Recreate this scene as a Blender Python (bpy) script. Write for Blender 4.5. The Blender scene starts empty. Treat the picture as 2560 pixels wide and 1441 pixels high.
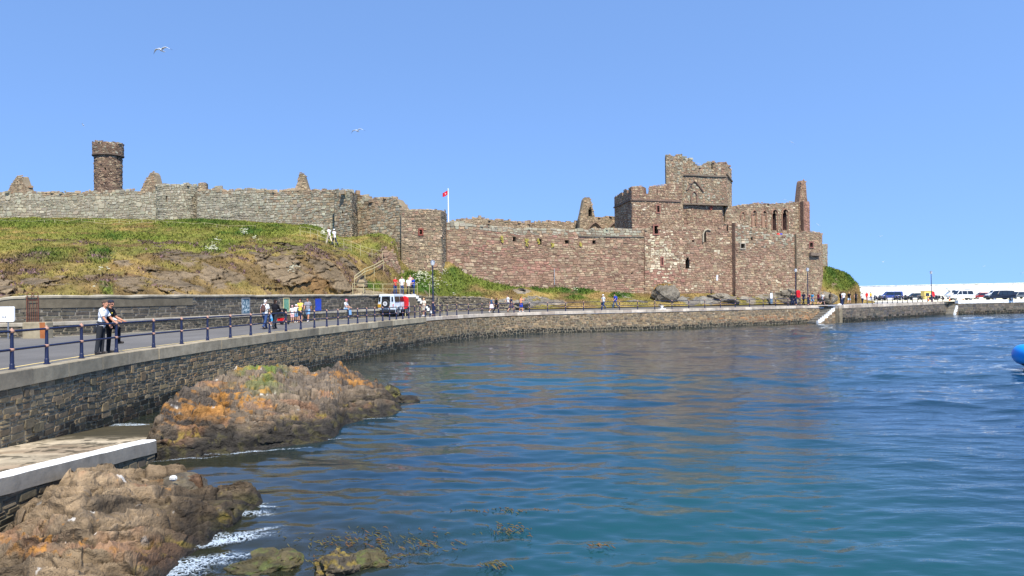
import bpy, bmesh, math, random
import numpy as np
from mathutils import Vector, Matrix

random.seed(7)
RNG = np.random.default_rng(11)
SC = bpy.context.scene
COL = SC.collection
PI = math.pi

# ------------------------------------------------------------------ camera
F = 1920.0
CAM = np.array([0.0, 0.0, 4.1])
PITCH = math.radians(0.627)
ROLL = math.radians(0.693)
Rm = Matrix.Rotation(PI / 2 + PITCH, 3, 'X') @ Matrix.Rotation(-ROLL, 3, 'Z')
RM = np.array(Rm)

def ray(px, py):
    d = RM @ np.array([(px - 1280.0) / F, -(py - 720.5) / F, -1.0])
    return d

def at(px, py, Y):
    """the point seen at photo pixel (px, py) at distance Y in front of the camera"""
    d = ray(px, py)
    return CAM + d * (Y / d[1])

def atz(px, py, z):
    d = ray(px, py)
    return CAM + d * ((z - CAM[2]) / d[2])

def zc(px, py, Y):
    return at(px, py, Y)[2]

def proj(p):
    q = RM.T @ (np.asarray(p, float) - CAM)
    return (1280 + F * q[0] / -q[2], 720.5 - F * q[1] / -q[2])

# ------------------------------------------------------------------ colours
def S(r, g, b):
    o = []
    for c in (r, g, b):
        c /= 255.0
        o.append(c / 12.92 if c <= 0.04045 else ((c + 0.055) / 1.055) ** 2.4)
    return np.array(o)

# ------------------------------------------------------------------ noise (numpy)
def _hash(ix, iy, seed):
    h = (ix.astype(np.int64) * 374761393 + iy.astype(np.int64) * 668265263 + seed * 144665) & 0x7fffffff
    h = ((h ^ (h >> 13)) * 1274126177) & 0x7fffffff
    h = (h ^ (h >> 16)) & 0xffffff
    return h / float(0xffffff)

def vnoise(x, y, seed=0):
    x = np.asarray(x, float); y = np.asarray(y, float)
    ix = np.floor(x); iy = np.floor(y)
    fx = x - ix; fy = y - iy
    fx = fx * fx * (3 - 2 * fx); fy = fy * fy * (3 - 2 * fy)
    a = _hash(ix, iy, seed); b = _hash(ix + 1, iy, seed)
    c = _hash(ix, iy + 1, seed); d = _hash(ix + 1, iy + 1, seed)
    return (a * (1 - fx) + b * fx) * (1 - fy) + (c * (1 - fx) + d * fx) * fy

def fbm(x, y, oct=4, seed=0, gain=0.5):
    t = 0; a = 1; n = 0
    for o in range(oct):
        t = t + a * vnoise(x * 2 ** o + o * 17.3, y * 2 ** o - o * 9.1, seed + o)
        n += a; a *= gain
    return t / n

def ridged(x, y, oct=4, seed=0):
    t = 0; a = 1; n = 0
    for o in range(oct):
        t = t + a * (1 - np.abs(2 * vnoise(x * 2 ** o + o * 7.7, y * 2 ** o + o * 3.3, seed + o) - 1))
        n += a; a *= 0.5
    return t / n

def cells(x, y, seed=0):
    """distance to nearest and second nearest jittered point, and that point's id value"""
    ix = np.floor(x); iy = np.floor(y)
    d1 = np.full(x.shape, 9.0); d2 = np.full(x.shape, 9.0); idv = np.zeros(x.shape)
    for dx in (-1, 0, 1):
        for dy in (-1, 0, 1):
            cx = ix + dx; cy = iy + dy
            px = cx + _hash(cx, cy, seed); py = cy + _hash(cx, cy, seed + 5)
            d = np.hypot(px - x, py - y)
            h = _hash(cx, cy, seed + 9)
            near = d < d1
            d2 = np.where(near, d1, np.minimum(d2, d))
            idv = np.where(near, h, idv)
            d1 = np.where(near, d, d1)
    return d1, d2, idv

def sstep(a, b, x):
    t = np.clip((x - a) / (b - a), 0, 1)
    return t * t * (3 - 2 * t)

# ------------------------------------------------------------------ mesh collector
class MB:
    def __init__(s):
        s.v = []; s.c = []; s.n = 0; s.f = []; s.uvs = None

    def add(s, v, f, c=(0.5, 0.5, 0.5)):
        v = np.asarray(v, float).reshape(-1, 3)
        c = np.asarray(c, float)
        if c.ndim == 1:
            c = np.repeat(c[None, :3], len(v), 0)
        s.v.append(v); s.c.append(c)
        if isinstance(f, np.ndarray):
            s.f.append(f + s.n)
        else:
            by = {}
            for q in f:
                by.setdefault(len(q), []).append(q)
            for k, l in by.items():
                s.f.append(np.array(l, dtype=np.int64) + s.n)
        s.n += len(v)
        return s

    def box(s, c, size, col=(0.5, 0.5, 0.5), rz=0.0, M=None):
        x, y, z = np.array(size) / 2.0
        v = np.array([[-x, -y, -z], [x, -y, -z], [x, y, -z], [-x, y, -z], [-x, -y, z], [x, -y, z], [x, y, z], [-x, y, z]])
        if rz:
            ca, sa = math.cos(rz), math.sin(rz)
            v = np.c_[v[:, 0] * ca - v[:, 1] * sa, v[:, 0] * sa + v[:, 1] * ca, v[:, 2]]
        if M is not None:
            v = v @ np.array(M).T
        s.add(v + np.array(c), [(0, 3, 2, 1), (4, 5, 6, 7), (0, 1, 5, 4), (1, 2, 6, 5), (2, 3, 7, 6), (3, 0, 4, 7)], col)
        return s

    def tube(s, pts, r, col=(0.5, 0.5, 0.5), n=8, cap=True, sq=None):
        """round tube through points; r one radius or one per point; sq = (wide, deep) scale of the section"""
        P = np.asarray(pts, float); k = len(P)
        R = np.full(k, r) if np.isscalar(r) else np.asarray(r, float)
        V = []
        up = None
        for i in range(k):
            d = P[min(i + 1, k - 1)] - P[max(i - 1, 0)]
            d = d / (np.linalg.norm(d) + 1e-9)
            if up is None:
                up = np.array([0, 0, 1.0]) if abs(d[2]) < 0.9 else np.array([0, 1.0, 0])
            a = np.cross(up, d); a /= np.linalg.norm(a) + 1e-9
            b = np.cross(d, a)
            up = b
            t = np.linspace(0, 2 * PI, n, endpoint=False)
            V.append(P[i] + R[i] * (np.outer(np.cos(t), a) + np.outer(np.sin(t), b)))
        V = np.concatenate(V)
        f = []
        for i in range(k - 1):
            for j in range(n):
                j2 = (j + 1) % n
                f.append((i * n + j, i * n + j2, (i + 1) * n + j2, (i + 1) * n + j))
        if cap:
            f.append(tuple(range(n))[::-1]); f.append(tuple((k - 1) * n + j for j in range(n)))
        s.add(V, f, col)
        return s

    def ball(s, c, r, col=(0.5, 0.5, 0.5), n=10, m=6, M=None):
        r = np.array([r, r, r]) if np.isscalar(r) else np.array(r)
        V = [[0, 0, -1]]
        for i in range(1, m):
            a = -PI / 2 + PI * i / m
            for j in range(n):
                t = 2 * PI * j / n
                V.append([math.cos(a) * math.cos(t), math.cos(a) * math.sin(t), math.sin(a)])
        V.append([0, 0, 1]); V = np.array(V) * r
        if M is not None:
            V = V @ np.array(M).T
        f = []
        for j in range(n):
            j2 = (j + 1) % n
            f.append((0, 1 + j2, 1 + j))
            for i in range(m - 2):
                f.append((1 + i * n + j, 1 + i * n + j2, 1 + (i + 1) * n + j2, 1 + (i + 1) * n + j))
            f.append((1 + (m - 2) * n + j, 1 + (m - 2) * n + j2, len(V) - 1))
        s.add(V + np.array(c), f, col)
        return s

    def prism(s, poly, axis, a, b, col=(0.5, 0.5, 0.5), M=None, off=(0, 0, 0)):
        """polygon in the plane across `axis`, extruded from a to b along it"""
        n = len(poly); V = []
        for t in (a, b):
            for p, q in poly:
                V.append((t, p, q) if axis == 'x' else (p, t, q) if axis == 'y' else (p, q, t))
        V = np.array(V, float)
        if M is not None:
            V = V @ np.array(M).T
        f = [tuple(range(n))[::-1], tuple(range(n, 2 * n))] + [(i, (i + 1) % n, n + (i + 1) % n, n + i) for i in range(n)]
        s.add(V + np.array(off), f, col)
        return s

    def grid(s, P, col):
        """P (rows, cols, 3) points, col (rows, cols, 3)"""
        r, c = P.shape[:2]
        i = np.arange(r * c).reshape(r, c)
        f = np.stack([i[:-1, :-1], i[:-1, 1:], i[1:, 1:], i[1:, :-1]], -1).reshape(-1, 4)
        s.add(P.reshape(-1, 3), f, np.asarray(col).reshape(-1, 3) if np.ndim(col) > 1 else col)
        return s

    def build(s, name, mat, parent=None, smooth=False, loc=None, fix=False):
        me = bpy.data.meshes.new(name)
        V = np.concatenate(s.v); C = np.concatenate(s.c)
        org = np.zeros(3)
        if loc is not None:
            org = np.array(loc, float); V = V - org
        me.vertices.add(len(V)); me.vertices.foreach_set('co', V.astype(np.float32).ravel())
        L = np.concatenate([f.ravel() for f in s.f])
        T = np.concatenate([np.full(len(f), f.shape[1]) for f in s.f])
        st = np.concatenate([[0], np.cumsum(T)[:-1]])
        me.loops.add(len(L)); me.loops.foreach_set('vertex_index', L.astype(np.int32))
        me.polygons.add(len(T)); me.polygons.foreach_set('loop_start', st.astype(np.int32))
        me.update(calc_edges=True); me.validate()
        ca = me.color_attributes.new('Col', 'FLOAT_COLOR', 'POINT')
        ca.data.foreach_set('color', np.c_[C, np.ones(len(C))].astype(np.float32).ravel())
        if fix:
            bm = bmesh.new(); bm.from_mesh(me)
            bmesh.ops.recalc_face_normals(bm, faces=bm.faces); bm.to_mesh(me); bm.free()
        me.polygons.foreach_set('use_smooth', np.full(len(me.polygons), bool(smooth)))
        for m in (mat if isinstance(mat, (list, tuple)) else [mat]):
            me.materials.append(m)
        o = bpy.data.objects.new(name, me); COL.objects.link(o)
        o.location = org
        if parent is not None:
            o.parent = parent
        return o

def tag(o, label=None, cat=None, group=None, kind=None):
    if label: o['label'] = label
    if cat: o['category'] = cat
    if group: o['group'] = group
    if kind: o['kind'] = kind
    return o

def empty(name, loc=(0, 0, 0), rz=0.0):
    o = bpy.data.objects.new(name, None); COL.objects.link(o)
    o.location = loc; o.rotation_euler = (0, 0, rz); o.empty_display_size = 0.2
    return o

def dup(o, parent=None):
    c = o.copy(); COL.objects.link(c)
    if parent is not None:
        c.parent = parent
    for ch in [x for x in o.children]:
        dup(ch, c)
    return c

# ------------------------------------------------------------------ materials
class NT:
    def __init__(s, name):
        s.m = bpy.data.materials.new(name); s.m.use_nodes = True
        s.t = s.m.node_tree; s.t.nodes.clear()
        s.out = s.n('ShaderNodeOutputMaterial')
        s.b = s.n('ShaderNodeBsdfPrincipled')
        s.l(s.b.outputs[0], s.out.inputs[0])

    def n(s, ty, **kw):
        nd = s.t.nodes.new(ty)
        for k, v in kw.items():
            if hasattr(nd, k) and k not in ('Scale',):
                setattr(nd, k, v)
            else:
                nd.inputs[k].default_value = v
        return nd

    def l(s, a, b):
        s.t.links.new(a, b)

    def mix(s, fac, a, b, mode='MIX'):
        nd = s.t.nodes.new('ShaderNodeMix'); nd.data_type = 'RGBA'; nd.blend_type = mode
        for sock, v in ((nd.inputs[0], fac), (nd.inputs[6], a), (nd.inputs[7], b)):
            if hasattr(v, 'is_output') or isinstance(v, bpy.types.NodeSocket):
                s.l(v, sock)
            elif np.isscalar(v):
                sock.default_value = v if sock == nd.inputs[0] else (v, v, v, 1)
            else:
                sock.default_value = (*v[:3], 1)
        return nd.outputs[2]

    def math(s, op, a, b=None, c=None):
        nd = s.t.nodes.new('ShaderNodeMath'); nd.operation = op
        for i, v in enumerate((a, b, c)):
            if v is None: continue
            if isinstance(v, bpy.types.NodeSocket): s.l(v, nd.inputs[i])
            else: nd.inputs[i].default_value = v
        return nd.outputs[0]

    def coord(s, kind='Object', scale=(1, 1, 1), rot=(0, 0, 0)):
        tc = s.n('ShaderNodeTexCoord'); mp = s.n('ShaderNodeMapping')
        mp.inputs['Scale'].default_value = scale; mp.inputs['Rotation'].default_value = rot
        s.l(tc.outputs[kind], mp.inputs[0])
        return mp.outputs[0]

    def noise(s, vec, scale, detail=4, rough=0.55, dist=0.0):
        nd = s.n('ShaderNodeTexNoise'); nd.inputs['Scale'].default_value = scale
        nd.inputs['Detail'].default_value = detail; nd.inputs['Roughness'].default_value = rough
        nd.inputs['Distortion'].default_value = dist
        s.l(vec, nd.inputs['Vector'])
        return nd.outputs['Fac']

    def ramp(s, fac, stops):
        nd = s.n('ShaderNodeValToRGB')
        e = nd.color_ramp.elements
        while len(e) < len(stops): e.new(0.5)
        for x, (p, c) in zip(e, stops):
            x.position = p; x.color = (*c, 1) if not np.isscalar(c) else (c, c, c, 1)
        s.l(fac, nd.inputs[0])
        return nd.outputs[0]

    def bump(s, h, strength=0.5, dist=0.05, normal=None):
        nd = s.n('ShaderNodeBump'); nd.inputs['Strength'].default_value = strength
        nd.inputs['Distance'].default_value = dist
        s.l(h, nd.inputs['Height'])
        if normal is not None: s.l(normal, nd.inputs['Normal'])
        return nd.outputs[0]

    def done(s, col=None, rough=0.8, metal=0.0, spec=0.5, normal=None):
        if col is not None:
            if isinstance(col, bpy.types.NodeSocket): s.l(col, s.b.inputs['Base Color'])
            else: s.b.inputs['Base Color'].default_value = (*col[:3], 1)
        if isinstance(rough, bpy.types.NodeSocket): s.l(rough, s.b.inputs['Roughness'])
        else: s.b.inputs['Roughness'].default_value = rough
        s.b.inputs['Metallic'].default_value = metal
        s.b.inputs['Specular IOR Level'].default_value = spec
        if normal is not None: s.l(normal, s.b.inputs['Normal'])
        return s.m

_mc = {}
def paint(name, col, rough=0.5, metal=0.0, var=0.12, scale=8.0, spec=0.5, bump=0.0):
    """a plain surface with slight uneven wear"""
    key = (name, tuple(np.round(col, 4)), rough, metal, var)
    if key in _mc: return _mc[key]
    t = NT(name); v = t.coord('Object')
    nz = t.noise(v, scale, 5)
    c = t.mix(nz, np.array(col) * (1 - var), np.minimum(np.array(col) * (1 + var), 1))
    nm = t.bump(t.noise(v, scale * 6, 3), 0.4, bump) if bump else None
    m = t.done(c, rough, metal, spec, nm)
    _mc[key] = m
    return m

def mat_attr(name, rough=0.9, nscale=3.0, var=0.25, bumps=((14.0, 0.6, 0.03),), spec=0.25):
    """colour from the mesh's own colour attribute, broken up by noise, with bump"""
    t = NT(name); v = t.coord('Object')
    a = t.n('ShaderNodeVertexColor'); a.layer_name = 'Col'
    nz = t.ramp(t.noise(v, nscale, 6, 0.65), [(0.25, 1 - var), (0.75, 1 + var)])
    c = t.mix(1.0, a.outputs[0], nz, 'MULTIPLY')
    nm = None
    for sc, st, d in bumps:
        nm = t.bump(t.noise(v, sc, 5, 0.65), st, d, nm)
    return t.done(c, rough, 0, spec, nm)

M = {}
M['masonry'] = mat_attr('castle_masonry', 0.95, 0.9, 0.24, ((3.0, 0.8, 0.10), (11.0, 0.6, 0.04)), 0.1)
M['quaystone'] = mat_attr('quay_stone', 0.9, 3.5, 0.36, ((9.0, 0.7, 0.03), (35.0, 0.5, 0.01)))
M['concrete'] = mat_attr('coping_concrete', 0.92, 1.6, 0.40, ((7.0, 0.5, 0.02), (30.0, 0.5, 0.008),))
M['turf'] = mat_attr('hill_turf', 1.0, 2.4, 0.42, ((1.6, 1.0, 0.35), (4.5, 1.0, 0.16), (14.0, 0.7, 0.05)), 0.08)
M['rock'] = mat_attr('shore_rock', 0.85, 5.0, 0.45, ((3.0, 0.8, 0.14), (11.0, 1.0, 0.05), (45.0, 0.6, 0.015)), 0.25)
M['plain'] = mat_attr('plain_colour', 0.7, 6.0, 0.12, ((30.0, 0.2, 0.004),), 0.3)
M['blade'] = mat_attr('grass_blade', 0.9, 1.5, 0.2, ((30.0, 0.1, 0.004),), 0.15)
M['navy'] = paint('navy_paint', S(24, 32, 64), 0.45, 0, 0.25)
M['rust'] = paint('rust_metal', S(112, 66, 48), 0.9, 0, 0.35, 14)
M['joint'] = paint('rusty_pink_joint', S(176, 134, 112), 0.7, 0, 0.3, 20)
M['cream'] = paint('cream_paint', S(186, 174, 128), 0.6, 0, 0.15)
M['white'] = paint('white_paint', S(232, 232, 228), 0.5, 0, 0.06)
M['dark'] = paint('dark_void', S(24, 22, 22), 0.95, 0, 0.3)
M['black'] = paint('black_rubber', S(26, 26, 28), 0.7, 0, 0.2)
M['metal'] = paint('grey_metal', S(150, 152, 155), 0.4, 0.7, 0.1)
M['glass'] = paint('dark_glass', S(22, 28, 34), 0.06, 0, 0.1, 3, 0.8)
M['red'] = paint('red_plastic', S(206, 28, 34), 0.4, 0, 0.1)

# ------------------------------------------------------------------ paths and masonry
class Path:
    def __init__(s, pts, smooth=False, step=0.5):
        P = np.array([[p[0], p[1]] for p in pts], float)
        if smooth:
            Q = [P[0]]
            E = np.vstack([2 * P[0] - P[1], P, 2 * P[-1] - P[-2]])
            for i in range(1, len(E) - 2):
                p0, p1, p2, p3 = E[i - 1:i + 3]
                k = max(2, int(np.linalg.norm(p2 - p1) / step))
                for j in range(1, k + 1):
                    t = j / k
                    Q.append(0.5 * ((2 * p1) + (p2 - p0) * t + (2 * p0 - 5 * p1 + 4 * p2 - p3) * t * t + (3 * p1 - p0 - 3 * p2 + p3) * t ** 3))
            P = np.array(Q)
        s.p = P
        d = np.diff(P, axis=0); L = np.hypot(d[:, 0], d[:, 1])
        s.u = np.concatenate([[0], np.cumsum(L)]); s.len = s.u[-1]
        d = d / L[:, None]
        s.d = d
        vn = np.vstack([d[:1], d[:-1] + d[1:], d[-1:]]) if smooth else None
        if smooth:
            vn /= np.linalg.norm(vn, axis=1)[:, None]
        s.vd = vn

    def at(s, u, off=0.0):
        u = np.asarray(u, float)
        x = np.interp(u, s.u, s.p[:, 0]); y = np.interp(u, s.u, s.p[:, 1])
        # straight extension past the ends
        lo = np.minimum(u, 0); hi = np.maximum(u - s.len, 0)
        x = x + lo * s.d[0, 0] + hi * s.d[-1, 0]; y = y + lo * s.d[0, 1] + hi * s.d[-1, 1]
        if s.vd is not None:
            dx = np.interp(u, s.u, s.vd[:, 0]); dy = np.interp(u, s.u, s.vd[:, 1])
        else:
            k = np.clip(np.searchsorted(s.u, u, 'right') - 1, 0, len(s.d) - 1)
            dx = s.d[k, 0]; dy = s.d[k, 1]
        return np.stack([x + off * dy, y - off * dx], -1)

    def mit(s, u, off):
        """offset point with mitred corners, for the solid body of a wall"""
        if s.vd is not None: return s.at(u, off)
        n = np.stack([s.d[:, 1], -s.d[:, 0]], 1)
        m = [n[0]]
        for i in range(1, len(n)):
            b = n[i - 1] + n[i]; b /= np.linalg.norm(b); m.append(b / max(.3, float(b @ n[i])))
        m.append(n[-1])
        Q = s.p + off * np.array(m)
        return np.stack([np.interp(u, s.u, Q[:, 0]), np.interp(u, s.u, Q[:, 1])], -1)

    def dirat(s, u):
        e = 0.05
        a = s.at(u - e); b = s.at(u + e)
        d = b - a
        return d / np.linalg.norm(d, axis=-1, keepdims=True)

    def hit(s, px, py):
        """distance along the path and height of the point seen at a photo pixel"""
        r = ray(px, py)
        best = None
        for i in range(len(s.d)):
            A = s.p[i]; D = s.d[i]
            det = r[0] * -D[1] + D[0] * r[1]
            if abs(det) < 1e-9: continue
            k = (A[0] * -D[1] + D[0] * A[1]) / det
            t = (r[0] * A[1] - r[1] * A[0]) / -det if False else ((r[0] * k - A[0]) * D[0] + (r[1] * k - A[1]) * D[1])
            L = s.u[i + 1] - s.u[i]
            err = max(0, -t, t - L)
            if k > 0 and (best is None or err < best[0] - 1e-6):
                best = (err, s.u[i] + t, CAM[2] + r[2] * k)
        return best[1], best[2]

def gen_stones(u0, u1, z0, z1, ch, lw, rng, split=0.15):
    R = []
    z = z0
    while z < z1:
        h = rng.uniform(*ch)
        u = u0 - rng.uniform(0, lw[1])
        while u < u1:
            w = rng.uniform(*lw) * (0.6 + 0.5 * h / ch[1])
            if rng.random() < split:
                k = rng.uniform(0.35, 0.65)
                R.append((u, u + w, z, z + h * k)); R.append((u, u + w, z + h * k, z + h))
            else:
                R.append((u, u + w, z, z + h))
            u += w
        z += h
    return np.array(R)

def masonry(mb, path, u0, u1, zbot, top, ch, lw, pal, gap=0.035, relief=0.05, warp=0.12, wl=2.5,
            openings=(), rng=None, corner=0.28, split=0.15, off=0.0, bot=None, tall=0.0):
    """individual stones laid along a path; top / bot are functions of u; openings (ua, ub, za, zb)"""
    rng = rng or RNG
    us = np.linspace(u0, u1, 60)
    zmax = float(np.max(top(us)))
    R = gen_stones(u0, u1, zbot, zmax + 0.3, ch, lw, rng, split)
    R[:, 0] = np.maximum(R[:, 0], u0); R[:, 1] = np.minimum(R[:, 1], u1)
    keep = (R[:, 1] - R[:, 0]) > 0.08
    R = R[keep]
    uc = (R[:, 0] + R[:, 1]) / 2
    tp = top(uc)
    keep = (R[:, 2] + R[:, 3]) / 2 < tp + 0.05
    if bot is not None:
        keep &= R[:, 3] > bot(uc)
    R = R[keep]
    for (ua, ub, za, zb) in openings:
        ov = (R[:, 0] < ub) & (R[:, 1] > ua) & (R[:, 2] < zb - 0.05) & (R[:, 3] > za + 0.05)
        left = ov & (ua - R[:, 0] >= R[:, 1] - ub)
        right = ov & ~left
        R[left, 1] = np.minimum(R[left, 1], ua)
        R[right, 0] = np.maximum(R[right, 0], ub)
        R = R[(R[:, 1] - R[:, 0]) > 0.07]
    n = len(R)
    if n == 0: return
    # now and then a big stone breaks through the courses
    big = rng.random(n) < tall
    grow = np.where(big, rng.uniform(0.35, 0.95, n), 0) * (R[:, 3] - R[:, 2])
    for (ua, ub, za, zb) in openings:
        grow = np.where((R[:, 0] < ub + .05) & (R[:, 1] > ua - .05), 0, grow)
    R[:, 3] += np.minimum(grow, np.maximum(0, top((R[:, 0] + R[:, 1]) / 2) - R[:, 3]))
    g = gap * 0.5
    a = R[:, 0] + g; b = R[:, 1] - g; c = R[:, 2] + g; d = R[:, 3] - g
    w = (b - a); h = (d - c)
    cu = np.minimum(w, h)[:, None] * rng.uniform(0.02, corner, (n, 8))
    # octagon, from lower left, counter-clockwise
    U = np.stack([a + cu[:, 0], b - cu[:, 1], b, b, b - cu[:, 4], a + cu[:, 5], a, a], 1)
    Z = np.stack([c, c, c + cu[:, 2], d - cu[:, 3], d, d, d - cu[:, 6], c + cu[:, 7]], 1)
    U = U + (vnoise(U / wl, Z / wl, 3) - 0.5) * warp * 2
    Z = Z + (vnoise(U / wl + 50, Z / wl, 4) - 0.5) * warp * 2
    mu = U.mean(1, keepdims=True); mz = Z.mean(1, keepdims=True)
    bev = np.minimum(0.25, relief * 0.8 / np.maximum(np.minimum(w, h), 0.05))[:, None]
    Ui = mu + (U - mu) * (1 - bev); Zi = mz + (Z - mz) * (1 - bev)
    dep = (relief * rng.uniform(0.25, 1.0, (n, 1)) + big[:, None] * relief * .7) * (1 + 0.0 * U) + relief * rng.uniform(-0.5, 0.5, (n, 1)) * (Z - mz) / np.maximum(h[:, None], .05)
    Po = path.at(U, off - 0.02); Pi = path.at(Ui.ravel()).reshape(n, 8, 2)
    d2 = path.dirat(Ui.ravel()).reshape(n, 8, 2)
    nn = np.stack([d2[..., 1], -d2[..., 0]], -1)
    Pi = Pi + nn * (off + dep)[..., None]
    Vo = np.concatenate([Po, Z[..., None]], -1); Vi = np.concatenate([Pi, Zi[..., None]], -1)
    V = np.concatenate([Vo, Vi], 1).reshape(-1, 3)
    base = (np.arange(n) * 16)[:, None]
    q = []
    for k in range(8):
        k2 = (k + 1) % 8
        q.append(np.concatenate([base + k, base + k2, base + 8 + k2, base + 8 + k], 1))
    Cc = pal((R[:, 0] + R[:, 1]) / 2, (R[:, 2] + R[:, 3]) / 2, rng)
    Cc = np.repeat(Cc, 16, 0)
    n0 = mb.n
    mb.v.append(V); mb.c.append(Cc); mb.n += len(V)
    mb.f.append(np.concatenate(q, 0) + n0)
    mb.f.append(np.concatenate([base + 8 + k for k in range(8)], 1) + n0)

def core(mb, path, u0, u1, zbot, top, thick, col, openings=(), step=0.6, off=-0.01, floor=False):
    """the solid behind the stones: front and back with openings cut out, top and ends"""
    ul = np.arange(u0, u1, step).tolist() + [u1]
    for o in openings: ul += [o[0], o[1]]
    ul = np.array(sorted(set(np.round(ul, 4)))); ul = ul[np.concatenate([[True], np.diff(ul) > 0.01])]
    ul = ul[(ul >= u0 - 1e-6) & (ul <= u1 + 1e-6)]
    zmax = float(np.max(top(ul))) + 0.05
    tp = np.asarray(top(ul), float)
    zl = [zbot] + [o[2] for o in openings] + [o[3] for o in openings] + [zmax]
    zl = np.array(sorted(set(np.round(zl, 4))))
    if path.vd is None: ul = np.array(sorted(set(np.round(np.concatenate([ul, [x for x in path.u if u0 < x < u1]]), 4)))); tp = np.asarray(top(ul), float)
    Pf = path.mit(ul, off); Pb = path.mit(ul, off - thick)
    V = []; f = []
    def q(a, b, c, d):
        k = len(V); V.extend([a, b, c, d]); f.append((k, k + 1, k + 2, k + 3))
    for i in range(len(ul) - 1):
        uc = (ul[i] + ul[i + 1]) / 2
        for j in range(len(zl) - 1):
            za, zb = zl[j], zl[j + 1]
            zm = (za + zb) / 2
            if any(o[0] < uc < o[1] and o[2] < zm < o[3] for o in openings): continue
            a0, a1 = min(za, tp[i]), min(za, tp[i + 1]); b0, b1 = min(zb, tp[i]), min(zb, tp[i + 1])
            if b0 - a0 < 1e-4 and b1 - a1 < 1e-4: continue
            q((*Pf[i], a0), (*Pf[i + 1], a1), (*Pf[i + 1], b1), (*Pf[i], b0))
            q((*Pb[i + 1], a1), (*Pb[i], a0), (*Pb[i], b0), (*Pb[i + 1], b1))
        q((*Pf[i], tp[i]), (*Pf[i + 1], tp[i + 1]), (*Pb[i + 1], tp[i + 1]), (*Pb[i], tp[i]))
        if floor: q((*Pf[i + 1], zbot), (*Pf[i], zbot), (*Pb[i], zbot), (*Pb[i + 1], zbot))
    for i in (0, -1):
        q((*Pf[i], zbot), (*Pf[i], tp[i]), (*Pb[i], tp[i]), (*Pb[i], zbot))
    mb.add(V, f, col)

def recess(path, o, depth, col, off=-0.01, back=True, backcol=None):
    """reveals and back of one opening, as a mesh of its own"""
    ua, ub, za, zb = o
    A, B = path.at(np.array([ua, ub]), off); C, D = path.at(np.array([ua, ub]), off - depth)
    mb = MB()
    a, b, c, d = [*A], [*B], [*C], [*D]
    mb.add([a + [za], c + [za], c + [zb], a + [zb]], [(0, 1, 2, 3)], col)
    mb.add([b + [za], d + [za], d + [zb], b + [zb]], [(0, 3, 2, 1)], col)
    mb.add([a + [za], b + [za], d + [za], c + [za]], [(0, 1, 2, 3)], col)
    mb.add([a + [zb], b + [zb], d + [zb], c + [zb]], [(0, 3, 2, 1)], col)
    if back:
        mb.add([c + [za], d + [za], d + [zb], c + [zb]], [(0, 1, 2, 3)], col if backcol is None else backcol)
    return mb

def palette(cols, wts, jit=0.14):
    cols = np.array(cols); wts = np.array(wts, float); wts /= wts.sum()
    def f(u, z, rng):
        k = rng.choice(len(cols), len(u), p=wts)
        return np.clip(cols[k] * rng.normal(1, jit, (len(u), 1)) * rng.normal(1, 0.018, (len(u), 3)), 0.01, 0.9)
    return f

def blend(pa, pb, mask):
    def f(u, z, rng):
        m = mask(u, z)
        pick = rng.random(len(u)) < m
        return np.where(pick[:, None], pb(u, z, rng), pa(u, z, rng))
    return f
# ------------------------------------------------------------------ camera, world, sun
cd = bpy.data.cameras.new('camera'); cam = bpy.data.objects.new('camera', cd); COL.objects.link(cam)
cd.sensor_width = 36.0; cd.lens = 36.0 * F / 2560.0; cd.clip_start = 0.2; cd.clip_end = 9000
cam.matrix_world = Matrix.Translation(CAM) @ Rm.to_4x4()
SC.camera = cam

SUN_EL = math.radians(53); SUN_PHI = math.radians(19)      # sun behind the camera, a little to the right
sdir = Vector((math.sin(SUN_PHI) * math.cos(SUN_EL), -math.cos(SUN_PHI) * math.cos(SUN_EL), math.sin(SUN_EL)))
sl = bpy.data.lights.new('sun', 'SUN'); sl.energy = 4.9; sl.angle = math.radians(0.53); sl.color = (1.0, 0.94, 0.84)
so = bpy.data.objects.new('sun', sl); COL.objects.link(so)
so.rotation_euler = sdir.to_track_quat('Z', 'Y').to_euler()
W = bpy.data.worlds.new('World'); SC.world = W; W.use_nodes = True
wt = W.node_tree; wt.nodes.clear()
wo = wt.nodes.new('ShaderNodeOutputWorld'); bg = wt.nodes.new('ShaderNodeBackground'); sk = wt.nodes.new('ShaderNodeTexSky')
sk.sky_type = 'NISHITA'; sk.sun_disc = False; sk.sun_elevation = SUN_EL
sk.sun_rotation = math.atan2(sdir.x, sdir.y)
sk.altitude = 0; sk.air_density = 1.0; sk.dust_density = 0.0; sk.ozone_density = 6.0
hs = wt.nodes.new('ShaderNodeHueSaturation'); hs.inputs['Saturation'].default_value = 1.0; hs.inputs['Hue'].default_value = 0.500; hs.inputs['Value'].default_value = 2.05
# a clear maritime sky: keep the deep blue of the upper sky down to the horizon
wtc = wt.nodes.new('ShaderNodeTexCoord'); wsx = wt.nodes.new('ShaderNodeSeparateXYZ'); wcx = wt.nodes.new('ShaderNodeCombineXYZ')
wmz = wt.nodes.new('ShaderNodeMath'); wmz.operation = 'MAXIMUM'; wmz.inputs[1].default_value = 0.0
wma = wt.nodes.new('ShaderNodeMath'); wma.operation = 'MULTIPLY_ADD'; wma.inputs[1].default_value = 0.9; wma.inputs[2].default_value = 0.38
wt.links.new(wtc.outputs['Generated'], wsx.inputs[0]); wt.links.new(wsx.outputs[0], wcx.inputs[0]); wt.links.new(wsx.outputs[1], wcx.inputs[1])
wt.links.new(wsx.outputs[2], wmz.inputs[0]); wt.links.new(wmz.outputs[0], wma.inputs[0]); wt.links.new(wma.outputs[0], wcx.inputs[2])
wt.links.new(wcx.outputs[0], sk.inputs[0])
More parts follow.
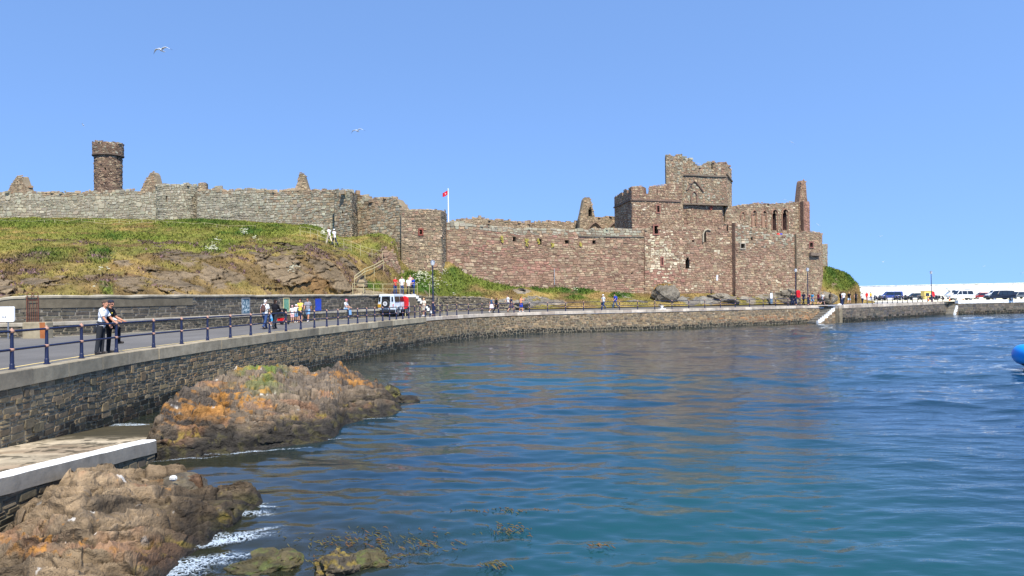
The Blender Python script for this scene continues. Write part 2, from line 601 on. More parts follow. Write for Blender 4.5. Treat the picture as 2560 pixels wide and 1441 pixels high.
wt.links.new(sk.outputs[0], hs.inputs['Color']); wt.links.new(hs.outputs[0], bg.inputs[0]); wt.links.new(bg.outputs[0], wo.inputs[0])
bg.inputs[1].default_value = 0.12
SC.view_settings.view_transform = 'Standard'; SC.view_settings.look = 'None'
SC.view_settings.exposure = 0.52; SC.view_settings.gamma = 1.0
SC.render.engine = 'CYCLES'
SC.cycles.max_bounces = 6; SC.cycles.diffuse_bounces = 2; SC.cycles.glossy_bounces = 3
SC.cycles.use_denoising = True

# ------------------------------------------------------------------ plan of the quay
KZ = 2.35
QL = Path([(-12.2, -8), (-12.4, 8), (-12.7, 19), (-13.2, 26), (-13.0, 32), (-12.5, 38), (-11.8, 45), (-10.9, 51), (-9.9, 57), (-8.6, 64),
           (-6.6, 71), (-2.4, 79.5), (5.5, 86.5), (17, 91.5), (24.5, 95.5), (34.4, 101), (44.0, 106.8)], True)
QM = Path([(44.3, 104.2), (53, 112.1), (62, 120.4), (76.6, 134.6)])
QR = Path([(77.0, 132.7), (92, 138.9), (150, 166)])
def rslope(y):
    return np.interp(y, [0, 55, 80, 105, 125], [0.012, 0.014, 0.034, 0.034, 0.006])
_kp = np.vstack([QL.p, QM.p, QR.p])
def roadz(x, y):
    x = np.asarray(x, float); y = np.asarray(y, float); sh = x.shape
    x = x.ravel(); y = y.ravel()
    d = np.sqrt(((x[:, None] - _kp[None, :, 0]) ** 2 + (y[:, None] - _kp[None, :, 1]) ** 2).min(1))
    return (KZ - 0.05 + np.minimum(d, 14) * rslope(y)).reshape(sh)
def road_hit(px, py):
    """where the line of sight through a photo pixel meets the road"""
    z = 2.4
    for _ in range(12):
        p = atz(px, py, z); z = 0.5 * z + 0.5 * float(roadz(p[0], p[1]))
    return np.array([p[0], p[1], float(roadz(p[0], p[1]))])

# ------------------------------------------------------------------ sea
def build_sea():
    az = np.concatenate([np.linspace(-PI, -0.80, 30, endpoint=False), np.linspace(-0.80, 0.80, 900), np.linspace(0.80, PI, 31)[1:]])
    r = np.concatenate([np.linspace(0.5, 7.5, 12), np.geomspace(8, 175, 430), np.geomspace(190, 6000, 26)])
    A, Rr = np.meshgrid(az, r)
    X = np.sin(A) * Rr; Y = np.cos(A) * Rr
    dr = np.gradient(r)[:, None] + 0 * A
    Z = np.zeros_like(X)
    rg = np.random.default_rng(5)
    front = np.abs(A) < 0.80
    for i in range(56):
        lam = 0.30 * (11.0 / 0.30) ** (i / 55.0)
        th = rg.normal(-1.45, 0.55)
        k = 2 * PI / lam
        amp = 0.0047 * lam ** 0.42 * rg.uniform(0.6, 1.25)
        ph = rg.uniform(0, 2 * PI)
        fade = np.clip(lam / (2.6 * dr) - 0.6, 0, 1)
        warp = 2.2 * (vnoise(X / (lam * 5) + i, Y / (lam * 5), i) - 0.5) * 2
        env = 0.55 + 0.9 * vnoise(X / (lam * 7 + 4) + i * 3, Y / (lam * 7 + 4), 90 + i)
        Z += amp * env * fade * (np.sin(k * (X * math.cos(th) + Y * math.sin(th)) + ph + warp)) * front
    gust = 0.62 + 0.45 * sstep(0.3, 0.75, fbm(X / 26, Y / 16, 3, 7)) + 0.55 * sstep(8, 34, X + 0.25 * (Y - 60))
    calm = sstep(0, 10, np.abs(X + 11)) * 0.5 + 0.5
    Z *= gust * calm * (1 + .45 * sstep(25, 70, Y))
    # colour of the water body: deep blue, teal over sand, olive over weed and rock
    deep = np.array([0.004, 0.026, 0.045]); teal = np.array([0.008, 0.056, 0.064]); olive = np.array([0.022, 0.024, 0.014])
    n = fbm(X / 9, Y / 6, 4, 31)
    mt = np.exp(-(((X - 4.5) / 5.5) ** 2 + ((Y - 13) / 9) ** 2)) + 0.55 * np.exp(-(((X - 3) / 9) ** 2 + ((Y - 40) / 16) ** 2))
    mt = np.clip(mt * 1.1 + (n - 0.5) * 0.8, 0, 1)
    mo = np.exp(-(((X + 7) / 4.0) ** 2 + ((Y - 15) / 6.5) ** 2)) + np.exp(-(((X + 3.4) / 1.6) ** 2 + ((Y - 12.3) / 1.3) ** 2)) * 0.9
    dq = np.sqrt(np.min((X[..., None] - QL.p[::6, 0]) ** 2 + (Y[..., None] - QL.p[::6, 1]) ** 2, -1))
    mo = mo + np.exp(-(dq / 5.0) ** 2) * 0.8
    mo = np.clip(mo * 1.15 + (n - 0.55) * 0.7 * (mo > 0.05), 0, 1)
    C = deep + (teal - deep) * mt[..., None]
    C = C + (olive - C) * mo[..., None]
    mb = MB(); mb.grid(np.stack([X, Y, Z], -1), C)
    t = NT('sea_water'); v = t.coord('Object')
    a = t.n('ShaderNodeVertexColor'); a.layer_name = 'Col'
    v2 = t.coord('Object', (0.55, 1.5, 1.0), (0, 0, 0.12))
    n0 = t.noise(v2, 0.9, 3, 0.5); n1 = t.noise(v2, 3.2, 3, 0.5); n2 = t.noise(v2, 11.0, 3, 0.5)
    # ripples are rougher out in the open harbour than in the lee of the quay
    sx = t.n('ShaderNodeSeparateXYZ'); t.l(v, sx.inputs[0])
    mr = t.n('ShaderNodeMapRange'); mr.interpolation_type = 'SMOOTHSTEP'; t.l(t.math('ADD', sx.outputs[0], t.math('MULTIPLY', t.noise(v, .06, 2), 16.0)), mr.inputs[0])
    for i_, v_ in ((1, 6.0), (2, 34.0), (3, 0.16), (4, 1.0)): mr.inputs[i_].default_value = v_
    b0 = t.bump(n0, 1.0, 0.10); b1 = t.bump(n1, 1.0, 0.04, b0); b2 = t.bump(n2, 1.0, 0.010, b1)
    for bb in (b0, b1, b2): t.l(mr.outputs[0], bb.node.inputs['Strength'])
    m = t.done(a.outputs[0], 0.045, 0, 0.5, b2)
    t.b.inputs['IOR'].default_value = 1.34
    o = mb.build('sea', m, smooth=True)
    tag(o, kind='structure')
    return o
build_sea()

# ------------------------------------------------------------------ road deck
def deck_pairs():
    K = [(-12.2, -8), (-12.4, 10), (-12.9, 21), (-13.2, 26), (-13, 32), (-12.5, 38), (-11.8, 45), (-10.9, 51), (-9.9, 57), (-8.6, 64),
         (-6.6, 71), (-2.4, 79.5), (5.5, 86.5), (17, 91.5), (24.5, 95.5), (34.4, 101), (44.0, 106.8)]
    E = [(-60, -8), (-60, 14), (-50, 32), (-30, 40), (-23, 44), (-21, 50), (-19.5, 56), (-18, 62), (-16, 68), (-14, 76),
         (-12, 86), (-4.5, 95), (3.5, 99), (12, 105), (19, 110), (27, 115), (36, 121)]
    return K, E
K, E = deck_pairs()
kp = Path(K, True, 1.0)
# sample both sides at the same keys
def keyed(P, n=14):
    P = np.array(P, float); out = []
    for i in range(len(P) - 1):
        for j in range(n): out.append(P[i] + (P[i + 1] - P[i]) * j / n)
    out.append(P[-1]); return np.array(out)
Kq = keyed(K); Eq = keyed(E)
# put the near side on the smooth kerb line, 0.45 m in from its face
uq = []
for p in Kq:
    d = np.hypot(*(QL.p - p).T); uq.append(QL.u[int(np.argmin(d))])
uq = np.maximum.accumulate(np.array(uq))
Kin = QL.at(uq, -0.40)
T = np.linspace(0, 1, 30)[:, None, None]
G = Kin[None] + (Eq - Kin)[None] * T
Z = roadz(G[..., 0], G[..., 1])
P = np.concatenate([G, Z[..., None]], -1)
asph = S(106, 102, 96)
mb = MB()
n = fbm(P[..., 0] / 3, P[..., 1] / 3, 4, 5)[..., None]
mb.grid(P[::-1], (asph * (0.85 + 0.3 * n))[::-1])
tr = NT('asphalt'); v = tr.coord('Object'); a = tr.n('ShaderNodeVertexColor'); a.layer_name = 'Col'
spk = tr.ramp(tr.noise(v, 90, 3, 0.7), [(0.3, 0.78), (0.7, 1.2)])
pat = tr.ramp(tr.noise(tr.coord('Object', (1, .35, 1)), 0.8, 5, 0.6), [(0.3, 0.86), (0.7, 1.12)])
c = tr.mix(1.0, tr.mix(1.0, a.outputs[0], spk, 'MULTIPLY'), pat, 'MULTIPLY')
M['asphalt'] = tr.done(c, 0.9, 0, 0.25, tr.bump(tr.noise(v, 120, 2), 0.5, 0.006))
tag(mb.build('road', M['asphalt']), kind='structure')

def ribbon(path, u0, u1, off0, off1, dz, col, step=0.5, wob=0.0, zf=roadz):
    us = np.arange(u0, u1, step)
    A = path.at(us, -off0); B = path.at(us, -off1)
    if wob:
        w = (vnoise(us / 1.5, us * 0 + 3, 2) - .5)[:, None] * wob
        A = A + w; B = B + w
    PA = np.c_[A, zf(A[:, 0], A[:, 1]) + dz]; PB = np.c_[B, zf(B[:, 0], B[:, 1]) + dz]
    mb = MB(); mb.grid(np.stack([PB, PA]), np.array(col)); return mb

REP = Path([(-40, 35.4), (-25.2, 36.4), (-22.8, 37.2), (-20.7, 41), (-17.7, 52.2), (-15.3, 59.2), (-13.1, 65.7), (-10.8, 72.2)], True)
mb = ribbon(QL, 4, QL.len - 6, 0.86, 0.96, 0.006, S(222, 196, 130), wob=0.03)
tag(mb.build('road_line', M['concrete']), kind='structure')
mb = ribbon(REP, 14, REP.len - 1, -0.62, -0.50, 0.006, S(214, 204, 160), wob=0.03)
tag(mb.build('road_line', M['concrete']), kind='structure')

# car park apron reaching the breakwater
ap = [(*QM.at(0, -0.4), 0), *[(*QM.at(u, -0.4), 0) for u in (10, 22, 34, QM.len)], *[(*QR.at(u, -0.45), 0) for u in (0.0, 16, 40, QR.len)], (240, 260, 0), (30, 260, 0), (26, 114.3, 0)]
vv = np.array(ap, float); vv[:, 2] = 2.292
# two tones: asphalt by the kerb, pale concrete on the outer quay
mb = MB(); mb.add(vv, [tuple(range(len(vv)))], S(150, 148, 146))
tag(mb.build('car_park', M['asphalt']), kind='structure')
pc = [(*QR.at(-2.0, -0.5), 2.30), (*QR.at(QR.len, -0.5), 2.30), (190, 230, 2.30), (66, 167, 2.30), (62, 150, 2.30), (66, 131.8, 2.30)]
mb = MB(); mb.add(np.array(pc), [tuple(range(len(pc)))], S(226, 216, 178))
tag(mb.build('pavement', M['concrete']), kind='structure')

# ------------------------------------------------------------------ quay wall
qdark = palette([S(112, 98, 74), S(124, 109, 84), S(98, 87, 69), S(136, 118, 91), S(116, 106, 86), S(130, 106, 78)], [4, 4, 3, 2, 2, 1], 0.13)
qgrey = palette([S(98, 88, 70), S(108, 98, 79), S(86, 78, 64), S(116, 102, 80)], [4, 4, 3, 2], 0.13)
qtan = palette([S(138, 118, 90), S(122, 104, 82), S(150, 128, 98), S(110, 98, 82), S(154, 138, 114)], [4, 4, 3, 3, 1], 0.14)
qrust = palette([S(150, 112, 78), S(132, 100, 72), S(164, 128, 92), S(118, 94, 72)], [3, 4, 2, 2], 0.16)
uL0 = QL.u[int(np.argmin(np.hypot(*(QL.p - np.array([-12.9, 23])).T)))]
def u_near(x, y): return QL.u[int(np.argmin(np.hypot(*(QL.p - np.array([x, y])).T)))]
ua, ub, uc_ = u_near(-12.9, 22), u_near(-11, 51), u_near(-5, 74)
palL = blend(blend(qdark, qgrey, lambda u, z: sstep(ub * .7, ua, u) * 0.75), qtan, lambda u, z: sstep(uc_ - 6, uc_ + 25, u) * (0.35 + 0.65 * (z > 0.5)))
palL = blend(palL, qrust, lambda u, z: sstep(QL.len - 30, QL.len - 6, u) * sstep(1.9, 0.4, z) * 0.9)
weed = palette([S(48, 46, 40), S(40, 42, 36), S(58, 52, 44)], [1, 1, 1], 0.15)
palL = blend(palL, weed, lambda u, z: sstep(0.62, 0.28, z + 0.25 * (vnoise(u / 2.0, u * 0, 8) - .5)))
QT = KZ - 0.42
flat = lambda z: (lambda u: np.full(np.shape(u), z))
qmb = MB()
rq = np.random.default_rng(21)
masonry(qmb, QL, 0, u_near(-10.9, 51), -0.6, flat(QT), (0.09, 0.24), (0.20, 0.66), palL, 0.036, 0.026, 0.06, 1.3, rng=rq, corner=0.22, split=0.2, tall=.10)
masonry(qmb, QL, u_near(-10.9, 51), QL.len, -0.6, flat(QT), (0.11, 0.27), (0.25, 0.8), palL, 0.04, 0.03, 0.06, 1.6, rng=rq, corner=0.22, split=0.2, tall=.1)
mort = S(150, 138, 114)
core(qmb, QL, 0, QL.len, -1.5, flat(QT), 3.0, mort * 0.92, step=0.5)
palM = blend(qtan, weed, lambda u, z: sstep(0.8, 0.3, z))
palM2 = blend(palette([S(96, 88, 78), S(110, 100, 88), S(88, 84, 80)], [1, 1, 1], .12), weed, lambda u, z: sstep(0.8, 0.3, z))
masonry(qmb, QM, 0, QM.len, -0.6, flat(QT), (0.2, 0.45), (0.5, 1.3), palM2, 0.035, 0.05, 0.06, 2.0, rng=rq, corner=0.2)
core(qmb, QM, 0, QM.len, -1.5, flat(QT), 3.0, mort * 0.72, step=2)
masonry(qmb, QR, 0, QR.len, -0.6, flat(QT), (0.25, 0.5), (0.6, 1.5), palM2, 0.04, 0.05, 0.06, 2.0, rng=rq, corner=0.2)
core(qmb, QR, 0, QR.len, -1.5, flat(QT), 3.0, mort * 0.72, step=3)
# side faces at the two steps in the line of the wall
for A, B in ((QL.at(QL.len, -0.2), QM.at(0.0, 0.0)), (QM.at(QM.len, -0.2), QR.at(0.0, 0.0))):
    sp = Path([A, B]) if True else None
    sp2 = Path([B, A])
    masonry(qmb, sp, 0, sp.len, -0.6, flat(QT), (0.2, 0.4), (0.4, 0.9), palM, 0.035, 0.05, 0.05, 2, rng=rq)
    core(qmb, sp, 0, sp.len, -1.5, flat(QT), 0.5, mort * 0.72)
qw = qmb.build('quay_wall', M['quaystone'])
tag(qw, 'dark rubble stone quay wall curving round the harbour under a pale coping', 'wall')

def coping(path, u0, u1, lmin, lmax, z0, z1, w, cols, proud=0.05, rng=rq):
    mb = MB(); u = u0
    while u < u1:
        L = min(rng.uniform(lmin, lmax), u1 - u)
        k = max(2, int(L / 0.5) + 1)
        us = np.linspace(u + 0.008, u + L - 0.008, k)
        pr = proud + rng.uniform(-0.012, 0.012); dz = rng.uniform(-0.012, 0.008)
        b = 0.02
        prof = [(-w, z0), (pr, z0 + 0.0), (pr, z1 + dz - b), (pr - b, z1 + dz), (-w, z1 + dz)]
        rows = [np.c_[path.at(us, o), np.full(k, z)] for o, z in prof]
        c = cols[rng.integers(len(cols))] * rng.normal(1, 0.07)
        P = np.stack(rows + [rows[0]])
        mb.grid(P, np.repeat(np.repeat(np.clip(c, 0, .9)[None, None], 6, 0), k, 1))
        e0 = np.array([r[0] for r in rows]); e1 = np.array([r[-1] for r in rows])
        mb.add(e0, [tuple(range(5))[::-1]], c); mb.add(e1, [tuple(range(5))], c)
        u += L
    return mb
cc = [S(146, 134, 110), S(158, 146, 121), S(134, 124, 104), S(164, 150, 124)]
ccf = [S(176, 164, 146), S(188, 176, 158), S(166, 152, 136)]
mb = coping(QL, 0, u_near(-7.5, 68), 1.6, 3.4, QT, KZ, 0.42, cc)
mb2 = coping(QL, u_near(-7.5, 68), QL.len - 0.2, 0.9, 2.0, QT + 0.10, KZ, 0.42, ccf)
o = mb.build('coping', M['concrete'], qw)
o = mb2.build('coping', M['concrete'], qw)
o = coping(QM, 0, QM.len, 1.2, 2.2, QT, KZ, 0.5, ccf).build('coping', M['concrete'], qw)
o = coping(QR, 0, QR.len, 3.0, 4.0, QT, KZ + 0.12, 0.6, [S(236, 236, 232)]).build('coping', M['concrete'], qw)
tag(o, 'white painted coping of the outer quay')

# ------------------------------------------------------------------ stone stairs set into the quay
def stairs(path, u1, run, width, steps, ztop, zlow, label):
    root = empty('quay_stairs', (*path.at(u1, 0), 0))
    tag(root, label, 'stairs')
    mb = MB(); wb = MB()
    for i in range(steps):
        ub_ = u1 - run * i / steps; ua_ = ub_ - run / steps
        z = ztop - (ztop - zlow) * (i + 0.6) / steps
        p = [path.at(ua_, 0.06), path.at(ub_, 0.06), path.at(ub_, width), path.at(ua_, width)]
        lo = [(*q, -1.2) for q in p]; hi = [(*q, z) for q in p]
        c = S(150, 140, 122) * random.uniform(.9, 1.1)
        mb.add(lo + hi, [(4, 7, 6, 5), (0, 1, 5, 4), (1, 2, 6, 5), (2, 3, 7, 6), (3, 0, 4, 7)], c)
        # nosing
        p = [path.at(ua_ - 0.03, 0.06), path.at(ua_ + 0.1, 0.06), path.at(ua_ + 0.1, width), path.at(ua_ - 0.03, width)]
        lo = [(*q, z - 0.06) for q in p]; hi = [(*q, z + 0.012) for q in p]
        mb.add(lo + hi, [(4, 7, 6, 5), (0, 1, 5, 4), (1, 2, 6, 5), (2, 3, 7, 6), (3, 0, 4, 7)], S(196, 186, 164))
        p = [path.at(ua_, width), path.at(ub_, width), path.at(ub_, width + 0.34), path.at(ua_, width + 0.34)]
        lo = [(*q, z - 0.30) for q in p]; hi = [(*q, z + 0.16) for q in p]
        wb.add(lo + hi, [(4, 7, 6, 5), (0, 1, 5, 4), (1, 2, 6, 5), (2, 3, 7, 6), (3, 0, 4, 7)], S(238, 238, 232))
        lo2 = [(*q, -1.2) for q in p]; hi2 = [(*q, z - 0.302) for q in p]
        mb.add(lo2 + hi2, [(0, 1, 5, 4), (1, 2, 6, 5), (2, 3, 7, 6), (3, 0, 4, 7)], S(110, 100, 86))
    op_ = Path([path.at(u1 - run, width + .345), path.at(u1, width + .345)])
    masonry(mb, op_, 0, op_.len, -.5, lambda u: np.interp(u, [0, op_.len], [zlow - .25, ztop - .3]), (.15, .3), (.3, .8), qtan, .03, .04, .04, 1.5, rng=rq)
    mb.build('step', M['quaystone'], root).matrix_parent_inverse = Matrix.Translation(root.location).inverted()
    wb.build('stringer', M['concrete'], root).matrix_parent_inverse = Matrix.Translation(root.location).inverted()
    return root
stairs(QL, QL.len - 0.3, 4.4, 1.5, 11, KZ, 0.1, 'stone quay stairs with a white painted edge, below the group of walkers')
stairs(QM, QM.len - 0.05, 2.4, 1.3, 9, KZ, 0.1, 'stone quay stairs with a white edge, below the pale four-wheel drive')

# ------------------------------------------------------------------ slipway
def slip():
    mb = MB()
    ys = np.linspace(4, 30, 420)
    zs = 0.05 + (25 - ys) * 0.075
    xl = QL.at(np.array([u_near(-12.6, max(8, min(y, 30))) for y in ys]), 0.04)[:, 0]
    xr = np.full(420, -9.55)
    T = np.linspace(0, 1, 70)[:, None]
    X = xl[None] + (xr - xl)[None] * T; Y = np.repeat(ys[None], 70, 0)
    n = fbm(X / 0.8, Y / 0.3, 4, 3); n2 = fbm(X / 2.4, Y / 1.2, 3, 8)
    Z = zs[None] + (n - 0.5) * 0.02
    pale = S(186, 170, 142); weedc = S(64, 58, 40); warm = S(150, 130, 104)
    C = pale + (warm - pale) * sstep(0.4, 0.7, n2)[..., None]
    gro = (Y / .28) % 1.0; C = C * (.9 + .2 * fbm(X / .5, Y / 1.6, 3, 19))[..., None]
    C = C * (.84 + .32 * fbm(X / .10, Y / .22, 4, 91))[..., None]; C = C + (S(150, 136, 110) - C) * (sstep(.5, .62, fbm(X / .9, Y / .7, 4, 93)) * .6)[..., None]
    crk_ = np.abs(fbm(X / 1.1, Y / .9, 4, 77) - .5); C = C * (1 - .45 * sstep(.012, .0, crk_))[..., None]
    wet = sstep(19.6, 22.0, Y + (n2 - 0.5) * 4 - (X + 11) * 0.35)
    C = C + (weedc - C) * wet[..., None]
    spots = sstep(0.60, 0.66, fbm(X / 0.30, Y / 0.34, 4, 44) + .10 * sstep(17, 22, Y)) * 0.8
    C = C + (weedc - C) * spots[..., None]
    mb.grid(np.stack([X, Y, Z], -1)[::-1], C[::-1])
    o = mb.build('slipway', M['concrete']); tag(o, kind='structure')
    # the kerb wall along its open side
    ys = np.linspace(4, 19.7, 40)
    zt = 0.05 + (25 - ys) * 0.075 + 0.10 + (vnoise(ys * 1.5, ys * 0, 4) - .5) * 0.03
    rows = []
    base = np.full(40, -0.6)
    for off, z in ((0.0, zt - 0.3), (0.0, zt - 0.02), (0.03, zt), (0.36, zt), (0.40, zt - 0.03), (0.41, zt - 0.34), (0.36, zt - 0.36), (0.36, base)):
        rows.append(np.c_[-9.55 + off + (vnoise(ys * 2, ys * 0 + off * 9, 6) - .5) * 0.03, ys, z])
    P = np.stack(rows)
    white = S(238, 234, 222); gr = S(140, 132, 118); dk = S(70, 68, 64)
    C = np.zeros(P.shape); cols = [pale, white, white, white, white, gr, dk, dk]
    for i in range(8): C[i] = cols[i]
    mb = MB(); 
    mb.grid(P[1:5][:, ::-1], C[1:5][:, ::-1])
    root = mb.build('slipway_kerb', M['concrete'])
    tag(root, 'low kerb wall with a white painted top beside the slipway', 'wall')
    mb = MB(); mb.grid(P[[4, 5]][:, ::-1], np.stack([C[5], C[5]])[:, ::-1])
    e = [P[i][-1] for i in range(8)]
    mb.add(np.array(e), [tuple(range(8))], gr)
    mb.build('side', M['concrete'], root)
    mb = MB()
    pth = Path([(-9.19, 4), (-9.19, 19.7)])
    tp = lambda u: 0.05 + (25 - (4 + np.asarray(u))) * 0.075 - 0.25
    masonry(mb, pth, 0, 15.7, -0.5, tp, (0.12, 0.24), (0.25, 0.6), qgrey, 0.03, 0.04, 0.03, 1.5, corner=0.15)
    pe = Path([(-9.55, 19.70), (-9.19, 19.70)])
    core(mb, pth, 0, 15.7, -1, tp, 0.3, mort * 0.6)
    mb.build('stonework', M['quaystone'], root)
slip()

# ------------------------------------------------------------------ retaining wall with ledge
rw = MB(); RR = np.random.default_rng(33)
rpal = palette([S(90, 84, 72), S(102, 95, 82), S(78, 73, 64), S(114, 104, 88)], [3, 3, 3, 2], 0.15)
LT = 3.12; WT = 4.42
Rlen = REP.len
u_c = REP.u[int(np.argmin(np.hypot(*(REP.p - np.array([-22.8, 37.2])).T)))]
u_5 = REP.hit(500, 770)[0]
wtop = lambda u: WT - 0.9 * sstep(u_c - 1.2, u_c - 5.5, np.asarray(u, float))
masonry(rw, REP, 0, Rlen, 2.2, flat(LT - 0.16), (0.10, 0.2), (0.3, 0.9), rpal, 0.025, 0.03, 0.03, 2, rng=RR, corner=0.15)
core(rw, REP, 0, Rlen, 1.8, flat(LT - 0.16), 1.6, mort * 0.8)
band = lambda u: np.where(np.asarray(u) < u_5, WT - 0.62, WT - 0.24) - 0.9 * sstep(u_c - 1.2, u_c - 5.5, np.asarray(u, float))
masonry(rw, REP, 0, Rlen, LT - 0.05, band, (0.12, 0.22), (0.4, 1.1), rpal, 0.025, 0.03, 0.03, 2, rng=RR, corner=0.15, off=-0.55)
core(rw, REP, 0, Rlen, LT - 0.5, lambda u: wtop(u) - 0.12, 0.75, S(128, 122, 110), off=-0.56)
ro = rw.build('retaining_wall', M['quaystone'])
tag(ro, 'long grey stone retaining wall with a seat-high ledge, along the far side of the road', 'wall')
mb = MB()
def strip(path, prof, us, colf, mbx):
    rows = [np.c_[path.at(us, o), (z(us) if callable(z) else np.full(len(us), z))] for o, z in prof]
    P = np.stack(rows + [rows[0]]); n = fbm(us / 1.2, us * 0, 4, 3)
    C = np.repeat((colf * (0.85 + 0.3 * n[:, None]))[None], len(rows) + 1, 0)
    mbx.grid(P, C)
    k = len(rows)
    mbx.add(np.array([r[0] for r in rows]), [tuple(range(k))[::-1]], colf); mbx.add(np.array([r[-1] for r in rows]), [tuple(range(k))], colf)
us = np.linspace(0, Rlen, 160)
strip(REP, [(-0.62, LT - 0.17), (0.05, LT - 0.17), (0.05, LT - 0.02), (0.03, LT), (-0.62, LT)], us, S(158, 150, 134), mb)
mb.build('ledge', M['concrete'], ro)
mb = MB()
us = np.linspace(0, u_5, 120)
strip(REP, [(-0.7, lambda u: wtop(u) - 0.62), (-0.50, lambda u: wtop(u) - 0.62), (-0.50, lambda u: wtop(u) - 0.13), (-0.7, lambda u: wtop(u) - 0.13)], us, S(104, 96, 80), mb)
mb.build('render_band', M['concrete'], ro)
mb = MB(); us = np.linspace(0, Rlen, 200)
wv = lambda k: (lambda u: wtop(u) + (vnoise(u * 1.4, u * 0, 5) - .5) * 0.05 + k)
strip(REP, [(-1.36, wv(-0.14)), (-0.46, wv(-0.13)), (-0.44, wv(-0.04)), (-0.50, wv(0.0)), (-1.30, wv(0.02)), (-1.36, wv(-0.03))], us, S(166, 156, 134), mb)
mb.build('coping', M['concrete'], ro)

# ------------------------------------------------------------------ platform wall, white steps and low rubble wall
lw = MB(); LP = Path([(-10.78, 72.3), (-9.9, 73.95), (-8.3, 76.3), (-7.3, 83.3), (-5.5, 85.0), (-3.5, 86.4), (-1.6, 87.9), (0.4, 89.3)])
lt = np.array([4.4, 4.4, 4.15, 4.12, 4.10, 4.08, 3.6, 2.9])
ltop = lambda u: np.interp(u, LP.u, lt) + (vnoise(np.asarray(u) / .6, np.asarray(u) * 0, 6) - .5) * .12
lpal = palette([S(126, 116, 96), S(110, 100, 84), S(140, 130, 108), S(96, 90, 80)], [3, 3, 2, 2], .15)
masonry(lw, LP, 0, LP.len, 2.2, ltop, (0.12, 0.26), (0.25, 0.75), lpal, .04, .06, .08, 1.5, rng=RR, corner=.3, tall=.12)
core(lw, LP, 0, LP.len, 1.8, lambda u: ltop(u) - .08, .6, S(100, 92, 78))
for k in range(len(LP.u) * 9):
    u = RR.uniform(0, LP.len); q_ = LP.at(u, -RR.uniform(0, .5)); lw.box((q_[0], q_[1], ltop(u)), (RR.uniform(.2, .5), .3, .14), S(140, 130, 108) * RR.uniform(.8, 1.2), rz=RR.uniform(0, 3))
tag(lw.build('rubble_wall', M['quaystone']), 'low rubble stone wall behind the lamp post, holding up the green bank', 'wall')
def white_steps():
    sp = Path([(-9.9, 73.9), (-8.4, 76.05)]); n = 8; run = 2.62
    root = empty('garden_steps', (-9.0, 75, 2.4)); tag(root, 'white painted steps coming down from the railed platform to the road', 'stairs')
    inv = Matrix.Translation(root.location).inverted()
    sb = MB(); wb = MB(); 
    for i in range(n):
        za = 4.38 - (4.38 - 2.45) * (i + .5) / n; a = run * i / n; b = run * (i + 1) / n
        p = [sp.at(a, .05), sp.at(b, .05), sp.at(b, .75), sp.at(a, .75)]
        v = [(*q, 1.9) for q in p] + [(*q, za) for q in p]
        sb.add(v, [(4, 7, 6, 5), (0, 1, 5, 4), (1, 2, 6, 5), (2, 3, 7, 6), (3, 0, 4, 7)], S(150, 138, 116) * RR.uniform(.9, 1.1))
        p = [sp.at(a - .02, .75), sp.at(b + .02, .75), sp.at(b + .02, .90), sp.at(a - .02, .90)]
        v = [(*q, za - .26) for q in p] + [(*q, za + .02) for q in p]
        wb.add(v, [(0, 3, 2, 1), (4, 7, 6, 5), (0, 1, 5, 4), (1, 2, 6, 5), (2, 3, 7, 6), (3, 0, 4, 7)], S(240, 238, 228))
    p = [sp.at(-1.5, .05), sp.at(0, .05), sp.at(0, .9), sp.at(-1.5, .9)]
    v = [(*q, 4.16) for q in p] + [(*q, 4.40) for q in p]
    wb.add(v, [(0, 3, 2, 1), (4, 7, 6, 5), (0, 1, 5, 4), (1, 2, 6, 5), (2, 3, 7, 6), (3, 0, 4, 7)], S(240, 238, 228))
    masonry(sb, Path([sp.at(-1.5, .76), sp.at(run, .76)]), 0, run + 1.5, 2.0, lambda u: np.interp(u, [0, 1.6, run + 1.6], [4.16, 4.1, 2.2]), (.12, .24), (.25, .7), lpal, .04, .05, .04, 1.5, rng=RR)
    v = [(*q, 1.9) for q in p] + [(*q, 4.15) for q in p]
    sb.add(v, [(0, 1, 5, 4), (1, 2, 6, 5), (2, 3, 7, 6), (3, 0, 4, 7)], S(100, 92, 78))
    for m_, nm, mt in ((sb, 'step', 'quaystone'), (wb, 'edge', 'concrete')):
        o = m_.build(nm, M[mt], root); o.matrix_parent_inverse = inv
white_steps()
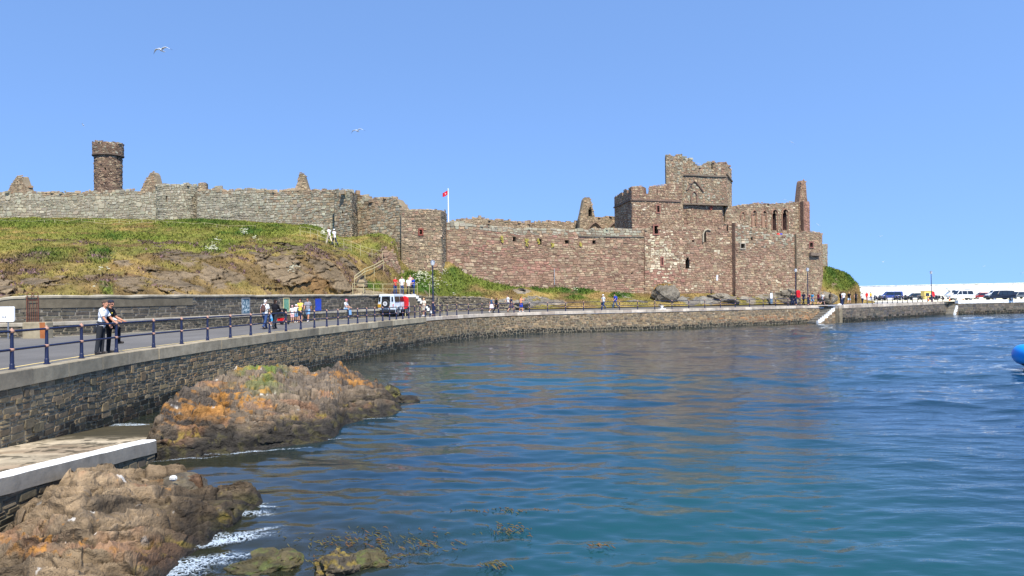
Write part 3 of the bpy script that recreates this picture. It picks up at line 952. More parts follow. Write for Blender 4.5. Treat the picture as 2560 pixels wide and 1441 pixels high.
# ------------------------------------------------------------------ hillside behind the road
# profile of each column: distance and photo row (or height for the first, hidden one)
HC = [
 (-260, [(36.6, 4.2, 1), (38.5, 730), (52, 645), (64, 602), (80, 570), (95.5, 545), (112, 545)]),
 (40,   [(38.6, 4.2, 1), (40.0, 725), (52, 640), (64, 600), (80, 570), (95.5, 547), (112, 540)]),
 (100,  [(39.0, 4.2, 1), (40.5, 722), (52, 642), (64, 602), (80, 570), (95.5, 547), (112, 540)]),
 (250,  [(41.0, 4.2, 1), (42.5, 720), (54, 640), (66, 601), (81, 571), (95.5, 548), (112, 540)]),
 (400,  [(45.5, 4.2, 1), (47.0, 722), (58, 640), (69, 601), (82, 572), (94.5, 552), (112, 545)]),
 (550,  [(51.0, 4.2, 1), (52.3, 720), (62, 640), (71, 604), (82, 575), (93, 553), (112, 545)]),
 (700,  [(57.5, 4.2, 1), (58.8, 716), (66, 640), (73, 607), (82, 578), (91, 562), (108, 555)]),
 (790,  [(61.5, 4.2, 1), (62.8, 705), (69, 640), (75, 612), (82, 584), (89, 571), (106, 565)]),
 (850,  [(64.8, 4.2, 1), (66.2, 700), (71, 652), (76, 627), (82, 608), (86, 596), (104, 590)]),
 (895,  [(67.0, 4.3, 1), (69.5, 722), (73, 672), (77, 637), (81, 612), (86.5, 594), (104, 590)]),
 (950,  [(70.0, 4.36, 1), (73.3, 730), (76, 690), (79, 645), (82, 607), (85, 586), (104, 590)]),
 (985,  [(72.0, 4.36, 1), (75.0, 738), (77.5, 712), (80, 668), (82, 625), (84, 600), (104, 590)]),
 (1000, [(73.0, 4.36, 1), (75.8, 739), (78, 716), (80.3, 692), (82, 668), (83.5, 650), (104, 590)]),
 (1040, [(74.5, 4.36, 1), (77.3, 739), (79, 720), (81, 704), (82.5, 690), (84, 682), (104, 620)]),
 (1075, [(78.0, 4.10, 1), (79.5, 742), (80.6, 725), (82, 706), (83.5, 691), (85, 682), (104, 640)]),
 (1115, [(83.6, 4.10, 1), (84.5, 739), (85.6, 715), (86.6, 692), (87.6, 672), (88.6, 656), (104, 650)]),
 (1200, [(86.5, 4.05, 1), (88.5, 740), (90, 720), (91.5, 703), (92.6, 690), (93.6, 674), (108, 670)]),
 (1300, [(90.3, 2.60, 1), (91.5, 756), (93.2, 742), (94.8, 727), (96, 712), (97.2, 698), (112, 690)]),
 (1450, [(93.5, 2.60, 1), (94.8, 757), (96.2, 748), (97.8, 738), (99.2, 728), (100.4, 717), (116, 710)]),
 (1560, [(96.4, 2.60, 1), (97.6, 757), (98.8, 752), (100.2, 746), (101.5, 739), (102.6, 732), (118, 730)]),
 (1700, [(100.2, 2.60, 1), (101.0, 757), (101.9, 753), (102.7, 748), (103.6, 742), (104.5, 735), (120, 735)]),
 (1850, [(104.5, 2.60, 1), (105.3, 752), (106.2, 747), (107.0, 741), (107.9, 735), (108.8, 728), (122, 728)]),
 (1930, [(107.5, 2.60, 1), (108.8, 744), (110, 734), (111.4, 722), (112.8, 709), (114, 700), (126, 700)]),
 (2000, [(111.0, 2.50, 1), (112.5, 740), (114, 724), (115.5, 707), (117, 692), (118, 683), (130, 683)]),
 (2060, [(114.5, 2.40, 1), (116, 735), (117.4, 716), (119, 696), (120.5, 680), (122, 668), (134, 672)]),
 (2105, [(117.5, 2.35, 1), (119, 733), (120.6, 713), (122.4, 699), (124.2, 687), (126, 680), (136, 690)]),
 (2135, [(121.0, 2.30, 1), (122.2, 735), (123.6, 722), (125.2, 713), (127, 706), (129, 703), (138, 715)]),
 (2148, [(123.0, 2.25, 1), (124.0, 742), (125.0, 732), (126.2, 724), (127.6, 720), (129.5, 722), (138, 735)]),
 (2153, [(124.0, 2.2, 1), (125.0, 748), (126.0, 748), (127.0, 748), (128.0, 748), (130, 748), (138, 745)]),
 (2185, [(124.0, 1.6, 1), (125.0, 756), (126.0, 756), (127.0, 756), (128.0, 756), (130, 756), (138, 754)]),
]
hx = np.array([c[0] for c in HC], float)
hY = np.array([[p[0] for p in c[1]] for c in HC])
hZ = np.array([[p[1] if len(p) == 3 else zc(c[0], p[1], p[0]) for p in c[1]] for c in HC])
NP_, NR = 7, 210
px = np.concatenate([np.arange(-260, 0, 9), np.arange(0, 2186, 2.6)])
def pchip(xk, yk, x):
    h = np.diff(xk); d = np.diff(yk) / h
    m = np.zeros_like(yk)
    w1 = 2 * h[1:] + h[:-1]; w2 = h[1:] + 2 * h[:-1]
    ok = d[:-1] * d[1:] > 0
    m[1:-1] = np.where(ok, (w1 + w2) / np.where(ok, w1 / np.where(ok, d[:-1], 1) + w2 / np.where(ok, d[1:], 1), 1), 0)
    m[0] = d[0]; m[-1] = d[-1]
    k = np.clip(np.searchsorted(xk, x, 'right') - 1, 0, len(h) - 1)
    t = (x - xk[k]) / h[k]
    return (1 + 2 * t) * (1 - t) ** 2 * yk[k] + t * (1 - t) ** 2 * h[k] * m[k] + t * t * (3 - 2 * t) * yk[k + 1] + t * t * (t - 1) * h[k] * m[k + 1]
cY = np.stack([pchip(hx, hY[:, j], px) for j in range(NP_)], 1)
cZ = np.stack([pchip(hx, hZ[:, j], px) for j in range(NP_)], 1)
tt = np.concatenate([np.linspace(0, 5, 190), np.linspace(5, 6, 21)[1:]])
HY = np.zeros((len(tt), len(px))); HZ = np.zeros_like(HY)
for i in range(len(px)):
    HY[:, i] = np.interp(tt, np.arange(7), cY[i]); HZ[:, i] = pchip(np.arange(7.0), cZ[i], tt)
XA = (px - 1280) / F
HX = HY * XA[None]
PX = np.repeat(px[None], len(tt), 0)
# photo row of every point, used only to say which patch of the hill grows what
q = np.stack([HX, HY, HZ - CAM[2]], -1) @ RM
PY = 720.5 - F * q[..., 1] / -q[..., 2]
TT = np.repeat(tt[:, None], len(px), 1)

def blob(lst):
    o = np.zeros_like(HX)
    for cx, cy, rx, ry, w in lst:
        o = np.maximum(o, w * np.exp(-(((PX - cx) / rx) ** 2 + ((PY - cy) / ry) ** 2)))
    return o
n1 = fbm(HX / 2.4, HY / 2.4, 5, 2); n2 = fbm(HX / 0.7, HY / 0.7, 4, 12); n3 = fbm(HX / 7, HY / 7, 4, 22)
rockw = blob([(10, 710, 30, 45, 1), (100, 705, 65, 26, .8), (150, 690, 40, 16, .8), (225, 690, 40, 20, .8), (300, 665, 45, 22, .75), (330, 715, 70, 35, .9), (440, 690, 90, 50, 1), (560, 695, 110, 55, 1.05),
              (690, 690, 110, 55, 1.1), (790, 700, 90, 50, 1.1), (650, 655, 50, 22, .8), (720, 640, 50, 22, .85), (850, 700, 50, 45, 1.0), (880, 725, 40, 30, 1), (920, 660, 45, 20, .7),
              (1300, 728, 24, 9, 1), (1260, 758, 90, 11, 1), (1380, 756, 60, 9, .9), (1020, 715, 26, 12, .8), (1580, 748, 30, 8, .6), (1690, 752, 60, 12, .9), (1790, 748, 60, 14, .95), (1870, 742, 40, 22, 1),
              (1960, 735, 50, 22, 1), (2040, 738, 50, 18, .9), (2080, 715, 22, 22, .9), (1345, 745, 40, 8, .6)])
rock = sstep(0.50, 0.64, rockw * .9 + (n1 - 0.5) * 1.9 + (n2 - .5) * .7)
green = blob([(60, 557, 160, 14, .8), (300, 585, 220, 25, .62), (480, 565, 160, 20, .8), (640, 580, 150, 18, .65), (540, 610, 90, 20, .7), (830, 585, 35, 18, 1.1), (800, 572, 60, 9, .9), (250, 640, 50, 30, .7), (530, 625, 30, 16, 1.1),
              (130, 640, 90, 20, .55), (735, 680, 22, 18, 1.1), (940, 590, 40, 14, .8), (960, 615, 50, 20, .5), (265, 725, 30, 20, .9), (60, 725, 30, 16, .5), (930, 715, 30, 16, .9),
              (1050, 690, 50, 22, 1.1), (1100, 720, 90, 22, 1.1), (1170, 690, 70, 26, 1.25), (1260, 710, 80, 18, 1.2), (1180, 735, 60, 14, .8), (1360, 720, 50, 12, 1.0), (1450, 725, 50, 10, 1.2), (1440, 745, 30, 6, .7), (1550, 740, 40, 8, 1.0),
              (1965, 695, 40, 14, .9), (2100, 690, 60, 40, 1.3), (2000, 710, 40, 14, .7), (1640, 700, 40, 8, .6), (1870, 720, 20, 10, .4)])
grn = sstep(0.30, 0.72, green + (n3 - 0.5) * 0.9 + (n2 - .5) * .3)
straw = sstep(0.48, 0.62, fbm(HX / 3 + 40, HY / 3, 4, 41) + blob([(200, 548, 260, 7, .25), (760, 590, 60, 8, .3), (1330, 735, 60, 14, .3), (1945, 710, 50, 14, .35), (1640, 705, 40, 10, .4), (910, 605, 40, 14, .2)]))
heath = sstep(0.60, 0.70, fbm(HX / 1.9 + 9, HY / 1.9, 4, 51) + blob([(620, 632, 200, 12, .13), (300, 640, 120, 14, .08), (700, 625, 80, 8, .12), (950, 650, 40, 10, .12)])) * (PX < 1050) * (PY > 605)
# colours (true surface colours of plants and stone)
c_grass = S(104, 112, 50); c_deep = S(66, 92, 38); c_dry = S(132, 120, 66); c_straw = S(166, 138, 86); c_brown = S(118, 98, 64); c_heath = S(112, 90, 84)
c_rock = S(120, 103, 79); c_rock2 = S(142, 123, 96); c_rock3 = S(96, 85, 69); c_rust = S(140, 104, 58)
K_ = lambda c: np.broadcast_to(np.asarray(c)[None, None], HX.shape + (3,)).copy()
def mixc(A, B, m): return A + (B - A) * m[..., None]
brown = sstep(0.40, 0.62, fbm(HX / 4 + 7, HY / 4, 5, 71) + 0.16 * sstep(598, 650, PY) * (PX < 960))
C = mixc(K_(c_dry), K_(c_brown), brown)
C = mixc(C, K_(c_straw), straw * 0.6)
gcol = mixc(K_(c_grass), K_(c_deep), sstep(0.35, 0.7, n1))
C = mixc(C, gcol, np.clip(grn + 0.45 * sstep(.5, .7, fbm(HX / 1.3, HY / 1.3 + 30, 4, 61)) * (PY < 640), 0, 1))
C = mixc(C, K_(c_heath), heath * 0.5)
C = mixc(C, K_(S(124, 128, 58)), 0.65 * sstep(660, 610, PY) * (PX < 1000) * sstep(.35, .6, fbm(HX / 2.2 + 3, HY / 2.2, 4, 66)))
d1, d2, idv = cells((HX * .80 + HZ * .6) / 1.5 + (n2 - .5) * .8, (HZ * .80 - HX * .6) / .9 + (n1 - .5) * 1.6, 3)
crk = sstep(0.13, 0.0, d2 - d1) * sstep(.3, .6, n2 + .1)
rc = mixc(K_(c_rock), K_(c_rock2), idv); rc = mixc(rc, K_(c_rock3), sstep(.55, .75, n1) * .8); rc = mixc(rc, K_(c_rust), sstep(.6, .72, n3) * .6)
rc = mixc(rc, rc * 0.42, crk)
grey = blob([(1280, 750, 160, 22, 1), (1700, 745, 260, 26, 1), (1960, 735, 90, 30, .6)])
rc = mixc(rc, mixc(K_(S(120, 116, 108)), K_(S(150, 146, 134)), idv), np.clip(grey, 0, 1))
C = mixc(C, rc, rock)
C *= (0.80 + 0.40 * n2)[..., None]
# relief
w_in = np.clip(TT * 2.0, 0, 1) * np.clip((5.2 - TT) * 2.0, 0, 1)
pl = np.clip((PX - 1050) / 60, 0, 1) * 0.55
amp = (1 - pl)
rel = (idv - .5) * 1.5 + (n3 - .5) * 1.2 - crk * .45 + (ridged(HX / 2.6 + HZ * .5, HZ / 1.4, 3, 15) - .5) * .7
Dz = ((n1 - .5) * 0.9 + (n2 - .5) * 0.32) * amp * (1 - rock) + rock * amp * ((n2 - .5) * .12 + (n1 - .5) * .5)
Dy = -rock * amp * rel * 0.62
plat = ((PX > 900) & (PX < 1075) & (TT < 1.02))
Dz = np.where(plat, (n2 - .5) * 0.05, Dz); Dy = np.where(plat, 0, Dy)
HZ2 = HZ + Dz * w_in; HY2 = HY + Dy * w_in; HX2 = HY2 * XA[None]
HP = np.stack([HX2, HY2, HZ2], -1)
C[plat] = S(150, 136, 108)
mb = MB(); mb.grid(HP, np.clip(C, 0.005, 0.8))
hill = mb.build('hillside', M['turf'], smooth=True); tag(hill, kind='structure')

# grass, heather and flowers growing on it: too many to count
def blades(mb, P, h, w, c, rng, k=5, lean=0.5):
    n = len(P)
    for j in range(k):
        a = rng.uniform(0, 2 * PI, n); hh = h * rng.uniform(0.55, 1.25, n); ww = w * rng.uniform(.6, 1.3, n)
        off = rng.normal(0, 1, (n, 2)) * (w * 1.6)[:, None]
        B = P + np.c_[off, np.full(n, -0.05)]
        sx = np.c_[np.cos(a), np.sin(a), np.zeros(n)]
        ln = rng.normal(0, lean, (n, 2)) * hh[:, None]
        tip = B + np.c_[ln, hh]
        mid = B + np.c_[ln * .35, hh * .6]
        V = np.stack([B - sx * ww[:, None], B + sx * ww[:, None], mid + sx * ww[:, None] * .7, tip, mid - sx * ww[:, None] * .7], 1).reshape(-1, 3)
        i = np.arange(n) * 5
        cc = np.repeat(np.clip(c * rng.normal(1, .16, (n, 1)), .004, .9), 5, 0)
        mb.v.append(V); mb.c.append(cc); mb.f.append(np.stack([i, i + 1, i + 2, i + 3, i + 4], 1) + mb.n); mb.n += len(V)
rg = np.random.default_rng(77)
# pick random cells weighted by ground area
ar = np.abs(np.gradient(HY2, axis=0)) * np.abs(np.gradient(HX2, axis=1)) + 1e-6
wgt = ar * (1 - rock) * (~plat) * (TT > .15) * (TT < 5.05) * (PX > -60)
def pick(wg, n):
    p = (wg / wg.sum()).ravel(); ix = rg.choice(len(p), n, p=p)
    r, c_ = np.unravel_index(ix, HX.shape)
    r2 = np.clip(r + 1, 0, HX.shape[0] - 1); c2 = np.clip(c_ + 1, 0, HX.shape[1] - 1)
    a, b = rg.random((n, 1)), rg.random((n, 1))
    P = HP[r, c_] * (1 - a) * (1 - b) + HP[r2, c_] * a * (1 - b) + HP[r, c2] * (1 - a) * b + HP[r2, c2] * a * b
    return P, r, c_
mb = MB()
P, r, c_ = pick(wgt, 30000)
gr = grn[r, c_]
sc_ = np.where(PX[r, c_] > 1000, .85, 1.0)
blades(mb, P, (0.16 + 0.16 * gr) * sc_, (0.05 + 0.02 * gr), C[r, c_] * np.array([1.05, 1.08, .95]), rg, 4)
tag(mb.build('grass', M['blade']), kind='stuff')
mb = MB()
P, r, c_ = pick(wgt * heath * (PY > 600), 1100)
blades(mb, P, np.full(len(P), .22), np.full(len(P), .05), np.where(rg.random((len(P), 1)) < .35, S(136, 108, 108), S(92, 76, 60)), rg, 5)
tag(mb.build('heather', M['blade']), kind='stuff')
flw = blob([(610, 590, 8, 5, 1), (530, 628, 22, 6, 1), (540, 612, 10, 4, .8), (808, 585, 6, 6, 1), (735, 680, 16, 12, .9), (1010, 662, 6, 4, .4), (1060, 700, 40, 16, .9), (1110, 688, 14, 7, 1.4), (1085, 720, 40, 14, .7), (1122, 722, 12, 5, 1),
            (1198, 668, 6, 5, 1.2), (1340, 704, 8, 4, .9), (1437, 730, 8, 3, .9), (1990, 700, 8, 10, 1), (265, 690, 20, 4, .8), (240, 735, 14, 4, 1.0), (640, 600, 12, 5, .7), (1125, 745, 16, 5, .6)])
mb = MB()
P, r, c_ = pick(ar * flw ** 2 * (flw > .2), 520)
P = P + np.c_[rg.normal(0, .1, (len(P), 2)), rg.uniform(.2, .5, len(P))]
for p in P:
    mb.ball(p, (rg.uniform(.05, .13), rg.uniform(.05, .13), .03), S(226, 222, 190) * rg.uniform(.8, 1), 5, 3)
tag(mb.build('wildflowers', M['blade']), kind='stuff')
# ------------------------------------------------------------------ castle
def xy(px, Y, py=600):
    p = at(px, py, Y); return (p[0], p[1])
def prof(path, lst, rag=0.12, seed=1):
    uz = np.array(sorted(path.hit(a, b) for a, b in lst))
    def f(u):
        u = np.asarray(u, float)
        return np.interp(u, uz[:, 0], uz[:, 1]) + (fbm(u / 1.1 + seed * 13, u * 0 + seed, 3, seed) - 0.5) * rag * 2
    return f
def opn(path, x0, y0, x1, y1):
    a = path.hit(x0, (y0 + y1) / 2)[0]; b = path.hit(x1, (y0 + y1) / 2)[0]
    zb = path.hit((x0 + x1) / 2, y0)[1]; za = path.hit((x0 + x1) / 2, y1)[1]
    return (a, b, za, zb)

CR = np.random.default_rng(101)
p_grey = palette([S(164, 158, 136), S(154, 148, 127), S(173, 166, 143), S(142, 135, 116), S(160, 150, 126)], [4, 4, 3, 2, 2], .08)
p_tan = palette([S(166, 146, 118), S(154, 134, 108), S(176, 157, 128), S(138, 120, 99), S(162, 136, 108)], [4, 4, 3, 2, 2], .08)
p_red = palette([S(158, 128, 106), S(147, 118, 98), S(166, 137, 113), S(134, 109, 91), S(164, 142, 117)], [4, 4, 3, 2, 2], .08)
p_pink = palette([S(163, 124, 105), S(155, 117, 100), S(171, 133, 112)], [3, 3, 2], .08)
p_white = palette([S(206, 192, 162), S(190, 176, 146), S(216, 202, 172)], [3, 3, 1], .09)
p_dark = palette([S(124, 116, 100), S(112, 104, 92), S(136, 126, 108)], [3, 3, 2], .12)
p_brown = palette([S(136, 113, 93), S(124, 103, 85), S(148, 125, 102), S(112, 94, 80)], [4, 4, 3, 2], .12)
p_mix = blend(p_tan, p_red, lambda u, z: np.full(u.shape, .35))
GCOL = S(132, 119, 98); RCOL = S(130, 106, 88)

def rubble(mb, path, u0, u1, top, thick, pal, rng, n=2.2, h=0.28):
    """loose stones along a broken wall top"""
    k = int((u1 - u0) * n)
    if k < 1: return
    us = rng.uniform(u0, u1, k); o = -rng.uniform(0.0, thick, k); zt = top(us)
    cs = pal(us, zt, rng)
    for i in range(k):
        p = path.at(us[i], o[i])
        s_ = (rng.uniform(.2, .6), rng.uniform(.2, .5), rng.uniform(.04 + .3 * h, .06 + 2 * h))
        mb.box((p[0], p[1], zt[i] + s_[2] * .12), s_, cs[i], rz=rng.uniform(0, 3))

def wall(mb, path, top, zbot, thick, pal, ch=(0.28, 0.55), lw=(0.4, 1.1), openings=(), ccol=GCOL, gap=0.042, relief=0.042, warp=0.15, cren=(),
         bot=None, floor=False, rub=2.0, u0=0, u1=None, corner=0.40, rh=.22, step=.5):
    u1 = path.len if u1 is None else u1
    masonry(mb, path, u0, u1, zbot, top, (ch[0] * .68, ch[1] * .70), (lw[0] * .66, lw[1] * .66), pal, gap, relief, warp, 1.5, tuple(openings) + tuple(cren), CR, corner, 0.22, tall=.16)
    core(mb, path, u0, u1, zbot, lambda u: top(u) - 0.08, thick, ccol, openings, step, floor=floor)
    if rub: rubble(mb, path, u0, u1, lambda u: top(u) - 0.1, thick, pal, CR, rub, rh)

def windows(parent, path, ops, depth=0.7, col=None, frame=None, name='window', dark=True, back=True):
    for o in ops:
        c = GCOL * .8 if col is None else col
        mbw = recess(path, o, depth, c, back=back, backcol=S(30, 26, 24) if dark else c * 1.1)  # near-black back panel: darkness of the unlit room put into its colour
        w = mbw.build(name, M['masonry'], parent)
        if frame is not None:
            fb = MB(); t = 0.16
            ua, ub, za, zb = o
            for (a, b, c0, d) in ((ua - t, ua, za - t, zb + t), (ub, ub + t, za - t, zb + t), (ua, ub, zb, zb + t), (ua, ub, za - t, za)):
                A = path.at(a, 0.11); B = path.at(b, 0.11); A2 = path.at(a, -0.1); B2 = path.at(b, -0.1)
                fb.add([(*A, c0), (*B, c0), (*B, d), (*A, d), (*A2, c0), (*B2, c0), (*B2, d), (*A2, d)],
                       [(0, 1, 2, 3), (0, 3, 7, 4), (1, 5, 6, 2), (3, 2, 6, 7), (0, 4, 5, 1)], frame * CR.normal(1, .06))
            fb.build('frame', M['masonry'], w)

def band(path, u0, u1, z, h, proud, col, back=0.1):
    mb = MB(); us = np.linspace(u0, u1, max(2, int((u1 - u0) / 0.6)))
    z_ = z(us) if callable(z) else np.full(len(us), z)
    j = (vnoise(us / .7, us * 0, 4) - .5) * 0.06
    rows = [np.c_[path.at(us, -back), z_], np.c_[path.at(us, proud), z_ + j], np.c_[path.at(us, proud), z_ + h + j], np.c_[path.at(us, -back), z_ + h]]
    P = np.stack(rows + [rows[0]]); C = np.repeat((col * (0.8 + .4 * fbm(us / .6, us * 0, 3, 8))[:, None])[None], 5, 0)
    mb.grid(P, C)
    for i, r in ((0, 1), (-1, -1)): mb.add(np.array([w[i] for w in rows]), [(0, 1, 2, 3)[::r]], col)
    return mb
def arc(path, lst, r, col, off=0.06):
    """stone moulding on a wall face along photo points"""
    pts = []
    for a, b in lst:
        u, z = path.hit(a, b); p = path.at(u, off); pts.append((p[0], p[1], z))
    return MB().tube(pts, r, col, 6)

# --- grey curtain wall on the hill top
def grey_wall():
    mb = MB(); p = Path([xy(-170, 98), xy(400, 95.5)])
    tp = prof(p, [(-170, 486), (0, 482), (60, 478), (100, 481), (200, 479), (240, 479), (330, 477), (400, 478)], .14, 2)
    pal = blend(p_grey, p_tan, lambda u, z: sstep(-.9, .4, z - tp(u)) * .7)
    wall(mb, p, tp, 11.0, 1.4, pal, (0.24, 0.62), (0.35, 1.2), ccol=GCOL * 1.05, rub=2.2)
    o = mb.build('curtain_wall', M['masonry'])
    tag(o, 'grey rubble curtain wall along the hill top, below the round tower', 'castle wall')
    mb = MB(); c = at(446, 540, 96.8); r = 2.55
    a = np.linspace(PI * .93, PI * 2.02, 26)
    p = Path(np.c_[c[0] + r * np.cos(a), c[1] + r * np.sin(a)], False)
    # fair curve: treat the ring as smooth
    p.vd = np.c_[-np.sin(a), np.cos(a)]
    zt = zc(446, 461, 94.6)
    tp = lambda u: zt + (fbm(np.asarray(u) / .9, np.asarray(u) * 0, 3, 6) - .5) * .25 + 0.12 * np.sin(np.asarray(u))
    op = [opn(p, 413, 489, 417, 504), opn(p, 479, 494, 482, 503)]
    wall(mb, p, tp, 11.0, 1.2, p_grey, (0.2, 0.45), (0.3, 0.8), op, ccol=GCOL, rub=2.5)
    ring = np.c_[c[0] + (r - .6) * np.cos(a), c[1] + (r - .6) * np.sin(a), np.full(26, zt - .25)]
    mb.add(ring, [tuple(range(26))], GCOL)
    o = mb.build('bastion', M['masonry'])
    tag(o, 'half round grey stone bastion projecting from the hill-top wall', 'bastion')
    windows(o, p, op, .6, name='arrow_slit')
    mb = MB(); p = Path([xy(496, 97.2), xy(517, 97.4)])
    wall(mb, p, prof(p, [(496, 457), (517, 456)], .05), 14, 1.2, p_tan, (.2, .35), (.3, .6), rub=0)
    tag(mb.build('wall_pier', M['masonry']), 'short square stone stub rising just behind the round bastion', 'stone pier')
    mb = MB(); p = Path([xy(492, 95.2), xy(840, 89.6)])
    tp = prof(p, [(492, 474), (517, 476), (527, 472), (537, 465), (547, 471), (560, 477), (600, 477), (640, 473), (672, 474), (692, 480), (700, 475), (735, 474), (770, 479), (790, 475), (840, 474)], .12, 4)
    pal = blend(p_grey, p_tan, lambda u, z: np.clip(sstep(-1.0, .3, z - tp(u)) * .7 + sstep(6, 16, u) * .25, 0, 1))
    wall(mb, p, tp, 9.5, 1.4, pal, (0.22, 0.5), (0.3, 0.95), ccol=GCOL, rub=2.4)
    o = mb.build('curtain_wall', M['masonry'])
    tag(o, 'grey brown curtain wall between the round bastion and the projecting corner', 'castle wall')
    # projecting corner and the wall beyond it
    mb = MB(); p1 = Path([xy(836, 87.8), xy(880, 86.2), xy(896, 89.8)])
    tpa = prof(p1, [(836, 475), (858, 474), (880, 480), (896, 484)], .1, 5)
    u2 = p1.u[1]
    op = [opn(p1, 854, 529, 858, 534)]
    pal = blend(p_tan, p_grey, lambda u, z: np.full(u.shape, .5))
    pal = blend(pal, p_dark, lambda u, z: (u > u2) * 0.85)  # return face laid darker: its stain and grazing shade both put into the colour
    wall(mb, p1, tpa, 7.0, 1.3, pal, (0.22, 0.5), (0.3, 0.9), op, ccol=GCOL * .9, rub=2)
    p2 = Path([xy(890, 89.6), xy(1010, 86.0)])
    tpb = prof(p2, [(890, 483), (905, 487), (918, 494), (921, 503), (930, 500), (950, 497), (972, 496), (984, 493), (992, 498), (998, 511), (1010, 526)], .15, 6)
    wall(mb, p2, tpb, 7.0, 1.3, blend(p_tan, p_grey, lambda u, z: np.full(u.shape, .35)), (0.22, 0.5), (0.3, 0.9), ccol=GCOL * .95, rub=2.4)
    o = mb.build('curtain_wall', M['masonry'])
    tag(o, 'brown grey castle wall with a projecting corner and ragged top, next to the flag tower', 'castle wall')
    windows(o, p1, op, .5, name='opening')
grey_wall()

def flag_tower():
    mb = MB(); p = Path([xy(1003, 85.6), xy(1104, 86.0), xy(1117.5, 90.4)])
    tp = prof(p, [(1003, 526), (1012, 524), (1060, 523), (1097, 523), (1104, 525), (1117, 532)], .08, 8)
    uc = p.u[1]
    op = [opn(p, 1049, 575, 1055, 586), opn(p, 1009, 563, 1013, 566)]
    pal = blend(p_tan, p_red, lambda u, z: .12 + .3 * sstep(9.5, 6.5, z))
    pal = blend(pal, p_dark, lambda u, z: (u > uc) * .8)  # side face takes darker stones, grazing shade put into their colour
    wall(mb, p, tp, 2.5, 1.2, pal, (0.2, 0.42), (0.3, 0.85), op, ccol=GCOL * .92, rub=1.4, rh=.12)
    q_ = Path([xy(1117.5, 90.2), xy(1003, 92)])
    core(mb, q_, 0, q_.len, 6, lambda u: np.full(np.shape(u), 12.6), .3, GCOL)
    o = mb.build('corner_tower', M['masonry'])
    tag(o, 'square brown stone tower beside the flagpole, above the white steps', 'tower')
    windows(o, p, op[:1], .6, frame=S(138, 80, 68)); windows(o, p, op[1:], .4, name='opening')
    mb = MB(); p = Path([xy(957, 78.6, 690), xy(1000, 80.6, 690), xy(1012, 83)])
    tp = prof(p, [(955, 668), (961, 650), (968, 636), (978, 630), (990, 640), (998, 660), (1004, 676), (1012, 690)], .3, 9)
    wall(mb, p, tp, 4.0, 1.8, blend(p_red, p_tan, lambda u, z: np.full(u.shape, .35)), (0.16, 0.34), (0.25, 0.7), ccol=RCOL, rub=3)
    o = mb.build('ruined_buttress', M['masonry'])
    tag(o, 'crumbling reddish stub of masonry leaning under the square flag tower', 'ruin')
flag_tower()

# --- free-standing ruins seen over the wall
def gable(lst, Ya, Yb, label, zb=13.0, hole=None, name='ruined_gable', pal=p_tan, cat='ruin', thick=1.1):
    x0, x1 = lst[0][0], lst[-1][0]
    mb = MB(); p = Path([xy(x0, Ya, 480), xy(x1, Yb, 480)])
    op = [opn(p, *hole)] if hole else []
    wall(mb, p, prof(p, lst, .06, 3), zb, thick, pal, (0.22, 0.42), (0.3, 0.8), op, ccol=GCOL, rub=1.5, rh=.12, step=.12)
    o = mb.build(name, M['masonry']); tag(o, label, cat)
    if op: windows(o, p, op, thick, back=False, name='opening')
    return o
gable([(14, 486), (18, 478), (24, 468), (36, 449), (40, 441), (47, 440), (54, 441), (59, 456), (69, 478), (70, 486)], 111, 109.5, 'broken stone gable with a flat top, peeping over the wall left of the round tower')
gable([(345, 488), (350, 477), (358, 462), (368, 445), (377, 431), (382, 429), (387, 436), (392, 456), (397, 476), (398, 486)], 108.5, 107.5, 'pointed stone gable between the round tower and the bastion')
gable([(732, 482), (737, 471), (743, 456), (748, 441), (752, 433), (759, 434), (764, 449), (769, 465), (774, 480)], 102, 102, 'thin pointed stone gable over the wall, halfway between bastion and flag tower')

def round_tower():
    Y = 137.0; c = at(271, 480, Y); w = lambda px_: px_ * Y / F
    r = w(31.2); root = None
    mb = MB(); a = np.linspace(PI * .8, PI * 2.8, 60)
    def ring(rr):
        p = Path(np.c_[c[0] + rr * np.cos(a), c[1] + rr * np.sin(a)]); p.vd = np.c_[-np.sin(a), np.cos(a)]; return p
    p = ring(r); z1 = zc(271, 381, Y - r); z2 = zc(271, 352, Y - r)
    op = [opn(p, 249, 383, 254, 396), opn(p, 292, 385, 295, 399), opn(p, 261, 420, 265, 425)]
    pal = blend(p_brown, p_tan, lambda u, z: np.full(u.shape, .3))
    wall(mb, p, flat(z1), 13, 1.0, pal, (0.22, 0.42), (0.35, 1.0), op, ccol=RCOL * .8, rub=0, relief=.08)
    root = mb.build('round_tower', M['masonry'])
    tag(root, 'tall round brown stone tower with a wider battlement, behind the hill-top wall', 'tower')
    windows(root, p, op, .7, name='arrow_slit')
    mb = MB(); p2 = ring(w(35.0))
    def tp2(u):
        u = np.asarray(u, float); ph = (u / p2.len) * 7.3
        return z2 - 0.05 - 0.95 * ((ph % 1.0) > 0.80) * 0.55 + (vnoise(u / .5, u * 0, 3) - .5) * .3
    wall(mb, p2, tp2, z1 - .25, 0.7, blend(p_brown, p_grey, lambda u, z: np.full(u.shape, .3)), (0.2, 0.4), (0.3, .8), ccol=RCOL * .8, rub=2, rh=.15, floor=True)
    mb.build('battlement', M['masonry'], root)
    mb = band(ring(w(34.6)), 0, p2.len * .985, z1 - .38, .22, .14, S(104, 90, 78)); mb.build('corbel', M['masonry'], root)
round_tower()

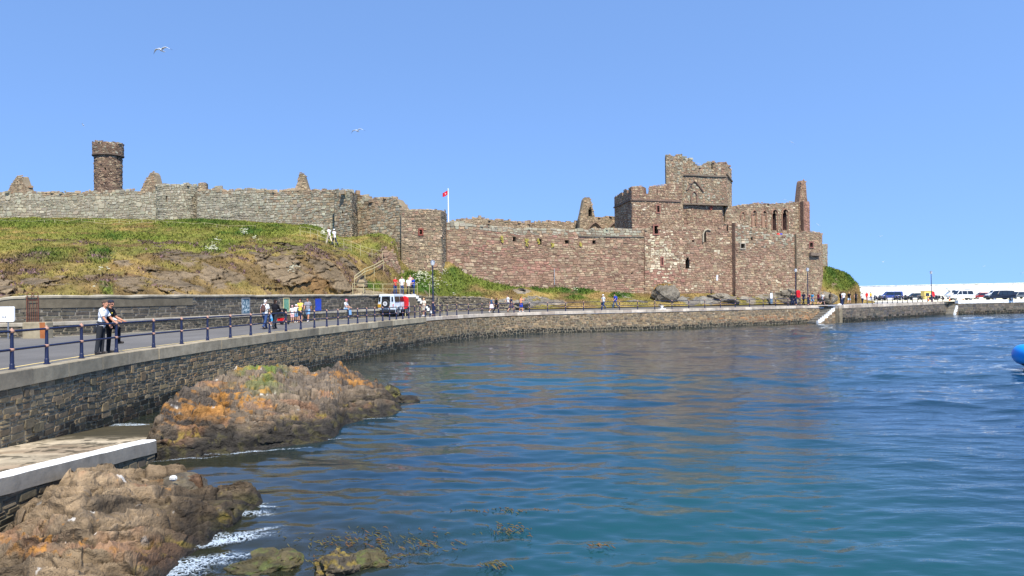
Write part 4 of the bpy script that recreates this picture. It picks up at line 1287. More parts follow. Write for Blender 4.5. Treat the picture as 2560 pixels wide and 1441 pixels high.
# --- red sandstone curtain wall and walls behind it
def red_wall():
    mb = MB(); p = Path([xy(1116, 89.3), xy(1210, 92.4), xy(1300, 95.6), xy(1450, 99.8), xy(1626, 104.0)], True, 2.0)
    tp = prof(p, [(1116, 560), (1125, 554), (1145, 556), (1160, 560), (1230, 566), (1310, 571), (1330, 573), (1460, 573), (1500, 571), (1612, 574), (1626, 574)], .06, 11)
    op = [opn(p, a - 4, 593, a + 4, 604) for a in (1286,)] + [opn(p, 1345, 598, 1354, 612), opn(p, 1412, 601, 1422, 611), opn(p, 1481, 601, 1489, 610), opn(p, 1577, 680, 1582, 685), opn(p, 1220, 561, 1225, 570)]
    zs = np.array([p.hit(a, b) for a, b in ((1116, 572), (1210, 580), (1310, 590), (1450, 592), (1626, 594))])
    zl = lambda u: np.interp(u, zs[:, 0], zs[:, 1])
    nz = lambda u, z: fbm(u / 3.0, z / 1.5, 3, 19)
    pal = blend(p_red, p_tan, lambda u, z: np.clip(.22 + 1.4 * (nz(u, z) - .5), .05, .8))
    pal = blend(pal, p_pink, lambda u, z: np.clip(3.0 * (fbm(u / 4 + 9, z / 1.2, 3, 29) - .56), 0, .75))
    pal = blend(pal, p_grey, lambda u, z: (z > zl(u) + .1) * .88)
    pal = blend(pal, p_tan, lambda u, z: np.clip(sstep(3, 0, np.abs(z - zl(u) + 1.0)) * .4, 0, 1))
    wall(mb, p, tp, 2.0, 1.6, pal, (0.28, 0.52), (0.45, 1.35), op, ccol=RCOL * .9, rub=1.6, rh=.12, corner=.3)
    o = mb.build('curtain_wall', M['masonry'])
    tag(o, 'long red sandstone curtain wall with grey parapet and small square holes', 'castle wall')
    windows(o, p, op[:4], .8, name='gun_port'); windows(o, p, op[4:], .5, name='opening')
    ua = p.hit(1445, 592)[0]
    band(p, ua, p.len - .3, zl, .12, .14, S(120, 112, 98)).build('string_course', M['masonry'], o)
    lb = MB()
    for a, y0, y1 in ((1254, 590, 607), (1316, 598, 616), (1345, 598, 612), (1382, 608, 620), (1451, 606, 616)):
        u, z0 = p.hit(a, y1); z1 = p.hit(a, y0)[1]
        for k in range(14):
            uu = u + CR.normal(0, .09); zz = CR.uniform(z0, z1)
            q = p.at(uu, .10); lb.box((q[0], q[1], zz), (.16, .1, .16), S(176, 164, 84) * CR.uniform(.8, 1.1), rz=CR.uniform(0, 3))
    lb.build('lichen_streak', M['masonry'], o)
    pp = MB(); q0 = p.at(p.hit(1384, 690)[0], .2); pp.tube([(*q0, p.hit(1384, 706)[1] - .3), (*q0, p.hit(1384, 672)[1])], .04, S(160, 164, 168), 6)
    pp.build('drain_pipe', M['plain'], o)
    mb = MB(); p = Path([xy(1118, 112), xy(1458, 117)])
    tp = prof(p, [(1118, 556), (1133, 553), (1152, 548), (1185, 546), (1212, 546), (1230, 551), (1262, 552), (1290, 554), (1310, 555), (1350, 556), (1400, 556), (1458, 553)], .2, 13)
    wall(mb, p, tp, 8, 1.2, p_tan, (0.22, 0.5), (0.35, .9), ccol=GCOL * .9, rub=3.2, rh=.3)
    tag(mb.build('ruined_wall', M['masonry']), 'ragged brown wall seen just above the red curtain wall', 'castle wall')
    mb = MB(); p = Path([xy(1449, 115, 560), xy(1545, 118, 560)])
    tp = prof(p, [(1449, 546), (1452, 534), (1459, 499), (1463, 493), (1475, 494), (1481, 515), (1488, 543), (1500, 543), (1512, 540), (1545, 541)], .05, 14)
    op = [opn(p, 1471, 524, 1480, 542), opn(p, 1473.5, 518, 1477.5, 524)]
    wall(mb, p, tp, 8, .6, p_tan, (0.22, 0.45), (0.3, .85), op, ccol=GCOL, rub=1.5, rh=.1, step=.15)
    o = mb.build('nave_ruin', M['masonry'])
    tag(o, 'roofless chapel wall with a tall pointed gable and two blind arches', 'ruin')
    windows(o, p, op, .9, name='opening')
    for cx in (1487, 1537):
        arc(p, [(cx - 19, 600), (cx - 19, 578), (cx - 14, 568), (cx - 7, 561), (cx, 557), (cx + 7, 562), (cx + 14, 570), (cx + 19, 579), (cx + 20, 600)], .16, S(120, 100, 84), .14).build('arch', M['masonry'], o)
        arc(p, [(cx - 16, 600), (cx - 16, 579), (cx - 11, 570), (cx - 5, 564), (cx, 561), (cx + 5, 565), (cx + 11, 572), (cx + 16, 580), (cx + 17, 600)], .10, S(84, 72, 62), .08).build('arch', M['masonry'], o)
red_wall()

# --- the main castle: gatehouse, crossing tower, hall
def castle():
    root = empty('castle', (*xy(1720, 108), 2.5))
    tag(root, 'great red and grey ruined castle with gatehouse, battlemented tower and roofless hall', 'castle')
    inv = Matrix.Translation(root.location).inverted()
    def put(mb, name):
        o = mb.build(name, M['masonry'], root); o.matrix_parent_inverse = inv; return o
    # gatehouse block
    mb = MB(); p = Path([xy(1537, 113.6), xy(1581, 104.4), xy(1707, 107.2)])
    tp = prof(p, [(1537, 491), (1546, 486), (1554, 480), (1555.2, 489), (1558, 487), (1559, 478), (1567, 473), (1568.2, 482), (1571, 480), (1572, 470), (1581, 465), (1608.5, 465), (1609.5, 483), (1621, 483), (1622, 465), (1640, 465), (1668, 462), (1670, 458), (1707, 458)], .03, 21)
    uc = p.u[1]
    op = [opn(p, 1642, 515, 1648, 531), opn(p, 1642.3, 474, 1644.6, 488)]
    cr = [(p.hit(x0, 478)[0], p.hit(x1, 478)[0], p.hit((x0 + x1) / 2, y)[1]) for x0, x1, y in ((1609, 1621.5, 483), (1555, 1558.4, 488), (1568, 1571.4, 481), (1545, 1547.5, 495))]
    nz = lambda u, z: fbm(u / 2.5, z / 1.5, 3, 59)
    palg = blend(p_tan, p_red, lambda u, z: np.clip(.35 + 1.6 * (nz(u, z) - .5), .05, .8))
    palg = blend(palg, p_white, lambda u, z: np.clip(1.4 * (fbm(u / 1.6, z / 1.6, 3, 88) - .58), 0, .6))
    wall(mb, p, tp, 7, 1.0, palg, (0.22, 0.42), (0.3, .8), op, ccol=RCOL * .95, rub=.3, rh=.04, step=.10, cren=[(a, b, z, z + 3) for a, b, z in cr])
    g = put(mb, 'gatehouse_block')
    windows(g, p, op[:1], .7, frame=S(150, 108, 92)); windows(g, p, op[1:], 1.0, name='arrow_slit', back=False)
    za = p.hit(1600, 502)[1]
    band(p, 0, uc - .05, za, .2, .16, S(116, 100, 88)).build('string_course', M['masonry'], g)
    band(p, uc, p.len - .3, za, .2, .16, S(126, 106, 92)).build('string_course', M['masonry'], g)
    # lower front
    mb = MB(); p = Path([xy(1611, 103.45), xy(1837, 107.0)])
    tp = prof(p, [(1611, 574), (1622, 571), (1705, 568), (1760, 566), (1800, 568), (1815, 556), (1837, 551)], .1, 22)
    op = [opn(p, 1714, 650, 1724, 672), opn(p, 1716, 642, 1722, 650), opn(p, 1653, 645, 1656, 663), opn(p, 1635, 565, 1645, 585), opn(p, 1758, 577, 1765, 606), opn(p, 1817, 563, 1820, 580), opn(p, 1730, 600, 1736, 605)]
    pall = blend(p_red, p_tan, lambda u, z: np.clip(.45 + 1.8 * (nz(u + 9, z) - .5), .08, .9))
    def m_white(u, z):
        x0, z0 = p.hit(1652, 640); return np.clip(np.exp(-(((u - x0) / 2.0) ** 2 + ((z - z0) / 2.4) ** 2)) * 1.1, 0, .9)
    def m_pink(u, z):
        x0, z0 = p.hit(1660, 690); return np.clip(np.exp(-(((u - x0) / 2.2) ** 2 + ((z - z0) / 1.0) ** 4)) * 1.2, 0, .97) * (z < p.hit(1660, 676)[1])
    pall = blend(pall, p_white, m_white); pall = blend(pall, p_pink, m_pink)
    pall = blend(pall, p_white, lambda u, z: np.clip(1.3 * (fbm(u / 1.7 + 30, z / 1.7, 3, 98) - .6), 0, .5))
    wall(mb, p, tp, 2.0, 1.2, pall, (0.26, 0.5), (0.4, 1.1), op, ccol=RCOL * .95, rub=1.6, rh=.14)
    lf = put(mb, 'front_wall')
    windows(lf, p, op[:2], 1.0); windows(lf, p, op[2:4], .8, frame=S(150, 104, 90)); windows(lf, p, op[4:5], .45, dark=False, name='niche'); windows(lf, p, op[5:], .5, name='opening')
    arc(p, [(1757, 606), (1757, 585), (1761, 577), (1768, 574), (1776, 577)], .12, S(170, 158, 134), .12).build('arch', M['masonry'], lf)
    sill = opn(p, 1712, 671, 1726, 675)
    # crossing tower
    mb = MB(); pt = Path([xy(1663.5, 117, 430), xy(1665, 107.8, 430), xy(1708, 108.6, 430)])
    tp = prof(pt, [(1663.5, 392), (1665, 386), (1678, 386), (1679, 393), (1689, 393), (1690, 384), (1708, 384)], .04, 23)
    palt = blend(p_tan, p_grey, lambda u, z: np.full(u.shape, .4)); palt = blend(palt, p_red, lambda u, z: np.full(u.shape, .12))
    wall(mb, pt, tp, 12, .9, palt, (0.22, 0.42), (0.3, .85), ccol=GCOL * .9, rub=0)
    pm = Path([xy(1706, 109.6, 450), xy(1815, 112.0, 450), xy(1829, 120, 450)])
    tpm = prof(pm, [(1706, 394), (1728, 396), (1731, 403), (1738, 410), (1750, 418), (1758, 419), (1766, 411), (1771, 405), (1786, 404), (1797, 411), (1810, 413), (1812, 406), (1815, 405), (1820, 411), (1829, 428)], .1, 24)
    zcb = pm.hit(1750, 511)[1]
    op = [opn(pm, 1778.5, 410, 1781.5, 423)]
    palm = blend(p_tan, p_grey, lambda u, z: np.full(u.shape, .3)); palm = blend(palm, p_red, lambda u, z: np.full(u.shape, .22))
    palm = blend(palm, p_red, lambda u, z: (np.abs(u - pm.u[1]) < .8) * .8)
    wall(mb, pm, tpm, zcb, 1.0, palm, (0.22, 0.42), (0.3, .85), op, ccol=GCOL * .88, rub=2.0, rh=.16, floor=True)
    # recessed stage below
    pr = Path([xy(1704, 109.95, 540), xy(1805, 112.2, 540), xy(1824, 119.6, 540)])
    wall(mb, pr, flat(zcb + .1), 8, 1.0, blend(p_tan, p_red, lambda u, z: .3 + .5 * sstep(zcb - 1, zcb - 3, z)), (0.24, 0.44), (0.3, .9), ccol=RCOL * .9, rub=0)
    # roof deck inside keeps daylight out of the hollow shaft
    deck = [(*pt.at(pt.u[1] + .5, -1), 0), (*pm.at(pm.u[1] - .8, -1), 0), (*pm.at(pm.len, -1.), 0), (*pt.at(0.2, -1), 0)]
    dk = np.array(deck); dk[:, 2] = zc(1750, 455, 110); mb.add(dk, [(0, 1, 2, 3)], GCOL * .6)
    tw = put(mb, 'crossing_tower')
    windows(tw, pm, op, 1.0, back=False, name='arrow_slit')
    band(pm, 0, pm.u[1], pm.hit(1750, 441)[1], .2, .2, S(118, 106, 92)).build('string_course', M['masonry'], tw)
    band(pm, pm.u[1], pm.len, pm.hit(1815, 437)[1], .2, .2, S(118, 106, 92)).build('string_course', M['masonry'], tw)
    band(pm, 0, pm.u[1], zcb - .1, .25, .10, S(124, 110, 94), .3).build('corbel', M['masonry'], tw)
    band(pm, pm.u[1], pm.len, zcb - .1, .25, .10, S(124, 110, 94), .3).build('corbel', M['masonry'], tw)
    arc(pm, [(1716, 476), (1733, 453), (1741, 458), (1758, 480)], .12, S(124, 104, 90), .1).build('arch', M['masonry'], tw)
    arc(pm, [(1727, 508), (1727, 490), (1730, 483), (1734, 479), (1739, 483), (1742, 490), (1742, 508)], .1, S(132, 106, 92), .1).build('arch', M['masonry'], tw)
    u, z = pr.hit(1777, 520); q = pr.at(u, .12); d = pr.dirat(np.array([u]))[0]; s_ = .38
    MB().add([(q[0] - d[0] * s_, q[1] - d[1] * s_, z), (q[0], q[1], z - s_), (q[0] + d[0] * s_, q[1] + d[1] * s_, z), (q[0], q[1], z + s_)], [(0, 1, 2, 3)], S(150, 84, 70)).build('carved_stone', M['masonry'], tw)
    # roofless hall
    mb = MB(); p = Path([xy(1814, 113.4), xy(2014, 121.2)])
    tp = prof(p, [(1814, 517), (1850, 513), (1900, 509), (1960, 507), (2000, 505), (2014, 505)], .08, 25)
    ops = []
    for cx, y0, y1, hw in ((1885, 528, 567, 4), (1910, 529, 569, 4), (1936, 527, 576, 4.5), (1962, 526, 576, 5)):
        ops += [opn(p, cx - hw, y0 + 8, cx + hw, y1), opn(p, cx - hw * .6, y0, cx + hw * .6, y0 + 8)]
    palh = blend(p_tan, p_red, lambda u, z: np.full(u.shape, .32)); palh = blend(palh, p_white, lambda u, z: np.full(u.shape, .07))
    wall(mb, p, tp, 8, 1.1, palh, (0.24, 0.42), (0.3, .85), ops, ccol=GCOL * .95, rub=1.6, rh=.12)
    hl = put(mb, 'hall_wall')
    windows(hl, p, ops[:4], .10, dark=False, col=S(150, 122, 100), name='lancet'); windows(hl, p, ops[4:], .8, col=S(120, 92, 80), name='lancet')
    for cx, y0, y1, hw in ((1856, 530, 548, 5), (1885, 526, 568, 6), (1910, 527, 570, 6), (1936, 524, 577, 7), (1962, 523, 577, 7.5)):
        arc(p, [(cx - hw, y1), (cx - hw, y0 + 8), (cx - hw * .6, y0 + 2.5), (cx, y0), (cx + hw * .6, y0 + 2.5), (cx + hw, y0 + 8), (cx + hw, y1)], .09, S(150, 116, 96), .07).build('window_frame', M['masonry'], hl)
    mb = MB(); p = Path([xy(1996.5, 120.4, 480), xy(2018, 121.2, 480), xy(2021, 124, 480)])
    tp = prof(p, [(1996.5, 512), (1998, 500), (2003, 462), (2005, 453), (2009, 450), (2014, 452), (2016, 470), (2018, 505), (2021, 512)], .04, 26)
    wall(mb, p, tp, 13, .9, blend(p_tan, p_red, lambda u, z: np.full(u.shape, .6)), (0.25, 0.45), (0.3, .7), ccol=RCOL, rub=0, step=.08)
    put(mb, 'gable_spire')
    mb = MB(); p = Path([xy(2009, 119.8, 540), xy(2021, 120.2, 540), xy(2024, 123.5, 540)])
    wall(mb, p, prof(p, [(2009, 502), (2021, 502), (2024, 506)], .03), 8, 1.0, p_pink, (0.28, 0.4), (0.4, .8), ccol=RCOL, rub=0)
    put(mb, 'buttress')
    # lower curtain on the seaward side, proud of the front wall, then the end tower
    mb = MB(); p = Path([xy(1838.5, 106.3, 650), xy(1993, 112.6, 650)])
    tp = prof(p, [(1838, 556), (1850, 562), (1880, 574), (1893, 582), (1930, 585), (1960, 586), (1993, 585)], .1, 27)
    op = [opn(p, 1851, 610, 1861, 621), opn(p, 1876, 593, 1882, 601)]
    palc = blend(p_red, p_tan, lambda u, z: np.clip(.5 + 1.6 * (nz(u + 40, z) - .5), .1, .9)); palc = blend(palc, p_grey, lambda u, z: sstep(10.0, 12, z) * .5)
    palc = blend(palc, p_white, lambda u, z: np.clip(1.3 * (fbm(u / 1.7 + 60, z / 1.7, 3, 98) - .6), 0, .5))
    wall(mb, p, tp, 2.0, 1.6, palc, (0.26, 0.5), (0.4, 1.1), op, ccol=RCOL * .95, rub=1.6, rh=.14)
    sc = put(mb, 'sea_wall'); windows(sc, p, op[:1], .8, frame=S(160, 150, 132)); windows(sc, p, op[1:], .5, name='opening')
    mb = MB(); p = Path([xy(1991, 112.0, 620), xy(2047, 114.2, 620), xy(2056, 119.4, 620)])
    tp = prof(p, [(1991, 584), (2010, 579), (2047, 581), (2056, 586)], .08, 28)
    op = [opn(p, 2023.5, 607, 2031, 618)]
    wall(mb, p, tp, 2.0, 1.2, blend(p_tan, p_red, lambda u, z: np.full(u.shape, .35)), (0.22, 0.44), (0.3, .9), op, ccol=GCOL * .92, rub=1.6, rh=.14)
    et = put(mb, 'end_tower'); windows(et, p, op, .7, frame=S(140, 98, 86))
    band(p, p.hit(2022, 640)[0], p.u[1] - .05, p.hit(2035, 640)[1], .45, .45, S(126, 112, 98), .1).build('corbel', M['masonry'], et)
castle()
mb = MB(); p = Path([xy(2050, 126, 640), xy(2069, 128, 640)])
wall(mb, p, prof(p, [(2050, 610), (2069, 612)], .12), 5, 1.2, blend(p_grey, p_tan, lambda u, z: np.full(u.shape, .4)), (0.22, 0.44), (0.3, .9), rub=1.5)
tag(mb.build('wall_pier', M['masonry']), 'narrow grey wall end beyond the seaward corner of the castle', 'castle wall')
# ------------------------------------------------------------------ shore rocks
def rock_sheet(cols, step, nrow, seed, tide=0.42, lich=0.5, grassf=None, lichf=None, wetf=None, slate=(S(112, 99, 83), S(136, 118, 95), S(86, 78, 69)), rough=1.0):
    kx = np.array([c[0] for c in cols], float)
    kY = np.array([[p[0] for p in c[1]] for c in cols]); kZ = np.array([[p[1] for p in c[1]] for c in cols])
    px_ = np.arange(kx[0], kx[-1] + .01, step); n = kY.shape[1]
    cY = np.stack([pchip(kx, kY[:, j], px_) for j in range(n)], 1); cZ = np.stack([pchip(kx, kZ[:, j], px_) for j in range(n)], 1)
    t_ = np.linspace(0, n - 1, nrow)
    Y = np.stack([np.interp(t_, np.arange(n), cY[i]) for i in range(len(px_))], 1)
    Z = np.stack([pchip(np.arange(float(n)), cZ[i], t_) for i in range(len(px_))], 1)
    X = Y * ((px_ - 1280) / F)[None]
    # beds of slate dipping to the right, broken by cross joints
    a = 0.42
    s1 = X * math.cos(a) + Y * math.sin(a); s2 = -X * math.sin(a) + Y * math.cos(a)
    w = fbm(X / 1.1, Y / 1.1, 4, seed) - .5
    bed = s2 * 1.0 + Z * 2.6 + w * 1.1
    saw = (bed / 0.34) % 1.0
    bid = np.floor(bed / 0.34)
    saw2 = ((bed + w) / 0.13) % 1.0
    jx = s1 / 0.95 + _hash(bid, bid * 0 + 3, seed) * 7 + w * .8
    jid = _hash(np.floor(jx), bid, seed + 2)
    jed = np.minimum(jx % 1.0, 1 - jx % 1.0)
    crack = np.clip(sstep(.10, .0, jed) * (jid > .3) + sstep(.16, .0, saw) * .8, 0, 1)
    up = np.clip((Z + .15) / .5, 0, 1)
    d1_, d2_, ci_ = cells(s1 / .55 + w, bed / .5, seed + 30)
    _a, _b, cb_ = cells(s1 / 1.5 + w * .6, s2 / .8 + Z * .9, seed + 33)
    fac = (ci_ - .5) + (cb_ - .5) * .8
    qb = (s2 + Z * 1.5 + w * .5 + .25 * (jid - .5)) / .95
    sb = qb % 1.0; sb = np.minimum(sb / .86, (1 - sb) / .14); crack = np.clip(crack * .7 + sstep(.14, .0, 1 - (qb % 1.0)) * .9, 0, 1)
    D = ((sb - .5) * .36 + saw * .13 + saw2 * .05 + (jid - .5) * .20 + fac * .09 - crack * .13 + w * .10 + (ridged(X / .45, (Y + Z) / .45, 3, seed + 4) - .5) * .07) * rough
    D = D - D.mean() - .05
    Z2 = Z + D * up; Y2 = Y - ((jid - .5) * .20 + saw * .16 + w * .15 + fac * .10) * up * rough
    def soft(A, k):
        for _ in range(k):
            B = A.copy(); B[1:-1, 1:-1] = (A[1:-1, 1:-1] * 2 + A[:-2, 1:-1] + A[2:, 1:-1] + A[1:-1, :-2] + A[1:-1, 2:]) / 6.0; A = B
        return A
    Z2 = soft(Z2, 2); Y2 = soft(Y2, 3)
    n1_ = fbm(X / .9, (Y + Z) / .9, 4, seed + 7); n2_ = fbm(X / .18, (Y + 2 * Z) / .18, 3, seed + 8); n3_ = fbm(X / 2.2, Y / 2.2, 3, seed + 9)
    K = lambda c: np.broadcast_to(np.asarray(c), X.shape + (3,)).copy()
    m = lambda A, B, f: A + (B - A) * np.clip(f, 0, 1)[..., None]
    C = m(K(slate[0]), K(slate[1]), jid * .9); C = m(C, K(slate[2]), sstep(.5, .7, n3_) * .8)
    C = m(C, K(S(150, 108, 78)), sstep(.62, .75, n1_) * .55)
    C = m(C, C * .5, np.clip(crack * .9 + sstep(.08, .0, d2_ - d1_) * .5, 0, 1))
    C = C * (1 - .5 * sstep(.16, .0, saw) * sstep(.2, .5, vnoise(s1 / .6, bid, seed + 44)))[..., None]
    C = C * (1 - .42 * sstep(.20, .0, saw2) * sstep(.25, .6, vnoise(s1 / .4, bid, seed + 40)))[..., None]
    if wetf is not None: C = m(C, C * np.array([.50, .50, .52]), wetf(px_[None] + 0 * X, t_[:, None] + 0 * X, n1_))
    # lichen above the tide: orange, with small white crusts
    hi = sstep(tide + .05, tide + .45, Z2)
    lw_ = 0 if lichf is None else lichf(px_[None] + 0 * X, t_[:, None] + 0 * X) * .16
    li = sstep(.575, .62, lw_ + .45 * n1_ + .55 * fbm(X / .16, (Y + 2 * Z) / .13, 4, seed + 18) + (lich - .5) * .24 + (n3_ - .5) * .30) * hi * (jid * .6 + .4)
    C = m(C, m(K(S(188, 128, 44)), K(S(164, 116, 58)), n3_), li * .88)
    wh = sstep(.73, .76, .5 * fbm(X / .35, (Y + Z) / .35, 3, seed + 20) + .5 * n2_ + .02) * hi
    C = m(C, K(S(206, 198, 184)), wh * .9)
    # wet weedy band at the tide line
    C = m(C, C * .62 + .0, sstep(tide + .55, tide + .05, Z2 + (n1_ - .5) * .6) * .75)
    td = sstep(tide + .16, tide - .14, Z2 + (n1_ - .5) * .5)
    C = m(C, m(K(S(50, 47, 42)), K(S(66, 62, 40)), sstep(.5, .65, n2_)), td * .92)
    yel = sstep(.62, .70, n2_ * .6 + n1_ * .4) * np.exp(-((Z2 - tide) / .12) ** 2)
    C = m(C, K(S(138, 118, 46)), yel * .6)
    if grassf is not None:
        g = grassf(X, Y, px_[None] + 0 * X, t_[:, None] + 0 * X) * sstep(.42, .55, n1_ + .05)
        C = m(C, m(K(S(120, 130, 60)), K(S(86, 104, 40)), n2_), g)
    C *= (.82 + .36 * n2_)[..., None]
    mb = MB(); mb.grid(np.stack([Y2 * ((px_ - 1280) / F)[None], Y2, Z2], -1), np.clip(C, .005, .85))
    return mb

def colA(px_, W, pts):
    Y0 = CAM[2] * F / (W - (757 - .0121 * px_))
    r = [(Y0 - .5, -.6), (Y0, -.03)]
    for dY, py in pts: r.append((Y0 + dY, zc(px_, py, Y0 + dY)))
    zl = r[-1][1]; yl = r[-1][0]
    r += [(yl + .8, zl * .75), (yl + 2.6, -.5)]
    return (px_, r)
A_ = [colA(352, 1158, [(.2, 1150), (.35, 1146), (.5, 1144), (.7, 1143)]),
      colA(366, 1157, [(.25, 1136), (.45, 1118), (.7, 1104), (.9, 1100)]),
      colA(388, 1152, [(.3, 1122), (.6, 1090), (.9, 1062), (1.3, 1046)]),
      colA(400, 1151, [(.3, 1118), (.7, 1080), (1.2, 1040), (1.7, 1024)]),
      colA(412, 1149, [(.3, 1116), (.8, 1075), (1.5, 1025), (2.2, 1009)]),
      colA(440, 1146, [(.4, 1110), (1.0, 1074), (2.0, 1020), (3.2, 992)]),
      colA(455, 1145, [(.4, 1108), (1.1, 1072), (2.2, 1016), (4.0, 970)]),
      colA(530, 1138, [(.5, 1098), (1.4, 1064), (3.0, 1006), (5.6, 953)]),
      colA(600, 1132, [(.5, 1092), (1.6, 1058), (3.6, 994), (7.2, 924)]),
      colA(650, 1127, [(.5, 1086), (1.6, 1056), (3.7, 990), (8.0, 915)]),
      colA(700, 1120, [(.5, 1085), (1.5, 1062), (3.6, 996), (8.4, 919)]),
      colA(745, 1112, [(.45, 1082), (1.2, 1068), (3.2, 1004), (8.6, 928)]),
      colA(785, 1106, [(.4, 1080), (1.0, 1070), (3.0, 1010), (8.8, 932)]),
      colA(815, 1100, [(.4, 1078), (.9, 1066), (3.2, 1006), (8.6, 919)]),
      colA(838, 1088, [(.4, 1072), (1.2, 1052), (3.2, 1000), (8.2, 917)]),
      colA(865, 1062, [(.5, 1042), (1.5, 1014), (3.0, 984), (7.0, 923)]),
      colA(900, 1054, [(.5, 1036), (1.4, 1008), (2.8, 980), (6.2, 942)]),
      colA(930, 1048, [(.4, 1032), (1.2, 1006), (2.4, 984), (5.0, 957)]),
      colA(965, 1041, [(.35, 1028), (1.0, 1010), (1.8, 994), (3.4, 976)]),
      colA(990, 1036, [(.3, 1026), (.7, 1016), (1.1, 1010), (1.6, 1008)]),
      colA(1004, 1031, [(.2, 1028), (.35, 1026), (.5, 1025), (.6, 1025)])]
def topgrass(X, Y, P_, t_):
    return np.exp(-(((P_ - 655) / 55) ** 2 + ((t_ - 4.7) / .45) ** 2)) * 1.1
def lichA(P_, t_):
    g = lambda a, b, c, d: np.exp(-(((P_ - a) / b) ** 2 + ((t_ - c) / d) ** 2))
    return 1.3 * g(660, 55, 2.9, .55) + .9 * g(520, 90, 3.6, .7) + .8 * g(620, 90, 4.6, .35) + .9 * g(890, 40, 2.6, .5) + .6 * g(850, 60, 4.7, .3) - .55 - .5 * g(780, 50, 3.0, .8)
o = rock_sheet(A_, 1.3, 380, 41, .44, .66, topgrass, lichA).build('shore_rock', M['rock'])
tag(o, 'big shore rock covered in orange and white lichen, beside the quay wall', 'rock')
B_ = [(-90, [(8.6, -.4), (9.6, .1), (10.6, .25), (11.6, .3), (12.4, .2), (12.9, .1), (13.3, -.4)]),
      (0, [(8.3, -.4), (9.4, .25), (10.6, .42), (11.7, .38), (12.6, .28), (13.3, .10), (13.9, -.4)]),
      (50, [(8.3, -.4), (9.3, .3), (10.6, .52), (12.0, .5), (13.1, .42), (13.9, .30), (14.5, -.4)]),
      (100, [(8.3, -.4), (9.3, .35), (10.7, .6), (12.2, .6), (13.5, .56), (14.5, .46), (15.1, -.3)]),
      (190, [(8.6, -.4), (9.5, .35), (10.9, .6), (12.6, .70), (14.2, .70), (15.7, .60), (16.3, -.3)]),
      (270, [(9.1, -.4), (10.0, .28), (11.2, .50), (12.9, .60), (14.6, .64), (16.8, .53), (17.5, -.3)]),
      (340, [(9.7, -.4), (10.6, .20), (11.6, .40), (13.2, .52), (14.8, .54), (16.4, .46), (17.2, -.4)]),
      (400, [(10.7, -.4), (11.4, .12), (12.2, .32), (13.6, .46), (15.0, .44), (16.5, .40), (17.2, -.4)]),
      (440, [(11.4, -.5), (12.0, .08), (12.6, .28), (13.8, .44), (15.2, .36), (16.5, .46), (17.1, -.4)]),
      (490, [(12.3, -.5), (12.8, .05), (13.3, .20), (14.0, .38), (14.9, .24), (16.0, .44), (16.6, -.4)]),
      (515, [(12.7, -.5), (13.0, .14), (13.4, .32), (14.0, .38), (14.9, .26), (15.6, .32), (16.2, -.4)]),
      (545, [(13.3, -.5), (13.6, .16), (13.9, .32), (14.3, .36), (14.9, .20), (15.6, .30), (16.2, -.4)]),
      (585, [(13.9, -.5), (14.1, .06), (14.3, .18), (14.6, .18), (15.1, .20), (15.7, .42), (16.3, -.4)]),
      (615, [(14.6, -.5), (14.8, -.08), (15.0, .02), (15.1, .10), (15.3, .24), (15.7, .36), (16.2, -.4)]),
      (645, [(15.0, -.5), (15.1, -.2), (15.2, -.05), (15.3, .04), (15.5, .12), (15.7, .14), (16.0, -.4)]),
      (662, [(15.2, -.5), (15.25, -.4), (15.3, -.3), (15.4, -.25), (15.5, -.2), (15.6, -.2), (15.8, -.5)])]
o = rock_sheet(B_, 1.3, 430, 63, .22, .06, None, lambda P_, t_: 1.1 * np.exp(-(((P_ - 430) / 50) ** 2 + ((t_ - 4.3) / .8) ** 2)), lambda P_, t_, n_: sstep(330, 470, P_ + (n_ - .5) * 160), (S(128, 109, 83), S(154, 131, 101), S(98, 85, 68)), .85).build('shore_rock', M['rock'])
tag(o, 'brown layered slate outcrop next to the white-topped slipway kerb, waves breaking at its edge', 'rock')

def lump(name, c, r, seed, cols, label=None, cat='rock', n=40, m=26, rough=.28, sharp=1.0, rz=0, group=None):
    th = np.linspace(0, 2 * PI, n + 1); ph = np.linspace(-PI / 2, PI / 2, m)
    T, Pp = np.meshgrid(th, ph)
    x, y, z = np.cos(Pp) * np.cos(T), np.cos(Pp) * np.sin(T), np.sin(Pp)
    nz_ = fbm(x * 1.6 + seed, y * 1.6 + z * 1.9, 4, seed); d1, d2, idv = cells(x * 1.5 + z + seed, y * 1.5 - z * 1.2, seed)
    nz_[:, -1] = nz_[:, 0]; idv[:, -1] = idv[:, 0]
    k = 1 + (nz_ - .5) * 2 * rough + (idv - .5) * rough * .8 * sharp
    k[0] = k[0].mean(); k[-1] = k[-1].mean()
    P = np.stack([x * k * r[0], y * k * r[1], z * k * r[2]], -1)
    ca, sa = math.cos(rz), math.sin(rz)
    P = np.stack([P[..., 0] * ca - P[..., 1] * sa, P[..., 0] * sa + P[..., 1] * ca, P[..., 2]], -1) + np.array(c)
    nn = fbm(P[..., 0] / (r[0] * .3), (P[..., 1] + P[..., 2]) / (r[0] * .3), 4, seed + 3)
    C = np.asarray(cols[0]) + (np.asarray(cols[1]) - np.asarray(cols[0])) * idv[..., None]
    C = C + (np.asarray(cols[2]) - C) * sstep(.52, .62, nn)[..., None] * .8
    C = C * (.75 + .5 * nn)[..., None]
    mb = MB(); mb.grid(P, C)
    o = mb.build(name, M['rock'])
    if label: tag(o, label, cat, group)
    return o
WEED = (S(76, 70, 48), S(92, 82, 56), S(84, 90, 46))
p = atz(640, 1425, 0); lump('shore_rock', (p[0], p[1] + .2, -.10), (.55, .6, .20), 5, WEED, 'low weedy brown rock awash beside the foam at the bottom edge', n=80, m=50, rough=.5, sharp=1.3)
